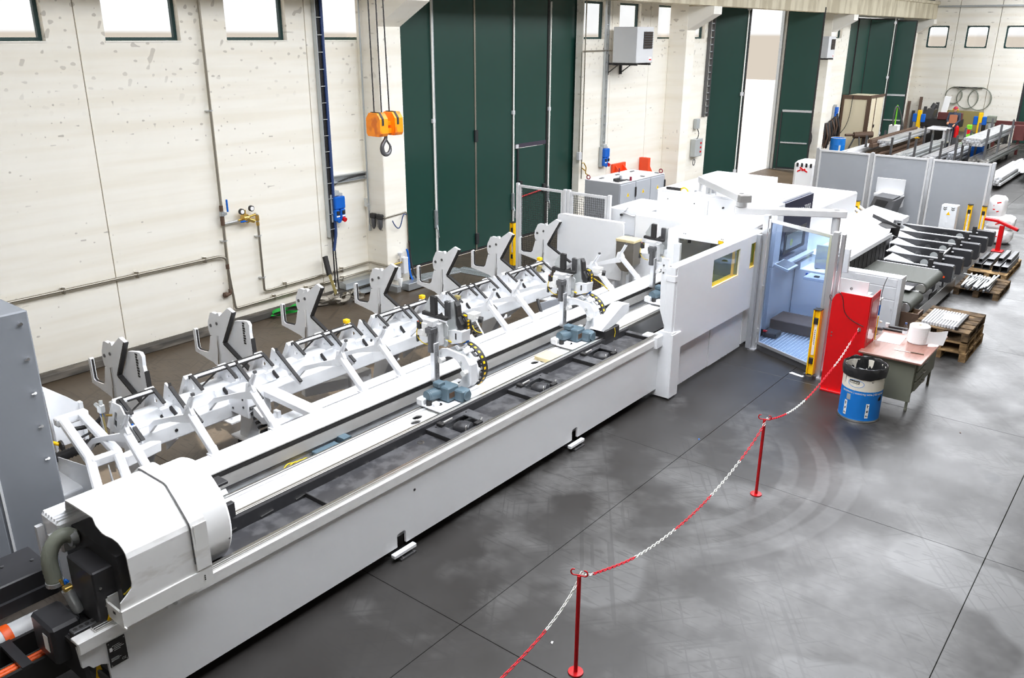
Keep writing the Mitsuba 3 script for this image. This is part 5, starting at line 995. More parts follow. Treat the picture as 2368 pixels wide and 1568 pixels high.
part(rc, 'front_sheet', box(14.45, 16.94, 4.965, 4.98, .9, 1.83), 'm_white')
mh = thing('rear_housing', 'white box housing with a bent handle behind the support carriage at the guard wall', 'housing')
part(mh, 'body', box(12.95, 14.1, 7.35, 8.10, .10, 1.75, .01), 'm_white')
part(mh, 'side_body', box(12.55, 12.93, 6.35, 7.33, .10, 1.80, .03), 'm_white')
part(mh, 'handle', cat(pipe([(12.92, 7.78, 1.70), (12.90, 7.55, 1.66), (12.92, 7.40, 1.70)], .012, .02, 8), cyl((12.92, 7.80, 1.66), (12.92, 7.68, 1.80), .012, 8)), 'm_lightgrey', True)
part(mh, 'handle_end', cat(disc((12.90, 7.80, 1.66), .022, .04, 'x', 8), disc((12.9, 7.40, 1.71), .022, .04, 'x', 8)), 'm_rubber')
part(mh, 'door_seam', cat(box(12.945, 12.952, 7.42, 8.03, 1.30, 1.305), box(12.543, 12.55, 6.5, 6.505, .9, 1.7)), 'm_grey')
part(mh, 'lower_frame', cat(box(12.4, 12.5, 7.34, 7.42, .2, 1.0), box(12.4, 12.5, 6.9, 7.42, .2, .26)), 'm_white')
ws = thing('sheet_cover', 'large white bent sheet cover behind the last storage bracket', 'cover')
part(ws, 'sheet', prism(Polygon(rrect(7.44, 8.84, .60, 1.63, .05)), 'x', 12.40, 12.43), 'm_white')
part(ws, 'top_bend', prism(Polygon(rrect(7.48, 8.80, 0, .14, .04)), 'z', 1.61, 1.63).apply_translation((0, 0, 0)) if False else box(12.42, 12.55, 7.5, 8.78, 1.60, 1.625, .01), 'm_white')
part(ws, 'support_post', cat(box(12.45, 12.52, 7.6, 7.67, 0, .7), box(12.45, 12.52, 8.6, 8.67, 0, .7)), 'm_white_in')
hp_ = thing('smoked_hopper', 'smoked translucent container with a pale lid beside the sheet cover', 'container')
part(hp_, 'body', prism([(7.02, 1.40), (7.36, 1.40), (7.36, 1.02), (7.24, .90), (7.12, .90), (7.02, 1.02)], 'x', 12.05, 12.30), 'm_smoke_solid' if 'm_smoke_solid' in scene else (mat('m_smoke_solid', lin(92, 86, 76), .2) or 'm_smoke_solid'))
part(hp_, 'lid', box(12.04, 12.31, 7.01, 7.37, 1.40, 1.45, .008), 'm_block')
part(hp_, 'spout', cyl((12.17, 7.18, .82), (12.17, 7.18, .90), .03, 10), 'm_offwhite')
part(hp_, 'bracket', box(12.3, 12.55, 7.15, 7.2, 1.1, 1.2), 'm_white')
# glass gate
gg = thing('glass_gate', 'aluminium framed gate with a blue tinted pane at the operator station', 'gate')
part(gg, 'post', cat(box(12.20, 12.29, 4.80, 4.89, .02, 2.15, .006)), 'm_alu')
part(gg, 'post', cat(box(12.10, 12.17, 4.86, 4.93, .03, 1.86, .006)), 'm_grey')
part(gg, 'post', cat(box(11.655, 11.74, 3.575, 3.66, .02, 2.16, .006)), 'm_alu')
part(gg, 'post', cat(box(11.76, 11.82, 3.52, 3.57, .02, 2.12, .006)), 'm_alu')
part(gg, 'post_foot', cat(box(12.12, 12.36, 4.78, 4.9, 0, .02), prism([(4.70, .02), (4.80, .02), (4.80, .10)], 'x', 12.22, 12.26), box(11.6, 11.8, 3.52, 3.7, 0, .02)), 'm_alu')
G0, G1 = np.array([12.225, 4.79]), np.array([11.735, 3.68]); gd_ = (G1-G0)/np.linalg.norm(G1-G0); gl = np.linalg.norm(G1-G0)
def gbar(u0, u1, z0, z1, th=.035):
    c = G0+gd_*(u0+u1)/2
    return obox((c[0], c[1], (z0+z1)/2), u1-u0, th, z1-z0, (gd_[0], gd_[1], 0), (-gd_[1], gd_[0], 0), .004)
part(gg, 'frame', cat(gbar(0, .045, .10, 2.10), gbar(gl-.045, gl, .10, 2.10), gbar(.045, gl-.045, 2.05, 2.10), gbar(.045, gl-.045, .10, .15)), 'm_alu')
q0, q1 = G0+gd_*.03, G0+gd_*(gl-.03)
part(gg, 'pane', trimesh.Trimesh([[q0[0], q0[1], .13], [q1[0], q1[1], .13], [q1[0], q1[1], 2.07], [q0[0], q0[1], 2.07]], [[0, 1, 2], [0, 2, 3]], process=False), 'm_blueglass', label='blue tinted transparent pane')
for z in (1.9, 1.0, .3): part(gg, 'hinge', cat(cyl((12.20, 4.78, z), (12.20, 4.78, z+.06), .018, 8)), 'm_zinc', 30)
pf = thing('operator_platform', 'raised platform with perforated tread plate behind the glass gate', 'platform')
PF = Polygon([(12.24, 4.86), (11.74, 3.66), (11.62, 3.42), (13.5, 3.42), (13.5, 4.86)])
part(pf, 'deck', prism(PF, 'z', .09, .115), 'm_galv')
part(pf, 'edge_skirt', prism(PF.buffer(-.01), 'z', 0, .09), 'm_darksteel')
st_ = []
for i, u in enumerate(np.arange(11.7, 13.45, .058)):
    for j, v_ in enumerate(np.arange(3.47, 4.84, .058)):
        if PF.buffer(-.03).contains(Polygon([(u, v_), (u+.03, v_), (u, v_+.03)])):
            st_.append(box(u, u+.030, v_, v_+.018, .115, .120))
part(pf, 'tread_studs', st_, 'm_chainwhite', kind='stuff')
solo('foot_step', box(12.97, 13.5, 3.95, 4.9, .12, .30, .01), 'm_rust', 'dark brown step in front of the cabin behind the blue glass gate', 'step')
fpd = thing('foot_pedal', 'black foot pedal with a red corner on the tread plate behind the blue glass', 'pedal')
part(fpd, 'body', box(12.55, 12.80, 4.62, 4.85, .12, .20, .015), 'm_rubber')
part(fpd, 'red_button', box(12.55, 12.60, 4.78, 4.84, .20, .22), 'm_red')
sh_ = thing('side_cupboard', 'white cupboard with a flat top to the right of the cabin window behind the blue glass', 'cupboard')
part(sh_, 'body', box(13.95, 14.9, 4.32, 4.94, .05, .95, .008), 'm_white')
part(sh_, 'upstand', box(13.95, 15.0, 4.85, 4.94, .95, 1.06), 'm_white')
solo('tool_case', cat(box(14.35, 14.75, 4.50, 4.72, .95, 1.08, .012)), 'm_rubber', 'black tool case on the cupboard behind the blue glass', 'case')
solo('hand_tool', bar((14.12, 4.66, .97), (14.3, 4.45, .97), .05, .03, b=.006), 'm_darksteel', 'dark hand tool in front of the black tool case', 'tool')
solo('blue_button', disc((13.94, 4.72, .88), .022, .02, 'x', 14), 'm_blue', 'round blue light on the side of the white cupboard behind the glass', 'button')
ca = thing('control_arm', 'jointed grey swivel arm carrying the control panel over the glass gate', 'swivel arm')
part(ca, 'upper_arm', bar((13.42, 6.52, 2.36), (12.20, 5.24, 2.36), .19, .11, b=.008), 'm_armgrey')
part(ca, 'upper_end', bar((12.20, 5.24, 2.36), (12.13, 5.165, 2.36), .185, .108, b=.006), 'm_darkgrey' if 'm_darkgrey' in scene else (mat('m_darkgrey', lin(120, 118, 115), .5) or 'm_darkgrey'))
part(ca, 'elbow', cyl((12.26, 5.28, 2.22), (12.26, 5.28, 2.31), .085, 24), 'm_armgrey', 30)
part(ca, 'lower_arm', bar((12.20, 5.36, 2.165), (12.99, 3.93, 2.165), .18, .10, b=.008), 'm_armgrey')
part(ca, 'arm_hole', cat(cyl((12.93, 4.05, 2.214), (12.93, 4.05, 2.217), .045, 16), cyl((12.26, 5.30, 2.414), (12.26, 5.30, 2.417), .04, 16)), 'm_darksteel')
part(ca, 'pole', cyl((12.93, 4.04, 1.55), (12.93, 4.04, 2.12), .06, 24), 'm_armgrey', 30)
part(ca, 'base_socket', cyl((13.38, 6.46, 2.17), (13.38, 6.46, 2.31), .10, 24), 'm_armgrey', 30)
cp_ = part(ca, 'control_panel', box(12.89, 12.95, 3.76, 4.27, 1.29, 1.66, .008), 'm_lightgrey')
part(cp_, 'rear_box', cat(box(12.82, 12.90, 3.90, 4.02, 1.40, 1.60, .012), box(12.78, 12.84, 3.88, 3.95, 1.42, 1.56, .01)), 'm_grey')
part(cp_, 'warning_label', box(12.775, 12.781, 3.895, 3.94, 1.44, 1.56), 'm_redorange')
part(cp_, 'bracket', box(12.84, 12.90, 4.00, 4.08, 1.22, 1.5, .01), 'm_grey')
part(cp_, 'keyboard_shelf', box(12.72, 13.02, 4.02, 4.36, 1.12, 1.17, .008), 'm_lightgrey')
part(cp_, 'mouse', box(12.78, 12.84, 4.14, 4.22, 1.17, 1.19, .008), 'm_rubber')
def yellow_post(x, y, h, label):
    t = thing('light_curtain_post', label, 'light curtain', 'yellow light curtain posts')
    part(t, 'column', cat(box(x-.045, x-.03, y-.045, y+.045, .06, h), box(x-.045, x+.045, y-.045, y-.03, .06, h), box(x-.045, x+.045, y+.03, y+.045, .06, h), box(x+.0, x+.045, y-.03, y+.03, .06, h)) if False else cat(box(x-.02, x+.05, y-.05, y+.05, .06, h, .004), box(x-.05, x-.02, y-.05, y-.033, .06, h), box(x-.05, x-.02, y+.033, y+.05, .06, h)), 'm_yellow')
    part(t, 'cap', box(x-.055, x+.055, y-.055, y+.055, h, h+.015, .004), 'm_rubber')
    part(t, 'lens_strip', box(x-.026, x-.019, y-.02, y+.02, .35*h, .82*h), 'm_offwhite')
    part(t, 'lens_print', cat(*[box(x-.028, x-.025, y-.004, y+.004, .5*h+.03*i, .5*h+.03*i+.018) for i in range(8)]), 'm_rubber')
    for z in (.80*h, .22*h): part(t, 'clamp', box(x-.045, x-.018, y-.03, y+.03, z, z+.09*h, .006), 'm_rubber')
    part(t, 'foot', cat(cyl((x, y, 0), (x, y, .05), .09, 14), cyl((x-.06, y-.06, .05), (x-.06, y-.06, .075), .016, 8), cyl((x-.06, y+.06, .05), (x-.06, y+.06, .075), .016, 8)), 'm_darksteel')
    return t
yellow_post(11.60, 3.70, 1.04, 'yellow light curtain post in front of the blue glass gate')
yellow_post(22.02, 3.56, .98, 'yellow light curtain post beside the red roller stand, right one of the pair')
yellow_post(22.02, 3.86, .98, 'yellow light curtain post in front of the grey fence, left one of the pair')
yellow_post(20.4, 5.95, 1.05, 'yellow light curtain post at the corner of the exit housing')
yellow_post(13.62, 10.85, .98, 'yellow light curtain post beside the mesh fence in front of the closed green door')
solo('paper_scrap', cat(prism(Polygon([(11.58, 4.0), (11.64, 3.98), (11.60, 3.82), (11.66, 3.74), (11.60, 3.70), (11.54, 3.80)]), 'z', .002, .006)), 'm_paper', 'scrap of white tape on the floor left of the yellow post at the glass gate', 'scrap')

# ------------------------------------------------------------------ mesh fence and grey cabinets
def mesh_panel(x, y0, y1, label):
    t = thing('mesh_fence', label, 'fence')
    part(t, 'frame', cat(box(x-.02, x+.02, y0, y0+.045, .10, 2.0), box(x-.02, x+.02, y1-.045, y1, .10, 2.0), box(x-.02, x+.02, y0, y1, 1.955, 2.0), box(x-.02, x+.02, y0, y1, .10, .14)), 'm_lightgrey')
    part(t, 'mesh', cat(*[box(x-.003, x+.003, y-.0022, y+.0022, .14, 1.955) for y in np.arange(y0+.045, y1-.04, .042)], *[box(x-.003, x+.003, y0+.045, y1-.045, z-.0022, z+.0022) for z in np.arange(.16, 1.955, .042)]), 'm_rubber', kind='stuff')
    for y in (y0-.04, y1+.04): part(t, 'post', box(x-.03, x+.03, y-.03, y+.03, 0, 2.03, .004), 'm_lightgrey')
    return t
mesh_panel(12.65, 8.90, 9.92, 'light grey framed black mesh fence panel in front of the closed green door')
mesh_panel(12.66, 7.95, 8.74, 'light grey framed black mesh fence panel in front of the grey switch cabinets')
t = thing('mesh_fence', 'low piece of black mesh fence on the floor behind the tall grey cabinet', 'fence')
part(t, 'mesh', cat(*[box(2.7+.05*i, 2.703+.05*i, 8.9, 8.905, .1, .8) for i in range(12)], *[box(2.7, 3.3, 8.9, 8.905, .1+.05*j, .103+.05*j) for j in range(14)]), 'm_rubber', kind='stuff')
part(t, 'base_rail', box(2.7, 3.3, 8.87, 8.93, .04, .10), 'm_lightgrey')
cabs = ['left grey switch cabinet with a black handle and red lamp on top', 'middle one of the three grey switch cabinets', 'right grey switch cabinet, next to the white cabin']
for i in range(3):
    x0, x1 = 14.42+.60*i, 15.015+.60*i
    t = thing('electrical_cabinet', cabs[i], 'cabinet', 'grey switch cabinets by the wall')
    part(t, 'body', box(x0, x1, 8.79, 9.62, .08, 1.90, .006), 'm_grey')
    part(t, 'plinth', box(x0, x1, 8.82, 9.6, 0, .08), 'm_darksteel')
    part(t, 'top_plate', box(x0, x1, 8.78, 9.63, 1.90, 1.912), 'm_lightgrey')
    part(t, 'door', box(x0+.012, x1-.006, 8.772, 8.79, .12, 1.88, .004), 'm_greydoor')
    ws_ = part(t, 'warning_sign', prism([(x0+.26, 1.62), (x0+.34, 1.62), (x0+.30, 1.69)], 'y', 8.766, 8.772), 'm_yellow')
    part(ws_, 'sign_mark', box(x0+.295, x0+.305, 8.763, 8.767, 1.635, 1.66), 'm_rubber')
    if i != 1: part(t, 'door_handle', box(x1-.03, x1+.008, 8.745, 8.775, 1.58, 1.78, .008), 'm_rubber')
    if i == 0:
        part(t, 'lifting_handle', cat(box(x0+.14, x0+.34, 8.98, 9.04, 1.92, 1.97, .01), box(x0+.12, x0+.42, 8.9, 8.98, 1.915, 1.93)), 'm_rubber')
        part(t, 'grey_cap', cyl((x0+.40, 9.02, 1.912), (x0+.40, 9.02, 2.0), .035, 12, .025), 'm_grey')
        part(t, 'red_lamp', cyl((x0+.46, 8.82, 1.912), (x0+.46, 8.82, 1.99), .022, 10), mat('m_darkred', lin(120, 20, 40), .4) or 'm_darkred')
        part(t, 'info_label', box(x0-.004, x0+.0, 8.9, 8.98, 1.15, 1.32), 'm_paper')
        part(t, 'eye_bolt', sweep([(x0+.05+.0*a, 9.57+.04*math.cos(a), 1.955+.04*math.sin(a)) for a in np.linspace(0, 6.283, 15)], .011, 6), 'm_darkred', True)
    if i == 2:
        part(t, 'eye_bolt', sweep([(x1-.05, 8.85+.04*math.cos(a), 1.955+.04*math.sin(a)) for a in np.linspace(0, 6.283, 15)], .011, 6), 'm_darkred', True)
        part(t, 'red_lamp', cyl((x0+.05, 9.58, 1.912), (x0+.05, 9.58, 2.0), .016, 8), 'm_darkred')
    part(t, 'top_bracket', cat(box(x0+.25, x0+.38, 9.4, 9.44, 1.912, 1.925), box(x0+.45, x0+.50, 8.86, 8.95, 1.912, 1.925)), 'm_darksteel')
rbk = thing('wall_bracket', 'orange red triangular bracket plate on the wall behind the grey cabinets, left one', 'bracket')
part(rbk, 'plate', box(19.50, 20.15, 12.12, 12.19, 1.05, 1.42, .008), 'm_redorange')
part(rbk, 'gusset', cat(prism([(12.12, 1.05), (12.12, 1.38), (11.80, 1.05)], 'x', 19.60, 19.63), prism([(12.12, 1.05), (12.12, 1.38), (11.80, 1.05)], 'x', 19.98, 20.01), box(19.60, 20.01, 11.8, 12.12, 1.05, 1.09)), 'm_redorange')
rbk = thing('wall_bracket', 'orange red triangular bracket plate on the wall behind the grey cabinets, right one', 'bracket')
part(rbk, 'plate', box(20.98, 21.10, 11.9, 12.19, .8, 1.45, .006), 'm_redorange')
part(rbk, 'gusset', prism([(21.0, 1.45), (21.12, 1.45), (21.55, .95), (21.0, .95)], 'y', 12.05, 12.08), 'm_redorange')

# ================================================================== OUTFEED SIDE
oh = thing('outfeed_hood', 'white sloping outfeed hood with a black strip curtain in front of the cabin', 'outfeed hood')
part(oh, 'top_sheet', prism(Polygon([(14.5, 4.28), (17.15, 4.32), (18.55, 4.62), (19.6, 5.24), (18.9, 5.30), (16.95, 5.05), (14.5, 4.97)]), 'z', 1.075, 1.10), 'm_white')
part(oh, 'rear_slope', prism([(4.62, 1.10), (5.25, 1.10), (5.25, 1.22)], 'x', 17.0, 19.2), 'm_white')
part(oh, 'front_edge', box(14.5, 17.15, 4.27, 4.30, 1.02, 1.10, .004), 'm_white')
part(oh, 'side_wall', box(14.5, 14.53, 4.3, 4.95, .1, 1.08), 'm_white')
for i in range(19): part(oh, 'curtain_strip', box(14.70+.126*i, 14.815+.126*i, 4.33+.006*(i % 2), 4.338+.006*(i % 2), .55, 1.04), 'm_rubber')
part(oh, 'inner_frame', box(14.6, 18.4, 4.6, 4.66, .1, 1.05), 'm_blackpaint')
part(oh, 'chute_wall', cat(bar((17.75, 4.30, 1.02), (18.15, 4.95, 1.12), .02, .22), bar((17.55, 4.40, 1.112), (18.1, 4.9, 1.115), .22, .006)), 'm_rubber')
def belt(label, x0, x1, y0, y1, z, key='belt_conveyor'):
    t = thing(key, label, 'conveyor', 'dark belt conveyors')
    r = .10
    prof = [(y1, z)] + [(y0+r-r*math.sin(a), z-r+r*math.cos(a)) for a in np.linspace(0, math.pi, 14)] + [(y1, z-2*r)]
    part(t, 'belt', prism(prof, 'x', x0, x1), 'm_belt', 30)
    part(t, 'side_frame', cat(box(x0-.04, x0-.005, y0+.12, y1, z-.17, z-.02), box(x1+.005, x1+.04, y0+.12, y1, z-.17, z-.02)), 'm_darksteel')
    part(t, 'edge_strip', cat(box(x1+.005, x1+.035, y0+.10, y1, z-.015, z+.006), box(x0-.035, x0-.005, y0+.35, y1, z-.015, z+.006)), 'm_lightgrey')
    part(t, 'roller_end', cat(disc((x0-.02, y0+.10, z-.10), .085, .05, 'x', 18)), 'm_steel', 30)
    part(t, 'legs', cat(*[box(x, x+.05, y, y+.05, 0, z-.15) for x in (x0+.02, x1-.08) for y in (y0+.3, y1-.1)]), 'm_darksteel')
    return t
belt('wide dark green belt conveyor coming out below the black strip curtain', 15.5, 16.6, 3.14, 4.45, .65)
belt('lower dark belt conveyor beside the grey drawer cabinet', 14.68, 15.42, 3.16, 4.3, .50)
part('belt_conveyor', 'end_sheet', box(15.2, 15.47, 3.35, 3.6, .56, .575), 'm_paper')
for k in range(6):
    x = 17.10+.75*k
    yb = 4.30+.16*k
    t = thing('transfer_arm', ['black transfer conveyor arm with bright steel rails, nearest the dark green belt', 'second black transfer conveyor arm from the dark green belt', 'third black transfer conveyor arm from the dark green belt', 'fourth black transfer conveyor arm from the dark green belt', 'fifth black transfer conveyor arm from the dark green belt', 'farthest black transfer conveyor arm, towards the grey fence'][k], 'conveyor', 'black transfer conveyor arms')
    part(t, 'beam', prism([(3.42, .57), (yb, .57), (yb, .34), (3.6, .26)], 'x', x-.05, x+.03), 'm_blackpaint')
    part(t, 'steel_rail', cat(box(x-.05, x-.015, 3.40, yb, .575, .60, .004)), 'm_lightgrey')
    part(t, 'side_hole', disc((x-.052, 3.75, .46), .075, .006, 'x', 18), 'm_greyplastic')
    part(t, 'side_hole', disc((x-.052, 4.05, .45), .06, .006, 'x', 18), 'm_darksteel')
    if k < 5:
        part(t, 'slide_sheet', prism([(3.8, .20), (yb-.35, .42), (yb-.35, .43), (3.8, .21)], 'x', x+.04, x+.68), 'm_rubber')
        part(t, 'white_sheet', prism([(yb-.36, .43), (yb+.06, .56), (yb+.06, .57), (yb-.36, .44)], 'x', x+.04, x+.69), 'm_white')
    part(t, 'drive_housing', prism(Polygon([(3.12, .36), (3.50, .36), (3.50, .60), (3.12, .60)]).buffer(.04), 'x', x-.02, x+.16), 'm_blackpaint')
    part(t, 'post', cat(box(x-.06, x+.0, 3.44, 3.52, .3, .72, .006)), 'm_rubber')
    part(t, 'logo_dot', disc((x-.023, 3.22, .42), .022, .006, 'x', 10), 'm_redorange')
    part(t, 'foot', cat(box(x+.0, x+.12, 3.36, 3.48, .14, .36), cyl((x+.1, 3.38, 0), (x+.1, 3.38, .15), .018, 8), disc((x+.1, 3.38, .01), .05, .02, 'z', 10)), 'm_darksteel')
    part(t, 'cross_rail', bar((x-.04, 3.45, .66), (x+.70, 3.47, .66), .03, .03), 'm_alu') if k == 1 else None
gu = thing('drip_gutter', 'long thin sheet steel gutter in front of the dark belts', 'gutter')
part(gu, 'wall', cat(box(14.95, 17.6, 3.10, 3.108, .10, .34), box(14.95, 17.6, 3.108, 3.2, .10, .108)), 'm_steel')
part(gu, 'support', cat(box(16.1, 16.6, 3.2, 3.22, .18, .30), box(15.3, 15.34, 3.1, 3.3, 0, .1), box(17.3, 17.34, 3.1, 3.3, 0, .1)), 'm_darksteel')
tb = thing('wooden_tray', 'brown tray with timber offcuts at the end of the steel gutter', 'tray')
part(tb, 'front', prism(Polygon([(14.62, 0), (14.92, 0), (14.92, .34), (14.90, .36), (14.64, .36), (14.62, .34)]).difference(rrect(14.68, 14.86, .20, .31, .03)), 'y', 3.02, 3.045), 'm_rust')
part(tb, 'side', cat(box(14.62, 14.64, 3.04, 3.3, 0, .34), box(14.90, 14.92, 3.04, 3.3, 0, .34), box(14.62, 14.92, 3.04, 3.3, 0, .02)), 'm_rust')
part(tb, 'offcut', cat(box(14.66, 14.88, 3.08, 3.16, .1, .24), box(14.68, 14.9, 3.17, 3.26, .12, .28)), 'm_block')
dc = thing('drawer_cabinet', 'light grey metal cabinet with drawers behind the red stand', 'cabinet')
part(dc, 'body', box(14.36, 14.60, 3.32, 4.30, .06, .96, .008), 'm_lightgrey')
part(dc, 'plinth', box(14.37, 14.59, 3.34, 4.28, 0, .06), 'm_darksteel')
for z0, z1 in ((.80, .93), (.58, .785), (.08, .565)): part(dc, 'drawer', box(14.352, 14.37, 3.37, 4.06, z0, z1, .004), 'm_lightgrey')
part(dc, 'side_rail', box(14.34, 14.6, 3.30, 3.325, .02, .97, .004), 'm_lightgrey')
part(dc, 'lock', disc((14.35, 3.40, .42), .012, .02, 'x', 8), 'm_steel')
# other chute beyond the cabin
oc = thing('parts_chute', 'black parts chute with three bright rods at the far end of the exit housing', 'chute')
for i in range(3): part(oc, 'rod', cyl((20.95-.42*i, 6.30-.08*i, .98), (20.05-.40*i, 5.50-.04*i, .82), .035, 10), 'm_chainwhite', 30)
part(oc, 'body', prism(Polygon([(18.6, 5.5), (20.2, 5.45), (21.2, 6.4), (19.4, 6.5)]), 'z', .1, .78), 'm_rubber')
for i in range(3): part(oc, 'roller', cyl((20.3-.4*i, 5.62, .80), (20.05-.4*i, 5.45, .80), .035, 8), 'm_darksteel', 30)
lu = thing('chip_unit', 'dark grey angular unit with a white cover in front of the grey fence', 'machine unit')
part(lu, 'body', cat(prism([(5.86, .7), (5.72, 1.13), (5.30, 1.10), (5.30, 1.0), (5.44, .70)], 'x', 20.9, 21.5), prism([(5.44, .68), (5.28, 1.08), (5.20, 1.10), (5.34, .62)], 'x', 20.7, 21.5)), 'm_darksteel')
part(lu, 'opening', prism([(5.72, .86), (5.66, 1.06), (5.40, 1.04), (5.50, .84)], 'x', 20.88, 20.9), 'm_rubber')
part(lu, 'leg', box(21.0, 21.4, 5.4, 5.8, 0, .7), 'm_darksteel')
part(lu, 'white_cover', cat(box(21.6, 22.0, 5.34, 5.95, 1.0, 1.08, .01), box(21.9, 21.93, 5.33, 6.0, 1.06, 1.42, .006), box(21.75, 21.95, 5.32, 5.52, .76, 1.04, .01)), 'm_lightgrey')
part(lu, 'sticker', cat(box(21.74, 21.75, 5.40, 5.46, .92, .94), box(21.74, 21.75, 5.38, 5.42, .97, .985)), 'm_rubber')
solo('side_tray', cat(prism(Polygon([(20.15, 4.85), (20.75, 4.90), (20.75, 5.35), (20.15, 5.3)]), 'z', .76, .78), box(20.70, 20.76, 4.88, 5.36, .66, .80), box(20.2, 20.7, 4.84, 4.88, .68, .80), box(20.3, 20.4, 5.0, 5.1, 0, .76)), 'm_lightgrey', 'light grey sheet metal tray beside the white outfeed hood', 'tray')
wb = thing('wall_cabinet', 'small white electrical cabinet with a yellow warning triangle in front of the grey fence', 'cabinet')
part(wb, 'body', box(21.5, 21.75, 4.03, 4.37, 0, 1.0, .01), 'm_white')
part(wb, 'warning_sign', prism([(4.16, .78), (4.24, .78), (4.20, .86)], 'x', 21.494, 21.5), 'm_yellow')
part(wb, 'printed_arrows', cat(*[obox((21.497, y, z), .004, .05, .014, (1, 0, 0), (0, 1, s)) for y, s in ((4.30, .7), (4.27, -.7), (4.13, .7), (4.10, -.7)) for z in (.90, .94)]), 'm_rubber')
fn = thing('fence_wall', 'grey sheet metal partition fence of three panels beyond the outfeed', 'fence')
FY = [7.66, 6.30, 4.93, 3.58]
for y in FY: part(fn, 'post', cat(box(22.26, 22.34, y-.04, y+.04, 0, 1.95, .006), disc((22.30, y, 1.955), .03, .01, 'z', 12)), 'm_alu')
for a, b in zip(FY[:-1], FY[1:]):
    pk = part(fn, 'panel', box(22.29, 22.31, b+.08, a-.08, .08, 1.90), 'm_grey')
    part(pk, 'panel_frame', cat(box(22.27, 22.33, b+.045, b+.09, .06, 1.92), box(22.27, 22.33, a-.09, a-.045, .06, 1.92), box(22.27, 22.33, b+.09, a-.09, 1.875, 1.92), box(22.27, 22.33, b+.09, a-.09, .06, .10)), 'm_armgrey')
rs_ = thing('roller_stand', 'red T shaped roller stand on the floor beyond the outfeed', 'stand')
part(rs_, 'column', prism(rrect(-.05, .05, -.05, .05, .02), 'z', .02, .60).apply_translation((21.95, 3.12, 0)), 'm_red')
part(rs_, 'base', cat(box(21.83, 22.08, 3.0, 3.24, 0, .025, .006)), 'm_red')
part(rs_, 'top_bar', cat(bar((21.95, 3.50, .72), (21.96, 3.22, .70), .13, .06, b=.01), bar((21.96, 3.24, .70), (21.98, 2.80, .54), .13, .06, b=.01)), 'm_red')
part(rs_, 'end_cap', bar((21.98, 2.80, .54), (21.98, 2.785, .535), .125, .055), 'm_rubber')
def pillow(c, sx, sy, sz, seed, m_, label, group):
    m = trimesh.creation.icosphere(3); v = np.array(m.vertices)
    s = np.sign(v)*np.abs(v)**.6; s *= (1+.22*(meshkit.fbm(v*2.2+seed, 3)-.5))[:, None]
    k = thing('plastic_bag', label, 'bag', group)
    mesh = trimesh.Trimesh(s*[sx, sy, sz]+np.array(c), m.faces, process=False)
    part(k, 'bag', mesh, m_, True)
    rr = random.Random(seed); pr = []
    for i in range(5):
        a = rr.uniform(2.4, 4.0); zz = rr.uniform(-.4, .6)
        cc = np.array(c)+np.array([sx*math.cos(a)*1.0, sy*math.sin(a), sz*zz])
        pr.append(obox(cc, .02, rr.uniform(.05, .12), .022, (math.cos(a), math.sin(a), 0), (-math.sin(a), math.cos(a), rr.uniform(-.5, .5))))
    part(k, 'red_print', pr, 'm_red')
pillow((22.95, 3.35, .18), .30, .34, .18, 1, 'm_paper', 'white plastic sack with red print at the bottom of the pile right of the grey fence', 'white sacks beside the grey fence')
pillow((22.98, 3.32, .50), .28, .32, .17, 2, 'm_paper', 'white plastic sack with red print, middle one of the pile right of the grey fence', 'white sacks beside the grey fence')
pillow((22.95, 3.45, .86), .20, .20, .26, 3, 'm_paper', 'white plastic sack with red print on top of the pile right of the grey fence', 'white sacks beside the grey fence')
bb = thing('white_sack', 'white sack with red print standing behind the cabin roof at the left end of the grey fence', 'bag')
part(bb, 'bag', box(22.5, 23.2, 7.75, 8.35, 0, 1.55, .08), 'm_paper')
part(bb, 'red_print', cat(*[obox((22.49, 8.0+.06*i, 1.30+.03*(i % 3)), .02, .10, .03, (1, 0, 0), (0, 1, .6*(-1)**i)) for i in range(4)]), 'm_red')
part(bb, 'black_arrows', cat(*[box(22.485, 22.5, 7.85+.12*i, 7.90+.12*i, 1.40, 1.50) for i in range(4)]), 'm_rubber')
cj = thing('plastic_can', 'clear plastic can with a blue cap standing on the cabin roof', 'bottle')
part(cj, 'body', cyl((14.2, 6.6, 2.17), (14.2, 6.6, 2.36), .07, 16), 'm_white_in', 30)
part(cj, 'cap', cyl((14.2, 6.6, 2.36), (14.2, 6.6, 2.39), .05, 14), 'm_bluecable', 30)

# ------------------------------------------------------------------ pallets with steel pieces
def make_pallet(x0, y0, z0, lx, ly, label, m_='m_wood', along='y'):
    t = thing('wooden_pallet', label, 'pallet', 'wooden pallets')
    n = 5; w = lx/ (n+.9)
    for i in range(n):
        x = x0+i*(lx-w)/(n-1); part(t, 'deck_board', box(x, x+w, y0, y0+ly, z0+.122, z0+.144, .004), m_)
    for j in range(3):
        y = y0+j*(ly-.10)/2
        part(t, 'stringer_board', box(x0, x0+lx, y, y+.10, z0+.10, z0+.122), m_)
        part(t, 'bottom_board', box(x0, x0+lx, y, y+.10, z0, z0+.022), m_)
        for i in range(3):
            x = x0+i*(lx-.14)/2; part(t, 'block', box(x, x+.14, y, y+.10, z0+.022, z0+.10), m_)
    return t
PL = ['bottom wooden pallet of the stack beside the brown desk', 'middle wooden pallet of the stack beside the brown desk', 'weathered top wooden pallet of the stack beside the brown desk, carrying steel tubes']
make_pallet(13.68, 2.07, .0, 1.24, .80, PL[0]); make_pallet(13.70, 2.09, .148, 1.22, .80, PL[1]); make_pallet(13.69, 2.09, .32, 1.22, .80, PL[2], 'm_oldwood')
part('wooden_pallet_002', 'packing', box(13.75, 14.8, 2.15, 2.8, .292, .32), 'm_oldwood')
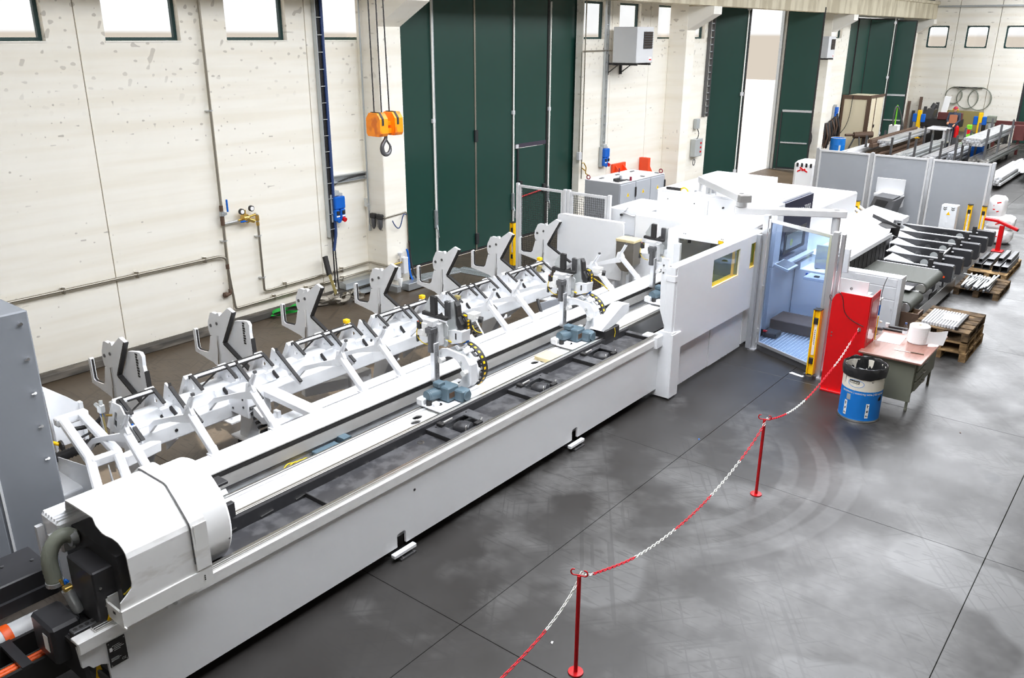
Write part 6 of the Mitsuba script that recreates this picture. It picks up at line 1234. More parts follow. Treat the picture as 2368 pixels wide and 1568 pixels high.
tubes = cat(box(0, .80, 0, .030, 0, .05, .003))
tply = mikit.ply(tubes, 'm_lightgrey')
for i in range(12):
    s = dict(tply); s['to_world'] = T4().translate([13.76+.004*(i % 3), 2.31+.041*i, .464])
    solo('steel_tube', s, None, 'bright steel flat tube lying in the layer on the top pallet beside the desk', 'steel tube', 'steel tubes on the pallet stack')
solo('steel_tube', box(13.74, 14.54, 2.27, 2.305, .464, .516), 'm_rubber', 'dark steel tube at the near side of the layer on the top pallet', 'steel tube')
solo('paper_sheet', obox((14.22, 2.46, .518), .36, .24, .002, (1, .08, 0), (0, 1, 0)), 'm_paper', 'white sheet of paper lying on the steel tubes on the pallet stack', 'paper')
make_pallet(17.56, 2.32, .0, 1.2, .78, 'single wooden pallet carrying a heap of thin steel bars', 'm_oldwood')
rb_ = random.Random(5)
stick = mikit.ply(box(-.48, .48, -.016, .016, -.012, .012, .003), 'm_zinc')
sdark = mikit.ply(box(-.48, .48, -.02, .02, -.02, .02, .003), 'm_darksteel')
for i in range(26):
    s = dict(stick if i > 11 else sdark); lay = i // 12
    s['to_world'] = T4().translate([18.0+rb_.uniform(-.06, .06), 2.52+.042*(i % 12)+rb_.uniform(-.01, .01), .166+.042*lay+.012*(i > 11)]) @ T4().rotate([0, 0, 1], rb_.uniform(-4, 4))
    solo('steel_bar', s, None, 'thin steel bar in the heap on the single wooden pallet', 'steel bar', 'thin steel bars on the single pallet')
s = dict(stick); s['to_world'] = T4().translate([18.15, 2.80, .262]) @ T4().rotate([0, 0, 1], 72) @ T4().scale([.62, 1.6, 1])
solo('steel_bar', s, None, 'bright steel bar lying across the heap of thin bars on the single pallet', 'steel bar')
make_pallet(19.1, 2.46, .0, 1.7, .72, 'wooden pallet loaded with black square tube ends', 'm_wood')
for (x, y, z, w, h, l) in ((19.35, 2.98, .146, .14, .10, 1.0), (19.35, 2.82, .146, .14, .10, 1.0), (19.3, 2.64, .146, .13, .12, 1.25), (19.3, 2.49, .146, .13, .12, 1.25), (19.5, 3.0, .25, .07, .07, .8), (19.7, 2.82, .25, .13, .05, .7), (19.7, 2.66, .27, .09, .08, .9), (19.7, 2.51, .27, .09, .08, .9)):
    k = thing('square_tube', 'short black square steel tube stacked on the pallet near the red roller stand', 'steel tube', 'black square tubes on the pallet')
    part(k, 'tube', prism(Polygon(rrect(y, y+w, z, z+h, .008)).difference(sbox(y+.006, z+.006, y+w-.006, z+h-.006)), 'x', x, x+l), 'm_darksteel')

# ------------------------------------------------------------------ red stand with laptop, desk and drum
rp = thing('lectern_stand', 'red sheet metal lectern stand with rounded corner holding a laptop', 'lectern')
part(rp, 'front_panel', prism(Polygon([(3.43, .03), (2.93, .03), (2.945, 1.44), (3.34, 1.44)]).union(Polygon([(3.44, .03), (3.44, 1.32), (3.40, 1.40), (3.32, 1.44), (3.0, 1.44), (3.0, .03)])), 'x', 11.295, 11.31), 'm_red')
part(rp, 'side_panel', prism([(11.31, .03), (11.72, .03), (11.70, 1.46), (11.66, 1.46), (11.31, 1.44)], 'y', 2.935, 2.945), 'm_redglass_solid' if False else 'm_red')
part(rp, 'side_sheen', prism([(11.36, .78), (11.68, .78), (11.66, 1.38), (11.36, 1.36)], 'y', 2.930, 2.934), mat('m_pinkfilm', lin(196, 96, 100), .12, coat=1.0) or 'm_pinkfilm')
part(rp, 'shelf', box(11.31, 11.95, 2.95, 3.44, 1.26, 1.285), 'm_paper')
part(rp, 'far_panel', box(11.31, 11.9, 3.43, 3.445, .03, 1.2), 'm_red')
part(rp, 'base_flange', box(11.24, 11.31, 2.95, 3.43, 0, .03, .004), 'm_red')
for y in (3.33, 3.10): part(rp, 'base_bolt', cyl((11.27, y, .03), (11.27, y, .04), .012, 8), 'm_steel')
for z in (.86, .81): part(rp, 'rivet', disc((11.293, 3.385, z), .010, .006, 'x', 8), 'm_steel')
part(rp, 'chain_hook', cat(sweep([(11.28+.02*math.cos(a), 3.04, .965+.025*math.sin(a)) for a in np.linspace(0, 6, 12)], .005, 6), box(11.288, 11.296, 3.01, 3.05, .95, 1.0)), 'm_steel')
part(rp, 'power_cord', pipe(spline([(11.285, 3.36, 1.44), (11.285, 3.30, 1.36), (11.285, 3.26, 1.20), (11.285, 3.22, 1.14), (11.285, 3.08, 1.06), (11.285, 2.98, 1.03)], 22), .0045, 0, 6), 'm_rubber', True)
part(rp, 'cable_loop', pipe(spline([(11.3, 3.45, 1.36), (11.33, 3.49, 1.36), (11.35, 3.48, 1.30), (11.32, 3.45, 1.30)], 12), .004, 0, 6), 'm_rubber', True)
lp = thing('laptop', 'open silver laptop seen from behind on the red lectern stand', 'laptop')
part(lp, 'lid', obox((11.80, 3.345, 1.39), .014, .44, .22, (1, 0, -.12), (0, 1, 0), .005), 'm_laptop')
part(lp, 'base', box(11.80, 12.05, 3.13, 3.56, 1.285, 1.30, .004), 'm_laptop')
lgx = 11.785
part(lp, 'logo', cat(trimesh.creation.annulus(.014, .018, .002, sections=24).apply_transform(trimesh.transformations.rotation_matrix(math.pi/2, (0, 1, 0))).apply_translation((lgx, 3.35, 1.375)), text_on('DELL', .009, (lgx-.001, 3.364, 1.371), (0, -1, 0), (0, 0, 1), .001, True)), 'm_rubber')
dk = thing('desk', 'old desk with a brown wood grain top and a grey green metal base', 'desk')
part(dk, 'top', box(11.17, 12.55, 2.17, 2.97, .695, .725, .006), 'm_desktop')
part(dk, 'side_panel', box(11.26, 11.29, 2.26, 2.92, .13, .695), 'm_deskgreen')
part(dk, 'pedestal', box(11.29, 12.45, 2.26, 2.30, .25, .69), 'm_deskgreen')
for i in range(3):
    dr_ = part(dk, 'drawer', box(11.34, 11.86, 2.235, 2.26, .27+.14*i, .395+.14*i, .004), 'm_deskgreen')
    part(dr_, 'handle', cat(pipe([(11.55, 2.235, .34+.14*i), (11.55, 2.20, .34+.14*i), (11.66, 2.20, .34+.14*i), (11.66, 2.235, .34+.14*i)], .006, .01, 6)), 'm_chrome', True)
for x, y in ((11.27, 2.28), (11.27, 2.88), (12.4, 2.28), (12.4, 2.88)): part(dk, 'leg', cat(prism([(x-.0, .25), (x+.05, .25), (x+.035, .03), (x+.012, .03)], 'y', y, y+.03), disc((x+.022, y+.015, .015), .02, .03, 'z', 10)), 'm_deskgreen')
pr_ = thing('paper_roll', 'large white roll of wiping paper standing on the desk', 'paper roll')
RX, RY = 12.02, 2.44
part(pr_, 'roll', lathe([(.024, 0), (.125, 0), (.132, .01), (.132, .24), (.125, .25), (.024, .25), (.024, 0)], (RX, RY, .725), n=48), 'm_paper', 30)
part(pr_, 'core', lathe([(.018, .01), (.024, .01), (.024, .2505), (.018, .2505), (.018, .01)], (RX, RY, .725), n=24), 'm_block', 30)
for i in range(7): part(pr_, 'layer_ridge', lathe([(.131, 0), (.1335, .003), (.131, .006)], (RX, RY, .745+.03*i), n=48), 'm_paper', 30)
fl_ = np.array([[RX-.05+.0*i, RY-.13, 0] for i in range(2)])
def flap():
    n, m = 10, 8; v = []
    for i in range(n):
        s = i/(n-1)
        for j in range(m):
            q = j/(m-1)
            x = RX-.06+.16*s*.6+.05*q*s; y = RY-.118-.20*s+.02*math.sin(3*s+2*q); z = .73+.20*q*(1-.12*s)+.02*s+.012*math.sin(5*s+3*q)
            v.append((x, y, z))
    f = []
    for i in range(n-1):
        for j in range(m-1):
            a = i*m+j; f += [(a, a+1, a+m+1), (a, a+m+1, a+m)]
    return trimesh.Trimesh(np.array(v), np.array(f), process=False)
part(pr_, 'loose_sheet', flap(), 'm_paper', True)
def bottle(x, y, z, label, sc=1.0):
    t = thing('water_bottle', label, 'bottle', 'clear plastic water bottles on the desk')
    prof = [(0, 0), (.030, 0), (.033, .01), (.033, .06), (.030, .07), (.033, .08), (.033, .13), (.026, .17), (.013, .20), (.013, .215), (0, .215)]
    part(t, 'bottle', lathe([(a*sc, b*sc) for a, b in prof], (x, y, z), n=20), 'm_clear', True)
    part(t, 'cap', cyl((x, y, z+.212*sc), (x, y, z+.232*sc), .016*sc, 14), 'm_chainwhite' if sc > 1 else 'm_bluecable', 30)
    part(t, 'label_band', lathe([(.0335*sc, .075*sc), (.0338*sc, .076*sc), (.0338*sc, .12*sc), (.0335*sc, .121*sc)], (x, y, z), n=20), 'm_lightgrey', 30)
bottle(11.80, 2.90, .725, 'clear water bottle on the desk beside the red lectern stand', 1.15)
bottle(12.06, 2.63, .725, 'clear water bottle with a blue cap on the desk just left of the paper roll', 1.0)
bs = thing('hand_brush', 'black handled brush or file set lying at the back of the desk', 'tool')
part(bs, 'black_bar', cat(obox((12.30, 2.82, .74), .05, .30, .025, (1, .06, 0), (0, 1, 0), .006), obox((12.42, 2.80, .745), .05, .26, .03, (1, .08, 0), (0, 1, 0), .006)), 'm_rubber')
part(bs, 'white_end', cyl((12.44, 2.96, .725), (12.44, 2.96, .78), .03, 14), 'm_paper', 30)
solo('paper_sheet', obox((11.95, 2.76, .727), .42, .30, .002, (1, .05, 0), (0, 1, 0)), 'm_paper', 'white sheets of paper lying on the desk', 'paper')
sw = thing('ruler', 'thin metal ruler with a dark handle lying at the front of the desk', 'ruler')
part(sw, 'blade', obox((11.52, 2.50, .728), .02, .22, .003, (1, .1, 0), (.05, 1, 0)), 'm_steel')
part(sw, 'handle', obox((11.54, 2.32, .731), .022, .16, .010, (1, .1, 0), (.05, 1, 0)), 'm_rust')
pen = thing('marker_bundle', 'blue and yellow markers hanging at the edge of the red stand', 'marker')
part(pen, 'blue_marker', cyl((11.70, 2.92, 1.10), (11.71, 2.92, 1.24), .010, 8), 'm_blue', 30)
part(pen, 'yellow_strip', box(11.70, 11.72, 2.915, 2.925, .74, 1.08), 'm_yellow')
part(pen, 'wire_hook', pipe(spline([(11.73, 2.92, 1.24), (11.74, 2.92, 1.50), (11.78, 2.90, 1.62)], 10), .005, 0, 6), 'm_darksteel', True)
# the drum
DX, DY, DR, DH = 10.735, 2.735, .252, .70
dm = thing('waste_drum', 'blue and white welding wire drum used as a waste bin with a black bag', 'drum')
part(dm, 'blue_shell', lathe([(DR, .03), (DR, .43), (DR-.01, .43), (DR-.01, .03)], (DX, DY, 0), n=72), 'm_drumblue', 30)
part(dm, 'white_shell', lathe([(DR, .43), (DR, DH), (DR-.01, DH), (DR-.01, .43)], (DX, DY, 0), n=72), 'm_drumwhite', 30)
part(dm, 'bottom_rim', lathe([(0, 0), (DR+.006, 0), (DR+.010, .012), (DR+.006, .03), (0, .03)], (DX, DY, 0), n=72), 'm_steel', 30)
def wrap(mesh, a0, z0, r=DR+.002):
    """bend a flat mesh (x right, y up, z out) round the drum, x=0 at angle a0"""
    v = np.array(mesh.vertices); a = a0+v[:, 0]/r; rr = r+v[:, 2]
    return trimesh.Trimesh(np.stack([DX+rr*np.cos(a), DY+rr*np.sin(a), z0+v[:, 1]], 1), mesh.faces, process=False)
def wtext(s, h, ang, z, bold=False):
    m = meshkit.text_mesh(s, h, .001, bold); m = m.subdivide_to_size(.02) if True else m
    v = np.array(m.vertices); v[:, 0] -= (v[:, 0].min()+v[:, 0].max())/2; m.vertices = v
    return wrap(m, ang, z)
CA = math.atan2(-DY, -DX)   # side of the drum that faces the viewer
part(dm, 'lettering', wtext('saldatura | welding wire | fili saldat', .026, CA+.12, .385), 'm_drumwhite')
def wquad(a0, a1, z0, z1, dr_=.0008):
    n = 8; t = np.linspace(a0, a1, n); v = [(DX+(DR+dr_)*math.cos(a), DY+(DR+dr_)*math.sin(a), z) for z in (z0, z1) for a in t]
    f = []
    for i in range(n-1): f += [(i, i+1, n+i+1), (i, n+i+1, n+i)]
    return trimesh.Trimesh(np.array(v), np.array(f), process=False)
for a in (CA+.40, CA-.72):
    sg = part(dm, 'hazard_label', wquad(a-.085, a+.085, .07, .27), 'm_paper')
    part(sg, 'hazard_symbol', cat(wrap(prism([(-.012, .03), (.0, .03), (.012, .012), (.002, .012), (.006, -.014), (-.010, .006), (.0, .008)], 'z', 0, .0012), a, .222),
                                  wrap(prism([(-.009, -.014), (.009, -.014), (.010, .0), (.003, .018), (-.002, .006), (-.009, .004)], 'z', 0, .0012), a, .165),
                                  wrap(prism([(-.014, -.006), (-.002, -.012), (.0, .006), (-.012, .008)], 'z', 0, .0012), a, .102), wrap(prism([(.004, -.008), (.014, -.008), (.012, .002), (.006, .004)], 'z', 0, .0012), a, .10)), 'm_rubber')
    part(sg, 'divider', cat(wquad(a-.085, a+.085, .135, .1365, .0016), wquad(a-.085, a+.085, .199, .2005, .0016)), 'm_grey')
part(dm, 'paper_label', wquad(CA-.72, CA-.50, .285, .365), 'm_greyplastic')
lg_ = part(dm, 'oval_logo', cat(*[wrap(prism(Polygon([((.105+o)*math.cos(t), (.052+o)*math.sin(t)) for t in np.linspace(0, 2*math.pi, 48, endpoint=False)]).difference(Polygon([((.101+o)*math.cos(t), (.048+o)*math.sin(t)) for t in np.linspace(0, 2*math.pi, 48, endpoint=False)])), 'z', 0, .0012).subdivide_to_size(.03), CA-.33, .525) for o in (0,)]), 'm_drumblue')
part(lg_, 'logo_block', wrap(box(-.085, .045, -.012, .03, 0, .0012).subdivide_to_size(.03), CA-.33, .535), 'm_rubber')
part(lg_, 'logo_lettering', wrap((lambda m: m.apply_translation((-.078, -.006, .0014)))(meshkit.text_mesh('sabald', .026, .0008, True)), CA-.33, .535), 'm_drumwhite')
part(dm, 'hand_slot', wquad(CA+.42, CA+.53, .560, .568, .0012), 'm_rubber')
# bin bag folded over the rim
nb_, pts_ = 72, []
rng = np.random.RandomState(2)
rings = [(DR-.012, .30), (DR-.02, .55), (DR-.012, .70), (DR-.004, .735), (DR+.008, .742), (DR+.018, .725), (DR+.022, .67), (DR+.020, .62), (DR+.012, .600)]
v = []
for k_, (r_, z_) in enumerate(rings):
    for j in range(nb_):
        a = j*2*math.pi/nb_
        w1 = meshkit.noise(np.array([[math.cos(a)*4, math.sin(a)*4, k_*.8]]), 3)[0]-.5; w2 = meshkit.noise(np.array([[math.cos(a)*9, math.sin(a)*9, k_*1.3+5]]), 4)[0]-.5
        wr = (.05 if k_ < 3 else .016); rr = r_+wr*(w1+.6*w2)*(1 if k_ < 3 else .8); zz = z_+(.035*(w1) if k_ in (3, 4, 5) else .04*w1 if k_ > 5 else .02*w2)
        v.append((DX+max(rr, DR+.006 if k_ > 5 else 0)*math.cos(a), DY+max(rr, DR+.006 if k_ > 5 else 0)*math.sin(a), zz))
f = []
for k_ in range(len(rings)-1):
    for j in range(nb_):
        a, b, c, d = k_*nb_+j, k_*nb_+(j+1) % nb_, (k_+1)*nb_+(j+1) % nb_, (k_+1)*nb_+j
        f += [(a, c, b), (a, d, c)]
v.append((DX, DY, .26)); c0 = len(v)-1
f += [(c0, j, (j+1) % nb_) for j in range(nb_)]
part(dm, 'bin_bag', trimesh.Trimesh(np.array(v), np.array(f), process=False), 'm_bag', True, label='black plastic bin bag')

# ------------------------------------------------------------------ barrier posts and chain
def make_post(x, y, label):
    t = thing('barrier_post', label, 'post', 'red barrier posts with a chain')
    part(t, 'base', lathe([(0, 0), (.060, 0), (.062, .006), (.060, .012), (0, .014)], (x, y, 0), n=40), 'm_redorange' if False else 'm_redpost', 30)
    part(t, 'pole', cyl((x, y, .01), (x, y, .895), .016, 20), 'm_redpost', 30)
    hk_ = []
    for s in (1, -1):
        q = [(0, 0), (.03, 0), (.055, .004), (.064, .024), (.055, .044), (.036, .048)]
        hk_.append(sweep(spline([(x+s*a*.35, y-s*a*.94, .897+b) for a, b in q], 16), .0055, 8))
    part(t, 'hooks', hk_, 'm_redpost', True, kind='stuff')
    labels.pop(t+'__hooks')
    return t
def link_mesh(L=.048, W=.026, r=.0042):
    a, b = L/2-W/2, W/2-r
    pts = [(a+b*math.cos(t), b*math.sin(t), 0) for t in np.linspace(-math.pi/2, math.pi/2, 5)]+[(-a+b*math.cos(t), b*math.sin(t), 0) for t in np.linspace(math.pi/2, 3*math.pi/2, 5)]
    pts.append(pts[0]); return sweep(pts, r, 6, False)
LW, LR = mikit.ply(link_mesh(), 'm_chainwhite', True), mikit.ply(link_mesh(), 'm_chainred', True)
def make_chain(pts, label, pattern, pitch=.0375):
    """pattern: (count, colour) runs along the chain"""
    t = thing('barrier_chain', label, 'chain', 'red and white plastic barrier chain spans')
    c = spline(pts, 400); s = np.r_[0, np.cumsum(np.linalg.norm(np.diff(c, axis=0), axis=1))]
    n = int(s[-1]/pitch); cols = [col for k_, col in pattern for _ in range(k_)]
    for i in range(n):
        u = (i+.5)*pitch; p = np.array([np.interp(u, s, c[:, k_]) for k_ in range(3)])
        q = np.array([np.interp(min(u+.01, s[-1]), s, c[:, k_]) for k_ in range(3)])-np.array([np.interp(max(u-.01, 0), s, c[:, k_]) for k_ in range(3)])
        d = q/np.linalg.norm(q); a = np.cross(d, [0, 0, 1.0]); a /= np.linalg.norm(a); b = np.cross(d, a)
        ang = math.radians(20 if i % 2 else 110); y_ = math.cos(ang)*a+math.sin(ang)*b; z_ = np.cross(d, y_)
        M = np.eye(4); M[:3, 0], M[:3, 1], M[:3, 2], M[:3, 3] = d, y_, z_, p
        sd = dict(LW if cols[min(i, len(cols)-1)] == 'w' else LR); sd['to_world'] = T4(M.tolist()); part(t, 'link', sd, None)
    return t
make_post(4.475, 2.917, 'red barrier post with hooks, the nearer one, on a round base')
make_post(7.953, 2.940, 'red barrier post with hooks, the farther one between the nearer post and the red lectern')
make_chain([(4.53, 2.93, .895), (4.42, 2.93, .79), (4.23, 2.93, .69), (3.89, 2.93, .60), (3.60, 2.93, .565), (3.2, 2.93, .56), (2.6, 2.93, .60)], 'red and white barrier chain hanging from the nearer post towards the lower edge', [(14, 'w'), (19, 'r'), (19, 'w')])
make_chain([(4.53, 2.93, .885), (4.60, 2.93, .825), (4.71, 2.93, .78), (5.0, 2.93, .685), (5.29, 2.93, .605), (5.85, 2.93, .525), (6.42, 2.93, .51), (7.01, 2.93, .575), (7.55, 2.93, .70), (7.80, 2.93, .79), (7.99, 2.93, .89)], 'red and white barrier chain hanging between the two red posts', [(5, 'w'), (18, 'r'), (19, 'w'), (19, 'r'), (17, 'w'), (15, 'r'), (20, 'w')])
make_chain([(8.01, 2.94, .89), (8.14, 2.95, .83), (8.29, 2.96, .78), (8.79, 2.98, .665), (9.30, 3.0, .615), (9.75, 3.01, .635), (10.12, 3.02, .685), (10.65, 3.03, .77), (11.0, 3.04, .87), (11.27, 3.04, .965)], 'red and white barrier chain running from the farther post up to the red lectern', [(2, 'w'), (16, 'r'), (17, 'w'), (25, 'r'), (17, 'w'), (16, 'r'), (30, 'w')], .040)
for i, (x, y) in enumerate(((8.75, 4.02), (5.35, 3.55), (11.0, 1.55), (4.62, 3.25))):
    solo('floor_litter', prism(Polygon([(x, y), (x+.03, y+.008), (x+.022, y+.024), (x+.004, y+.018)]), 'z', .001, .005), ('m_blue', 'm_darksteel', 'm_rust', 'm_paper')[i], ('tiny blue scrap on the floor in front of the guard wall', 'tiny dark scrap on the floor beside the middle of the barrier chain', 'small brown scrap on the bright floor right of the desk', 'tiny white scrap on the floor beside the nearer red post')[i], 'scrap')

# ================================================================== THE FAR END OF THE HALL
def bars(x0, y, z, n, cols, w, length, label, group, m_, jit=.2, seed=0, hollow=False):
    r_ = random.Random(seed); mm = mikit.ply(box(0, length, -w/2, w/2, 0, w*.9, w*.08), m_)
    for i in range(n):
        c, l = i % cols, i // cols
        s = dict(mm); s['to_world'] = T4().translate([x0+r_.uniform(-jit, jit), y+(c-(cols-1)/2)*w*1.08+(.5*w if l % 2 else 0), z+l*w*.93]) @ T4().rotate([0, 0, 1], r_.uniform(-.5, .5))
        solo('steel_bar', s, None, label, 'steel bar', group)
def rack(x, ys, h, label):
    t = thing('bar_rack', label, 'rack')
    for y in ys: part(t, 'upright', cat(box(x, x+.08, y-.035, y+.035, 0, h)), 'm_darksteel')
    part(t, 'base_beam', box(x, x+.08, min(ys), max(ys), .10, .22), 'm_darksteel')
    return t
for x in (34.6, 37.0, 39.4): rack(x, (10.1, 9.15, 8.3, 7.4, 6.9), 1.05, {34.6: 'dark steel bar rack with uprights, nearest to the grey fence', 37.0: 'dark steel bar rack with uprights in the middle of the bar store', 39.4: 'dark steel bar rack with uprights at the far end of the bar store'}[x])
bars(34.3, 9.62, .22, 15, 5, .10, 6.2, 'dark square steel tube in the large bundle on the left of the bar store', 'large dark tube bundle in the bar store', 'm_rust', .35, 1)
bars(34.4, 9.45, .72, 8, 4, .11, 6.0, 'bright steel tube lying on top of the large dark bundle in the bar store', 'bright tubes on top of the dark bundle', 'm_alu', .4, 2)
bars(33.9, 9.66, .70, 2, 1, .16, 6.4, 'thick brown square beam on the left side of the bar store', 'thick brown beams in the bar store', 'm_rust', .2, 3)
bars(34.3, 8.72, .22, 20, 6, .085, 6.0, 'grey steel tube in the second bundle of the bar store', 'second tube bundle in the bar store', 'm_zinc', .3, 4)
bars(34.9, 7.85, .22, 16, 6, .08, 6.0, 'long steel tube in the third bundle of the bar store', 'third tube bundle in the bar store', 'm_alu', .4, 5)
bars(35.3, 7.12, .22, 12, 3, .09, 4.2, 'grey flat bar in the fourth, stacked bundle of the bar store', 'fourth bar bundle in the bar store', 'm_grey', .1, 6)
bars(33.2, 10.2, .45, 8, 4, .09, 5.0, 'pale steel profile at the left edge of the bar store', 'pale profiles at the left edge of the bar store', 'm_lightgrey', .5, 7)
for x in (34.9, 37.3, 39.7): rack(x, (6.75, 6.0), 1.55, {34.9: 'pale grey raised bar rack carrying thin bars, nearest', 37.3: 'pale grey raised bar rack carrying thin bars, middle', 39.7: 'pale grey raised bar rack carrying thin bars, farthest'}[x])
bars(34.6, 6.38, .95, 18, 6, .10, 6.3, 'long grey bar in the raised bundle on the pale rack', 'raised grey bar bundle', 'm_alu', .1, 8)
bars(35.0, 6.15, .30, 14, 7, .09, 6.0, 'bright bar under the raised bundle in the bar store', 'bright bars under the raised bundle', 'm_steel', .5, 9)
bars(31.2, 5.0, .12, 14, 5, .10, 5.4, 'bright steel bar in the low bundle at the right edge of the bar store', 'low bright bar bundle', 'm_lightgrey', .3, 10)
bars(33.3, 4.35, .35, 10, 5, .10, 5.0, 'white wrapped bar at the right edge of the frame', 'white wrapped bars', 'm_paper', .3, 11)
# beige booth
bo = thing('beige_booth', 'beige cabinet booth with dark edges standing before the partly open green door', 'booth')
part(bo, 'body', box(37.62, 39.5, 11.05, 12.18, .05, 2.30, .01), 'm_beige')
part(bo, 'edge_frame', cat(box(37.58, 37.64, 11.0, 12.2, 2.18, 2.34), box(37.58, 37.64, 11.0, 11.16, 0, 2.3), box(37.6, 39.5, 11.0, 11.06, 2.24, 2.34), box(37.58, 37.64, 12.1, 12.2, 0, 2.3)), 'm_rust')
part(bo, 'door_seam', box(38.4, 38.44, 11.03, 11.05, .1, 2.24), 'm_rust')
part(bo, 'handle', box(38.44, 38.50, 11.0, 11.05, 1.0, 1.12), 'm_rubber')
part(bo, 'cable', pipe(spline([(37.57, 11.75, 2.34), (37.56, 11.78, 1.6), (37.56, 11.95, .95), (37.56, 12.15, .7)], 16), .012, 0, 6), 'm_rubber', True)
# hanging cables and slings on the wall, drum, stool
rc_ = thing('cable_rail', 'wall rail hung with dark cables and slings between the open doors', 'cable rack')
part(rc_, 'rail', box(33.2, 36.9, 12.0, 12.05, 1.28, 1.34), 'm_darksteel')
r_ = random.Random(9)
for i in range(30):
    x = 33.3+.118*i; l = r_.uniform(.65, 1.12); top = 1.30+.30*max(0, (i-20)/10)
    part(rc_, 'hanging_cable', pipe([(x, 12.02, top), (x+r_.uniform(-.05, .05), 11.92+r_.uniform(-.06, .05), top-l*.5), (x+r_.uniform(-.06, .06), 11.98, top-l), (x+.07, 12.05, top-l*.4), (x+.06, 12.06, top)], .040, .1, 6), 'm_rubber' if i % 3 else 'm_rust', True)
bd = thing('blue_barrel', 'blue steel barrel with a pale top rim before the hanging cables', 'barrel')
part(bd, 'shell', lathe([(0, 0), (.28, 0), (.285, .28), (.295, .30), (.285, .32), (.285, .58), (.295, .60), (.285, .62), (.28, .86), (.27, .86), (.27, .80), (0, .80)], (34.85, 11.25, 0), n=28), 'm_drumblue', 30)
part(bd, 'rim', lathe([(.275, .85), (.29, .86), (.275, .875), (.265, .86), (.275, .85)], (34.85, 11.25, 0), n=28), 'm_lightgrey', 30)
part(bd, 'printed_mark', box(34.60, 34.62, 11.05, 11.12, .3, .6), 'm_paper')
sl_ = thing('welding_stool', 'dark stool with a cushion roll beside the beige booth', 'stool')
part(sl_, 'seat', cat(cyl((36.9, 11.3, .78), (37.4, 10.7, .82), .13, 12), cyl((36.6, 11.55, .80), (37.0, 11.2, .80), .05, 8)), 'm_rust', 30)
for a, b in (((36.95, 11.25), (36.75, 11.5)), ((37.3, 10.85), (37.4, 10.5)), ((37.3, 11.0), (37.55, 11.1)), ((36.95, 11.1), (36.75, 10.9))): part(sl_, 'leg', cyl((a[0], a[1], .75), (b[0], b[1], 0), .03, 6), 'm_darksteel')
socket_box(36.55, 'blue socket box on the wall beside the beige booth in the distance')
# rings on the far wall
rg = thing('hanging_hoop_rail', 'dark wall rail on the far wall on which three wire hoops hang', 'rail')
part(rg, 'rail', box(45.86, 45.99, 8.48, 9.72, 2.38, 2.42), 'm_rubber')
for i, (y, z, r_) in enumerate(((9.66, 2.02, .37), (9.05, 1.92, .47), (8.52, 1.90, .50))):
    t = thing('wire_hoop', ['left, smallest of the three wire hoops hanging on the far wall', 'middle one of the three wire hoops hanging on the far wall', 'right, largest of the three wire hoops hanging on the far wall'][i], 'hoop', 'wire hoops on the far wall')
    for k_ in range(3): part(t, 'coil', sweep([(45.90-.02*k_, y+(r_-.012*k_)*math.cos(a), z+(r_+.01*k_)*math.sin(a)) for a in np.linspace(0, 2*math.pi, 33)], .016, 6), 'm_hose', True)
# profiles leaning in the corner
cp2 = thing('conduit_box', 'grey box and conduit on the wall of the far corner', 'box')
part(cp2, 'box', box(45.02, 45.15, 11.6, 12.1, 1.5, 1.85), 'm_greyplastic'); part(cp2, 'conduit', box(45.04, 45.12, 11.85, 11.95, 1.85, 5.3), 'm_grey')
for i in range(7):
    y = 11.75-.26*i
    solo('leaning_bar', bar((45.3+.1*(i % 2), y, 0), (45.85, y+.10, 1.0+.22*((i*3) % 5)), .14, .06), 'm_rust' if i % 2 else 'm_rubber', 'dark profile leaning in the far corner of the hall', 'profile', 'dark profiles leaning in the far corner')
# workbench, machine and tools
bench = thing('welding_bench', 'light metal work table before the far wall', 'table')
part(bench, 'top', box(41.0, 42.6, 8.7, 9.6, .82, .86), 'm_lightgrey')
for x in (41.05, 42.5):
    for y in (8.75, 9.5): part(bench, 'leg', box(x, x+.06, y, y+.06, 0, .82), 'm_lightgrey')
part(bench, 'side_sheet', box(41.1, 42.5, 8.76, 8.78, .2, .8), 'm_grey')
sm = thing('saw_machine', 'dark saw machine with a white raised cover at the back of the hall', 'saw')
part(sm, 'bed', box(43.2, 44.2, 8.7, 10.3, .75, 1.10, .02), 'm_rubber')
part(sm, 'head', cat(prism([(10.4, 1.0), (10.1, 1.55), (9.8, 1.5), (9.9, 1.1)], 'x', 43.3, 43.9), cyl((43.5, 9.95, 1.55), (43.5, 9.85, 1.75), .12, 10)), 'm_darksteel')
part(sm, 'red_beam', box(43.1, 43.4, 8.6, 9.6, 1.1, 1.42, .02), mat('m_darkred2', lin(86, 36, 34), .5) or 'm_darkred2')
part(sm, 'white_cover', obox((43.2, 9.35, 1.75), .05, .26, .75, (1, 0, 0), (0, 1, .12), .01), 'm_paper')
part(sm, 'base', box(43.3, 44.1, 8.9, 10.1, 0, .75), 'm_rubber')
mr = thing('tool_mirror_board', 'brown board leaning at the far wall behind the worker', 'board')
part(mr, 'board', box(45.6, 45.7, 8.2, 9.9, .4, 1.35), 'm_khaki')
for i, (x, y) in enumerate(((42.4, 10.2), (42.75, 7.76))):
    t = thing('spray_stand', ['yellow and blue stand in front of the dark leaning profiles', 'yellow and blue stand right of the worker in the distance'][i], 'stand', 'yellow and blue stands at the back')
    part(t, 'column', box(x-.07, x+.07, y-.08, y+.08, .3, 1.52, .01), 'm_yellow')
    part(t, 'blue_box', cat(box(x-.1, x+.06, y+.09, y+.26, 1.0, 1.36, .02), box(x-.1, x+.06, y-.26, y-.09, 1.0, 1.36, .02)), 'm_blue')
    part(t, 'base', box(x-.12, x+.12, y-.15, y+.15, 0, .3), 'm_yellow')
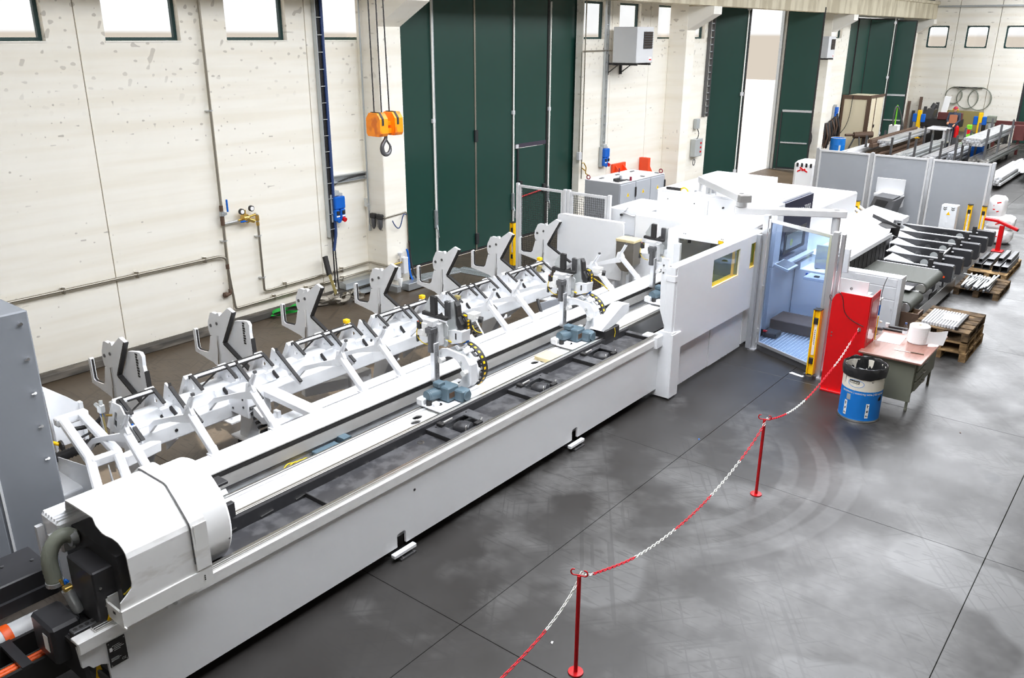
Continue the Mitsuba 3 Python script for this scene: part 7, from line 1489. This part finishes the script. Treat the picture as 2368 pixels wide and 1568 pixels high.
rk2 = thing('tool_rack', 'low dark rack with shelves against the far wall', 'rack')
part(rk2, 'frame', cat(box(45.0, 45.8, 7.0, 8.1, .9, .98), box(45.0, 45.8, 7.0, 7.06, 0, .95), box(45.0, 45.8, 8.04, 8.1, 0, .95), box(45.0, 45.8, 7.0, 8.1, .3, .36)), 'm_rubber')
solo('green_pedestal', prism([(7.55, 0), (7.95, 0), (7.85, .78), (7.62, .78)], 'x', 40.6, 41.0), 'm_limegreen', 'lime green machine pedestal in the distance right of the worker', 'pedestal')
ga = thing('fire_extinguisher', 'red fire extinguisher standing by the work table in the distance', 'fire extinguisher')
part(ga, 'body', lathe([(0, 0), (.09, 0), (.09, .42), (.05, .5), (0, .52)], (42.2, 8.52, 0.45), n=14), 'm_red', 30); part(ga, 'stand', box(42.1, 42.3, 8.42, 8.62, 0, .45), 'm_darksteel')
gr_ = thing('bench_grinder', 'small green and red bench grinder on the lime green pedestal', 'grinder')
part(gr_, 'body', box(40.7, 40.95, 7.68, 7.86, .95, 1.15, .02), 'm_limegreen'); part(gr_, 'red_guard', cyl((40.65, 7.8, .86), (40.9, 7.8, .86), .11, 12), 'm_red', 30)
pv = thing('pillar_vice', 'pale drilling machine with a dark head at the back right of the hall', 'machine')
part(pv, 'column', cyl((41.8, 7.15, 0), (41.8, 7.15, 1.35), .11, 12), 'm_greyplastic', 30); part(pv, 'head', box(41.65, 41.95, 6.98, 7.32, 1.2, 1.5, .03), 'm_hose')
gt = thing('red_gantry', 'dark red gantry beam behind the raised bar bundle', 'gantry')
part(gt, 'beam', box(42.4, 42.6, 5.6, 7.1, 1.05, 1.25), 'm_darkred2'); part(gt, 'panel', box(41.2, 41.6, 5.75, 6.15, .6, 1.2), 'm_darkred2'); part(gt, 'foot', cat(box(42.45, 42.55, 5.6, 5.7, 0, 1.05), box(42.45, 42.55, 7.0, 7.1, 0, 1.05), box(41.35, 41.45, 5.9, 6.0, 0, .6)), 'm_darkred2')
bc = thing('blue_bin', 'blue plastic crate between the bar bundles in the distance', 'crate')
part(bc, 'body', prism(Polygon(sbox(37.6, 6.55, 38.3, 6.95)).difference(sbox(37.63, 6.58, 38.27, 6.92)), 'z', .0, .75), 'm_blue'); part(bc, 'bottom', box(37.62, 38.28, 6.57, 6.93, .02, .05), 'm_blue')
ww = thing('welding_machine', 'white welding unit with a cable hose before the bright green door leaf', 'welder')
part(ww, 'body', box(40.7, 41.1, 10.6, 11.0, 0, .95, .03), 'm_paper'); part(ww, 'hose', pipe(spline([(40.75, 10.8, .95), (40.7, 10.85, 1.5), (40.8, 10.8, 1.75), (40.9, 10.65, 1.5), (40.95, 10.5, .9)], 20), .03, 0, 8), 'm_darksteel', True); part(ww, 'boom', cyl((40.9, 10.8, .95), (40.9, 10.8, 1.8), .03, 8), 'm_limegreen')
# worker in the distance
import manifold3d as m3
def body_mesh(bones, joints, edge=.03):
    acc = None
    def sph(c, r): return m3.Manifold.sphere(r, 16).translate(tuple(float(q) for q in c))
    for a, b in bones:
        h_ = m3.Manifold.batch_hull([sph(joints[a][0], joints[a][1]), sph(joints[b][0], joints[b][1])])
        acc = h_ if acc is None else acc+h_
    m = acc.refine_to_length(edge).to_mesh()
    tm = trimesh.Trimesh(np.array(m.vert_properties)[:, :3], np.array(m.tri_verts), process=True)
    return trimesh.smoothing.filter_taubin(tm, iterations=8)
WX, WYY = 42.3, 8.72
def J(x, y, z, r): return ((WX+x, WYY+y, z), r)
ju = dict(hipL=J(0, .10, .95, .11), hipR=J(0, -.10, .95, .11), waist=J(0, 0, 1.08, .135), chest=J(-.02, 0, 1.32, .155), shL=J(-.02, .19, 1.45, .065), shR=J(-.02, -.19, 1.45, .065), neck=J(-.02, 0, 1.50, .06),
          elL=J(-.10, .25, 1.18, .05), elR=J(-.08, -.24, 1.17, .05), wrL=J(-.33, .16, 1.10, .036), wrR=J(-.28, -.12, 1.02, .036), knL=J(-.03, .11, .52, .07), knR=J(-.01, -.11, .52, .07), anL=J(0, .12, .10, .045), anR=J(.03, -.12, .10, .045), toL=J(-.16, .13, .04, .035), toR=J(-.13, -.13, .04, .035), heL=J(.03, .12, .04, .035), heR=J(.06, -.12, .04, .035))
pe = thing('person', 'worker in dark overalls with a red cap standing at the far machine', 'person')
part(pe, 'body', body_mesh([('hipL', 'hipR'), ('hipL', 'waist'), ('hipR', 'waist'), ('waist', 'chest'), ('chest', 'shL'), ('chest', 'shR'), ('chest', 'neck'), ('shL', 'elL'), ('shR', 'elR'), ('elL', 'wrL'), ('elR', 'wrR'), ('hipL', 'knL'), ('knL', 'anL'), ('hipR', 'knR'), ('knR', 'anR'), ('anL', 'toL'), ('anR', 'toR'), ('anL', 'heL'), ('anR', 'heR')], ju), 'm_overall', True)
def hand(c, d):
    c = np.array(c); j = {'w': (c, .030), 'p': (c+np.array(d)*.08, .034)}; b = [('w', 'p')]
    for i, o in enumerate((-.027, -.009, .009, .027)):
        k0 = c+np.array(d)*.09+np.array([0, o, 0]); j[f'a{i}'] = (k0, .011); j[f'b{i}'] = (k0+np.array(d)*(.05+.01*(i in (1, 2)))+np.array([0, 0, -.015]), .009); j[f'c{i}'] = (k0+np.array(d)*.06+np.array([0, 0, -.055]), .008)
        b += [('p', f'a{i}'), (f'a{i}', f'b{i}'), (f'b{i}', f'c{i}')]
    j['t0'] = (c+np.array(d)*.03+np.array([0, .035, -.01]), .012); j['t1'] = (c+np.array(d)*.08+np.array([0, .05, -.03]), .009); b += [('w', 't0'), ('t0', 't1')]
    return body_mesh(b, j, .008)
part(pe, 'hand', hand((WX-.34, WYY+.155, 1.095), (-.96, -.2, -.1)), 'm_skin', True)
part(pe, 'hand', hand((WX-.29, WYY-.115, 1.01), (-.96, .1, -.2)), 'm_skin', True)
hd = trimesh.creation.icosphere(3); hv = np.array(hd.vertices)*[.095, .078, .122]
hv[:, 0] -= .022*np.exp(-((hv[:, 1]/.018)**2+((hv[:, 2]+.01)/.03)**2))*(hv[:, 0] < -.05)
hv[:, 1] *= 1-.25*np.clip(-hv[:, 2]/.12, 0, 1)
hdk = part(pe, 'head', trimesh.Trimesh(hv+[WX-.03, WYY, 1.63], hd.faces, process=False), 'm_skin', True)
for s in (1, -1):
    part(hdk, 'eye', trimesh.creation.icosphere(1, .011).apply_translation((WX-.118, WYY+s*.032, 1.64)), 'm_rubber', True)
    part(hdk, 'ear', trimesh.creation.icosphere(2, .03).apply_scale((.5, .35, 1)).apply_translation((WX-.02, WYY+s*.080, 1.63)), 'm_skin', True)
part(hdk, 'mouth', box(WX-.115, WX-.108, WYY-.022, WYY+.022, 1.572, 1.578), 'm_darkred2')
part(pe, 'ear_defenders', cat(*[cyl((WX-.02, WYY+s*.078, 1.63), (WX-.02, WYY+s*.115, 1.63), .04, 12) for s in (1, -1)]), 'm_yellow', 30)
cm = trimesh.creation.icosphere(3); cv = np.array(cm.vertices)*[.108, .092, .10]; cv[:, 2] = np.maximum(cv[:, 2], -.005)
part(pe, 'cap', cat(trimesh.Trimesh(cv+[WX-.03, WYY, 1.67], cm.faces, process=False), prism(Polygon([(WX-.12, WYY-.07), (WX-.20, WYY-.04), (WX-.20, WYY+.04), (WX-.12, WYY+.07)]), 'z', 1.665, 1.675)), 'm_cap', 30)
part(pe, 'apron', prism(Polygon(rrect(WYY-.16, WYY+.16, 1.05, 1.42, .04)), 'x', WX-.20, WX-.17), mat('m_apron', lin(176, 110, 78), .7) or 'm_apron')
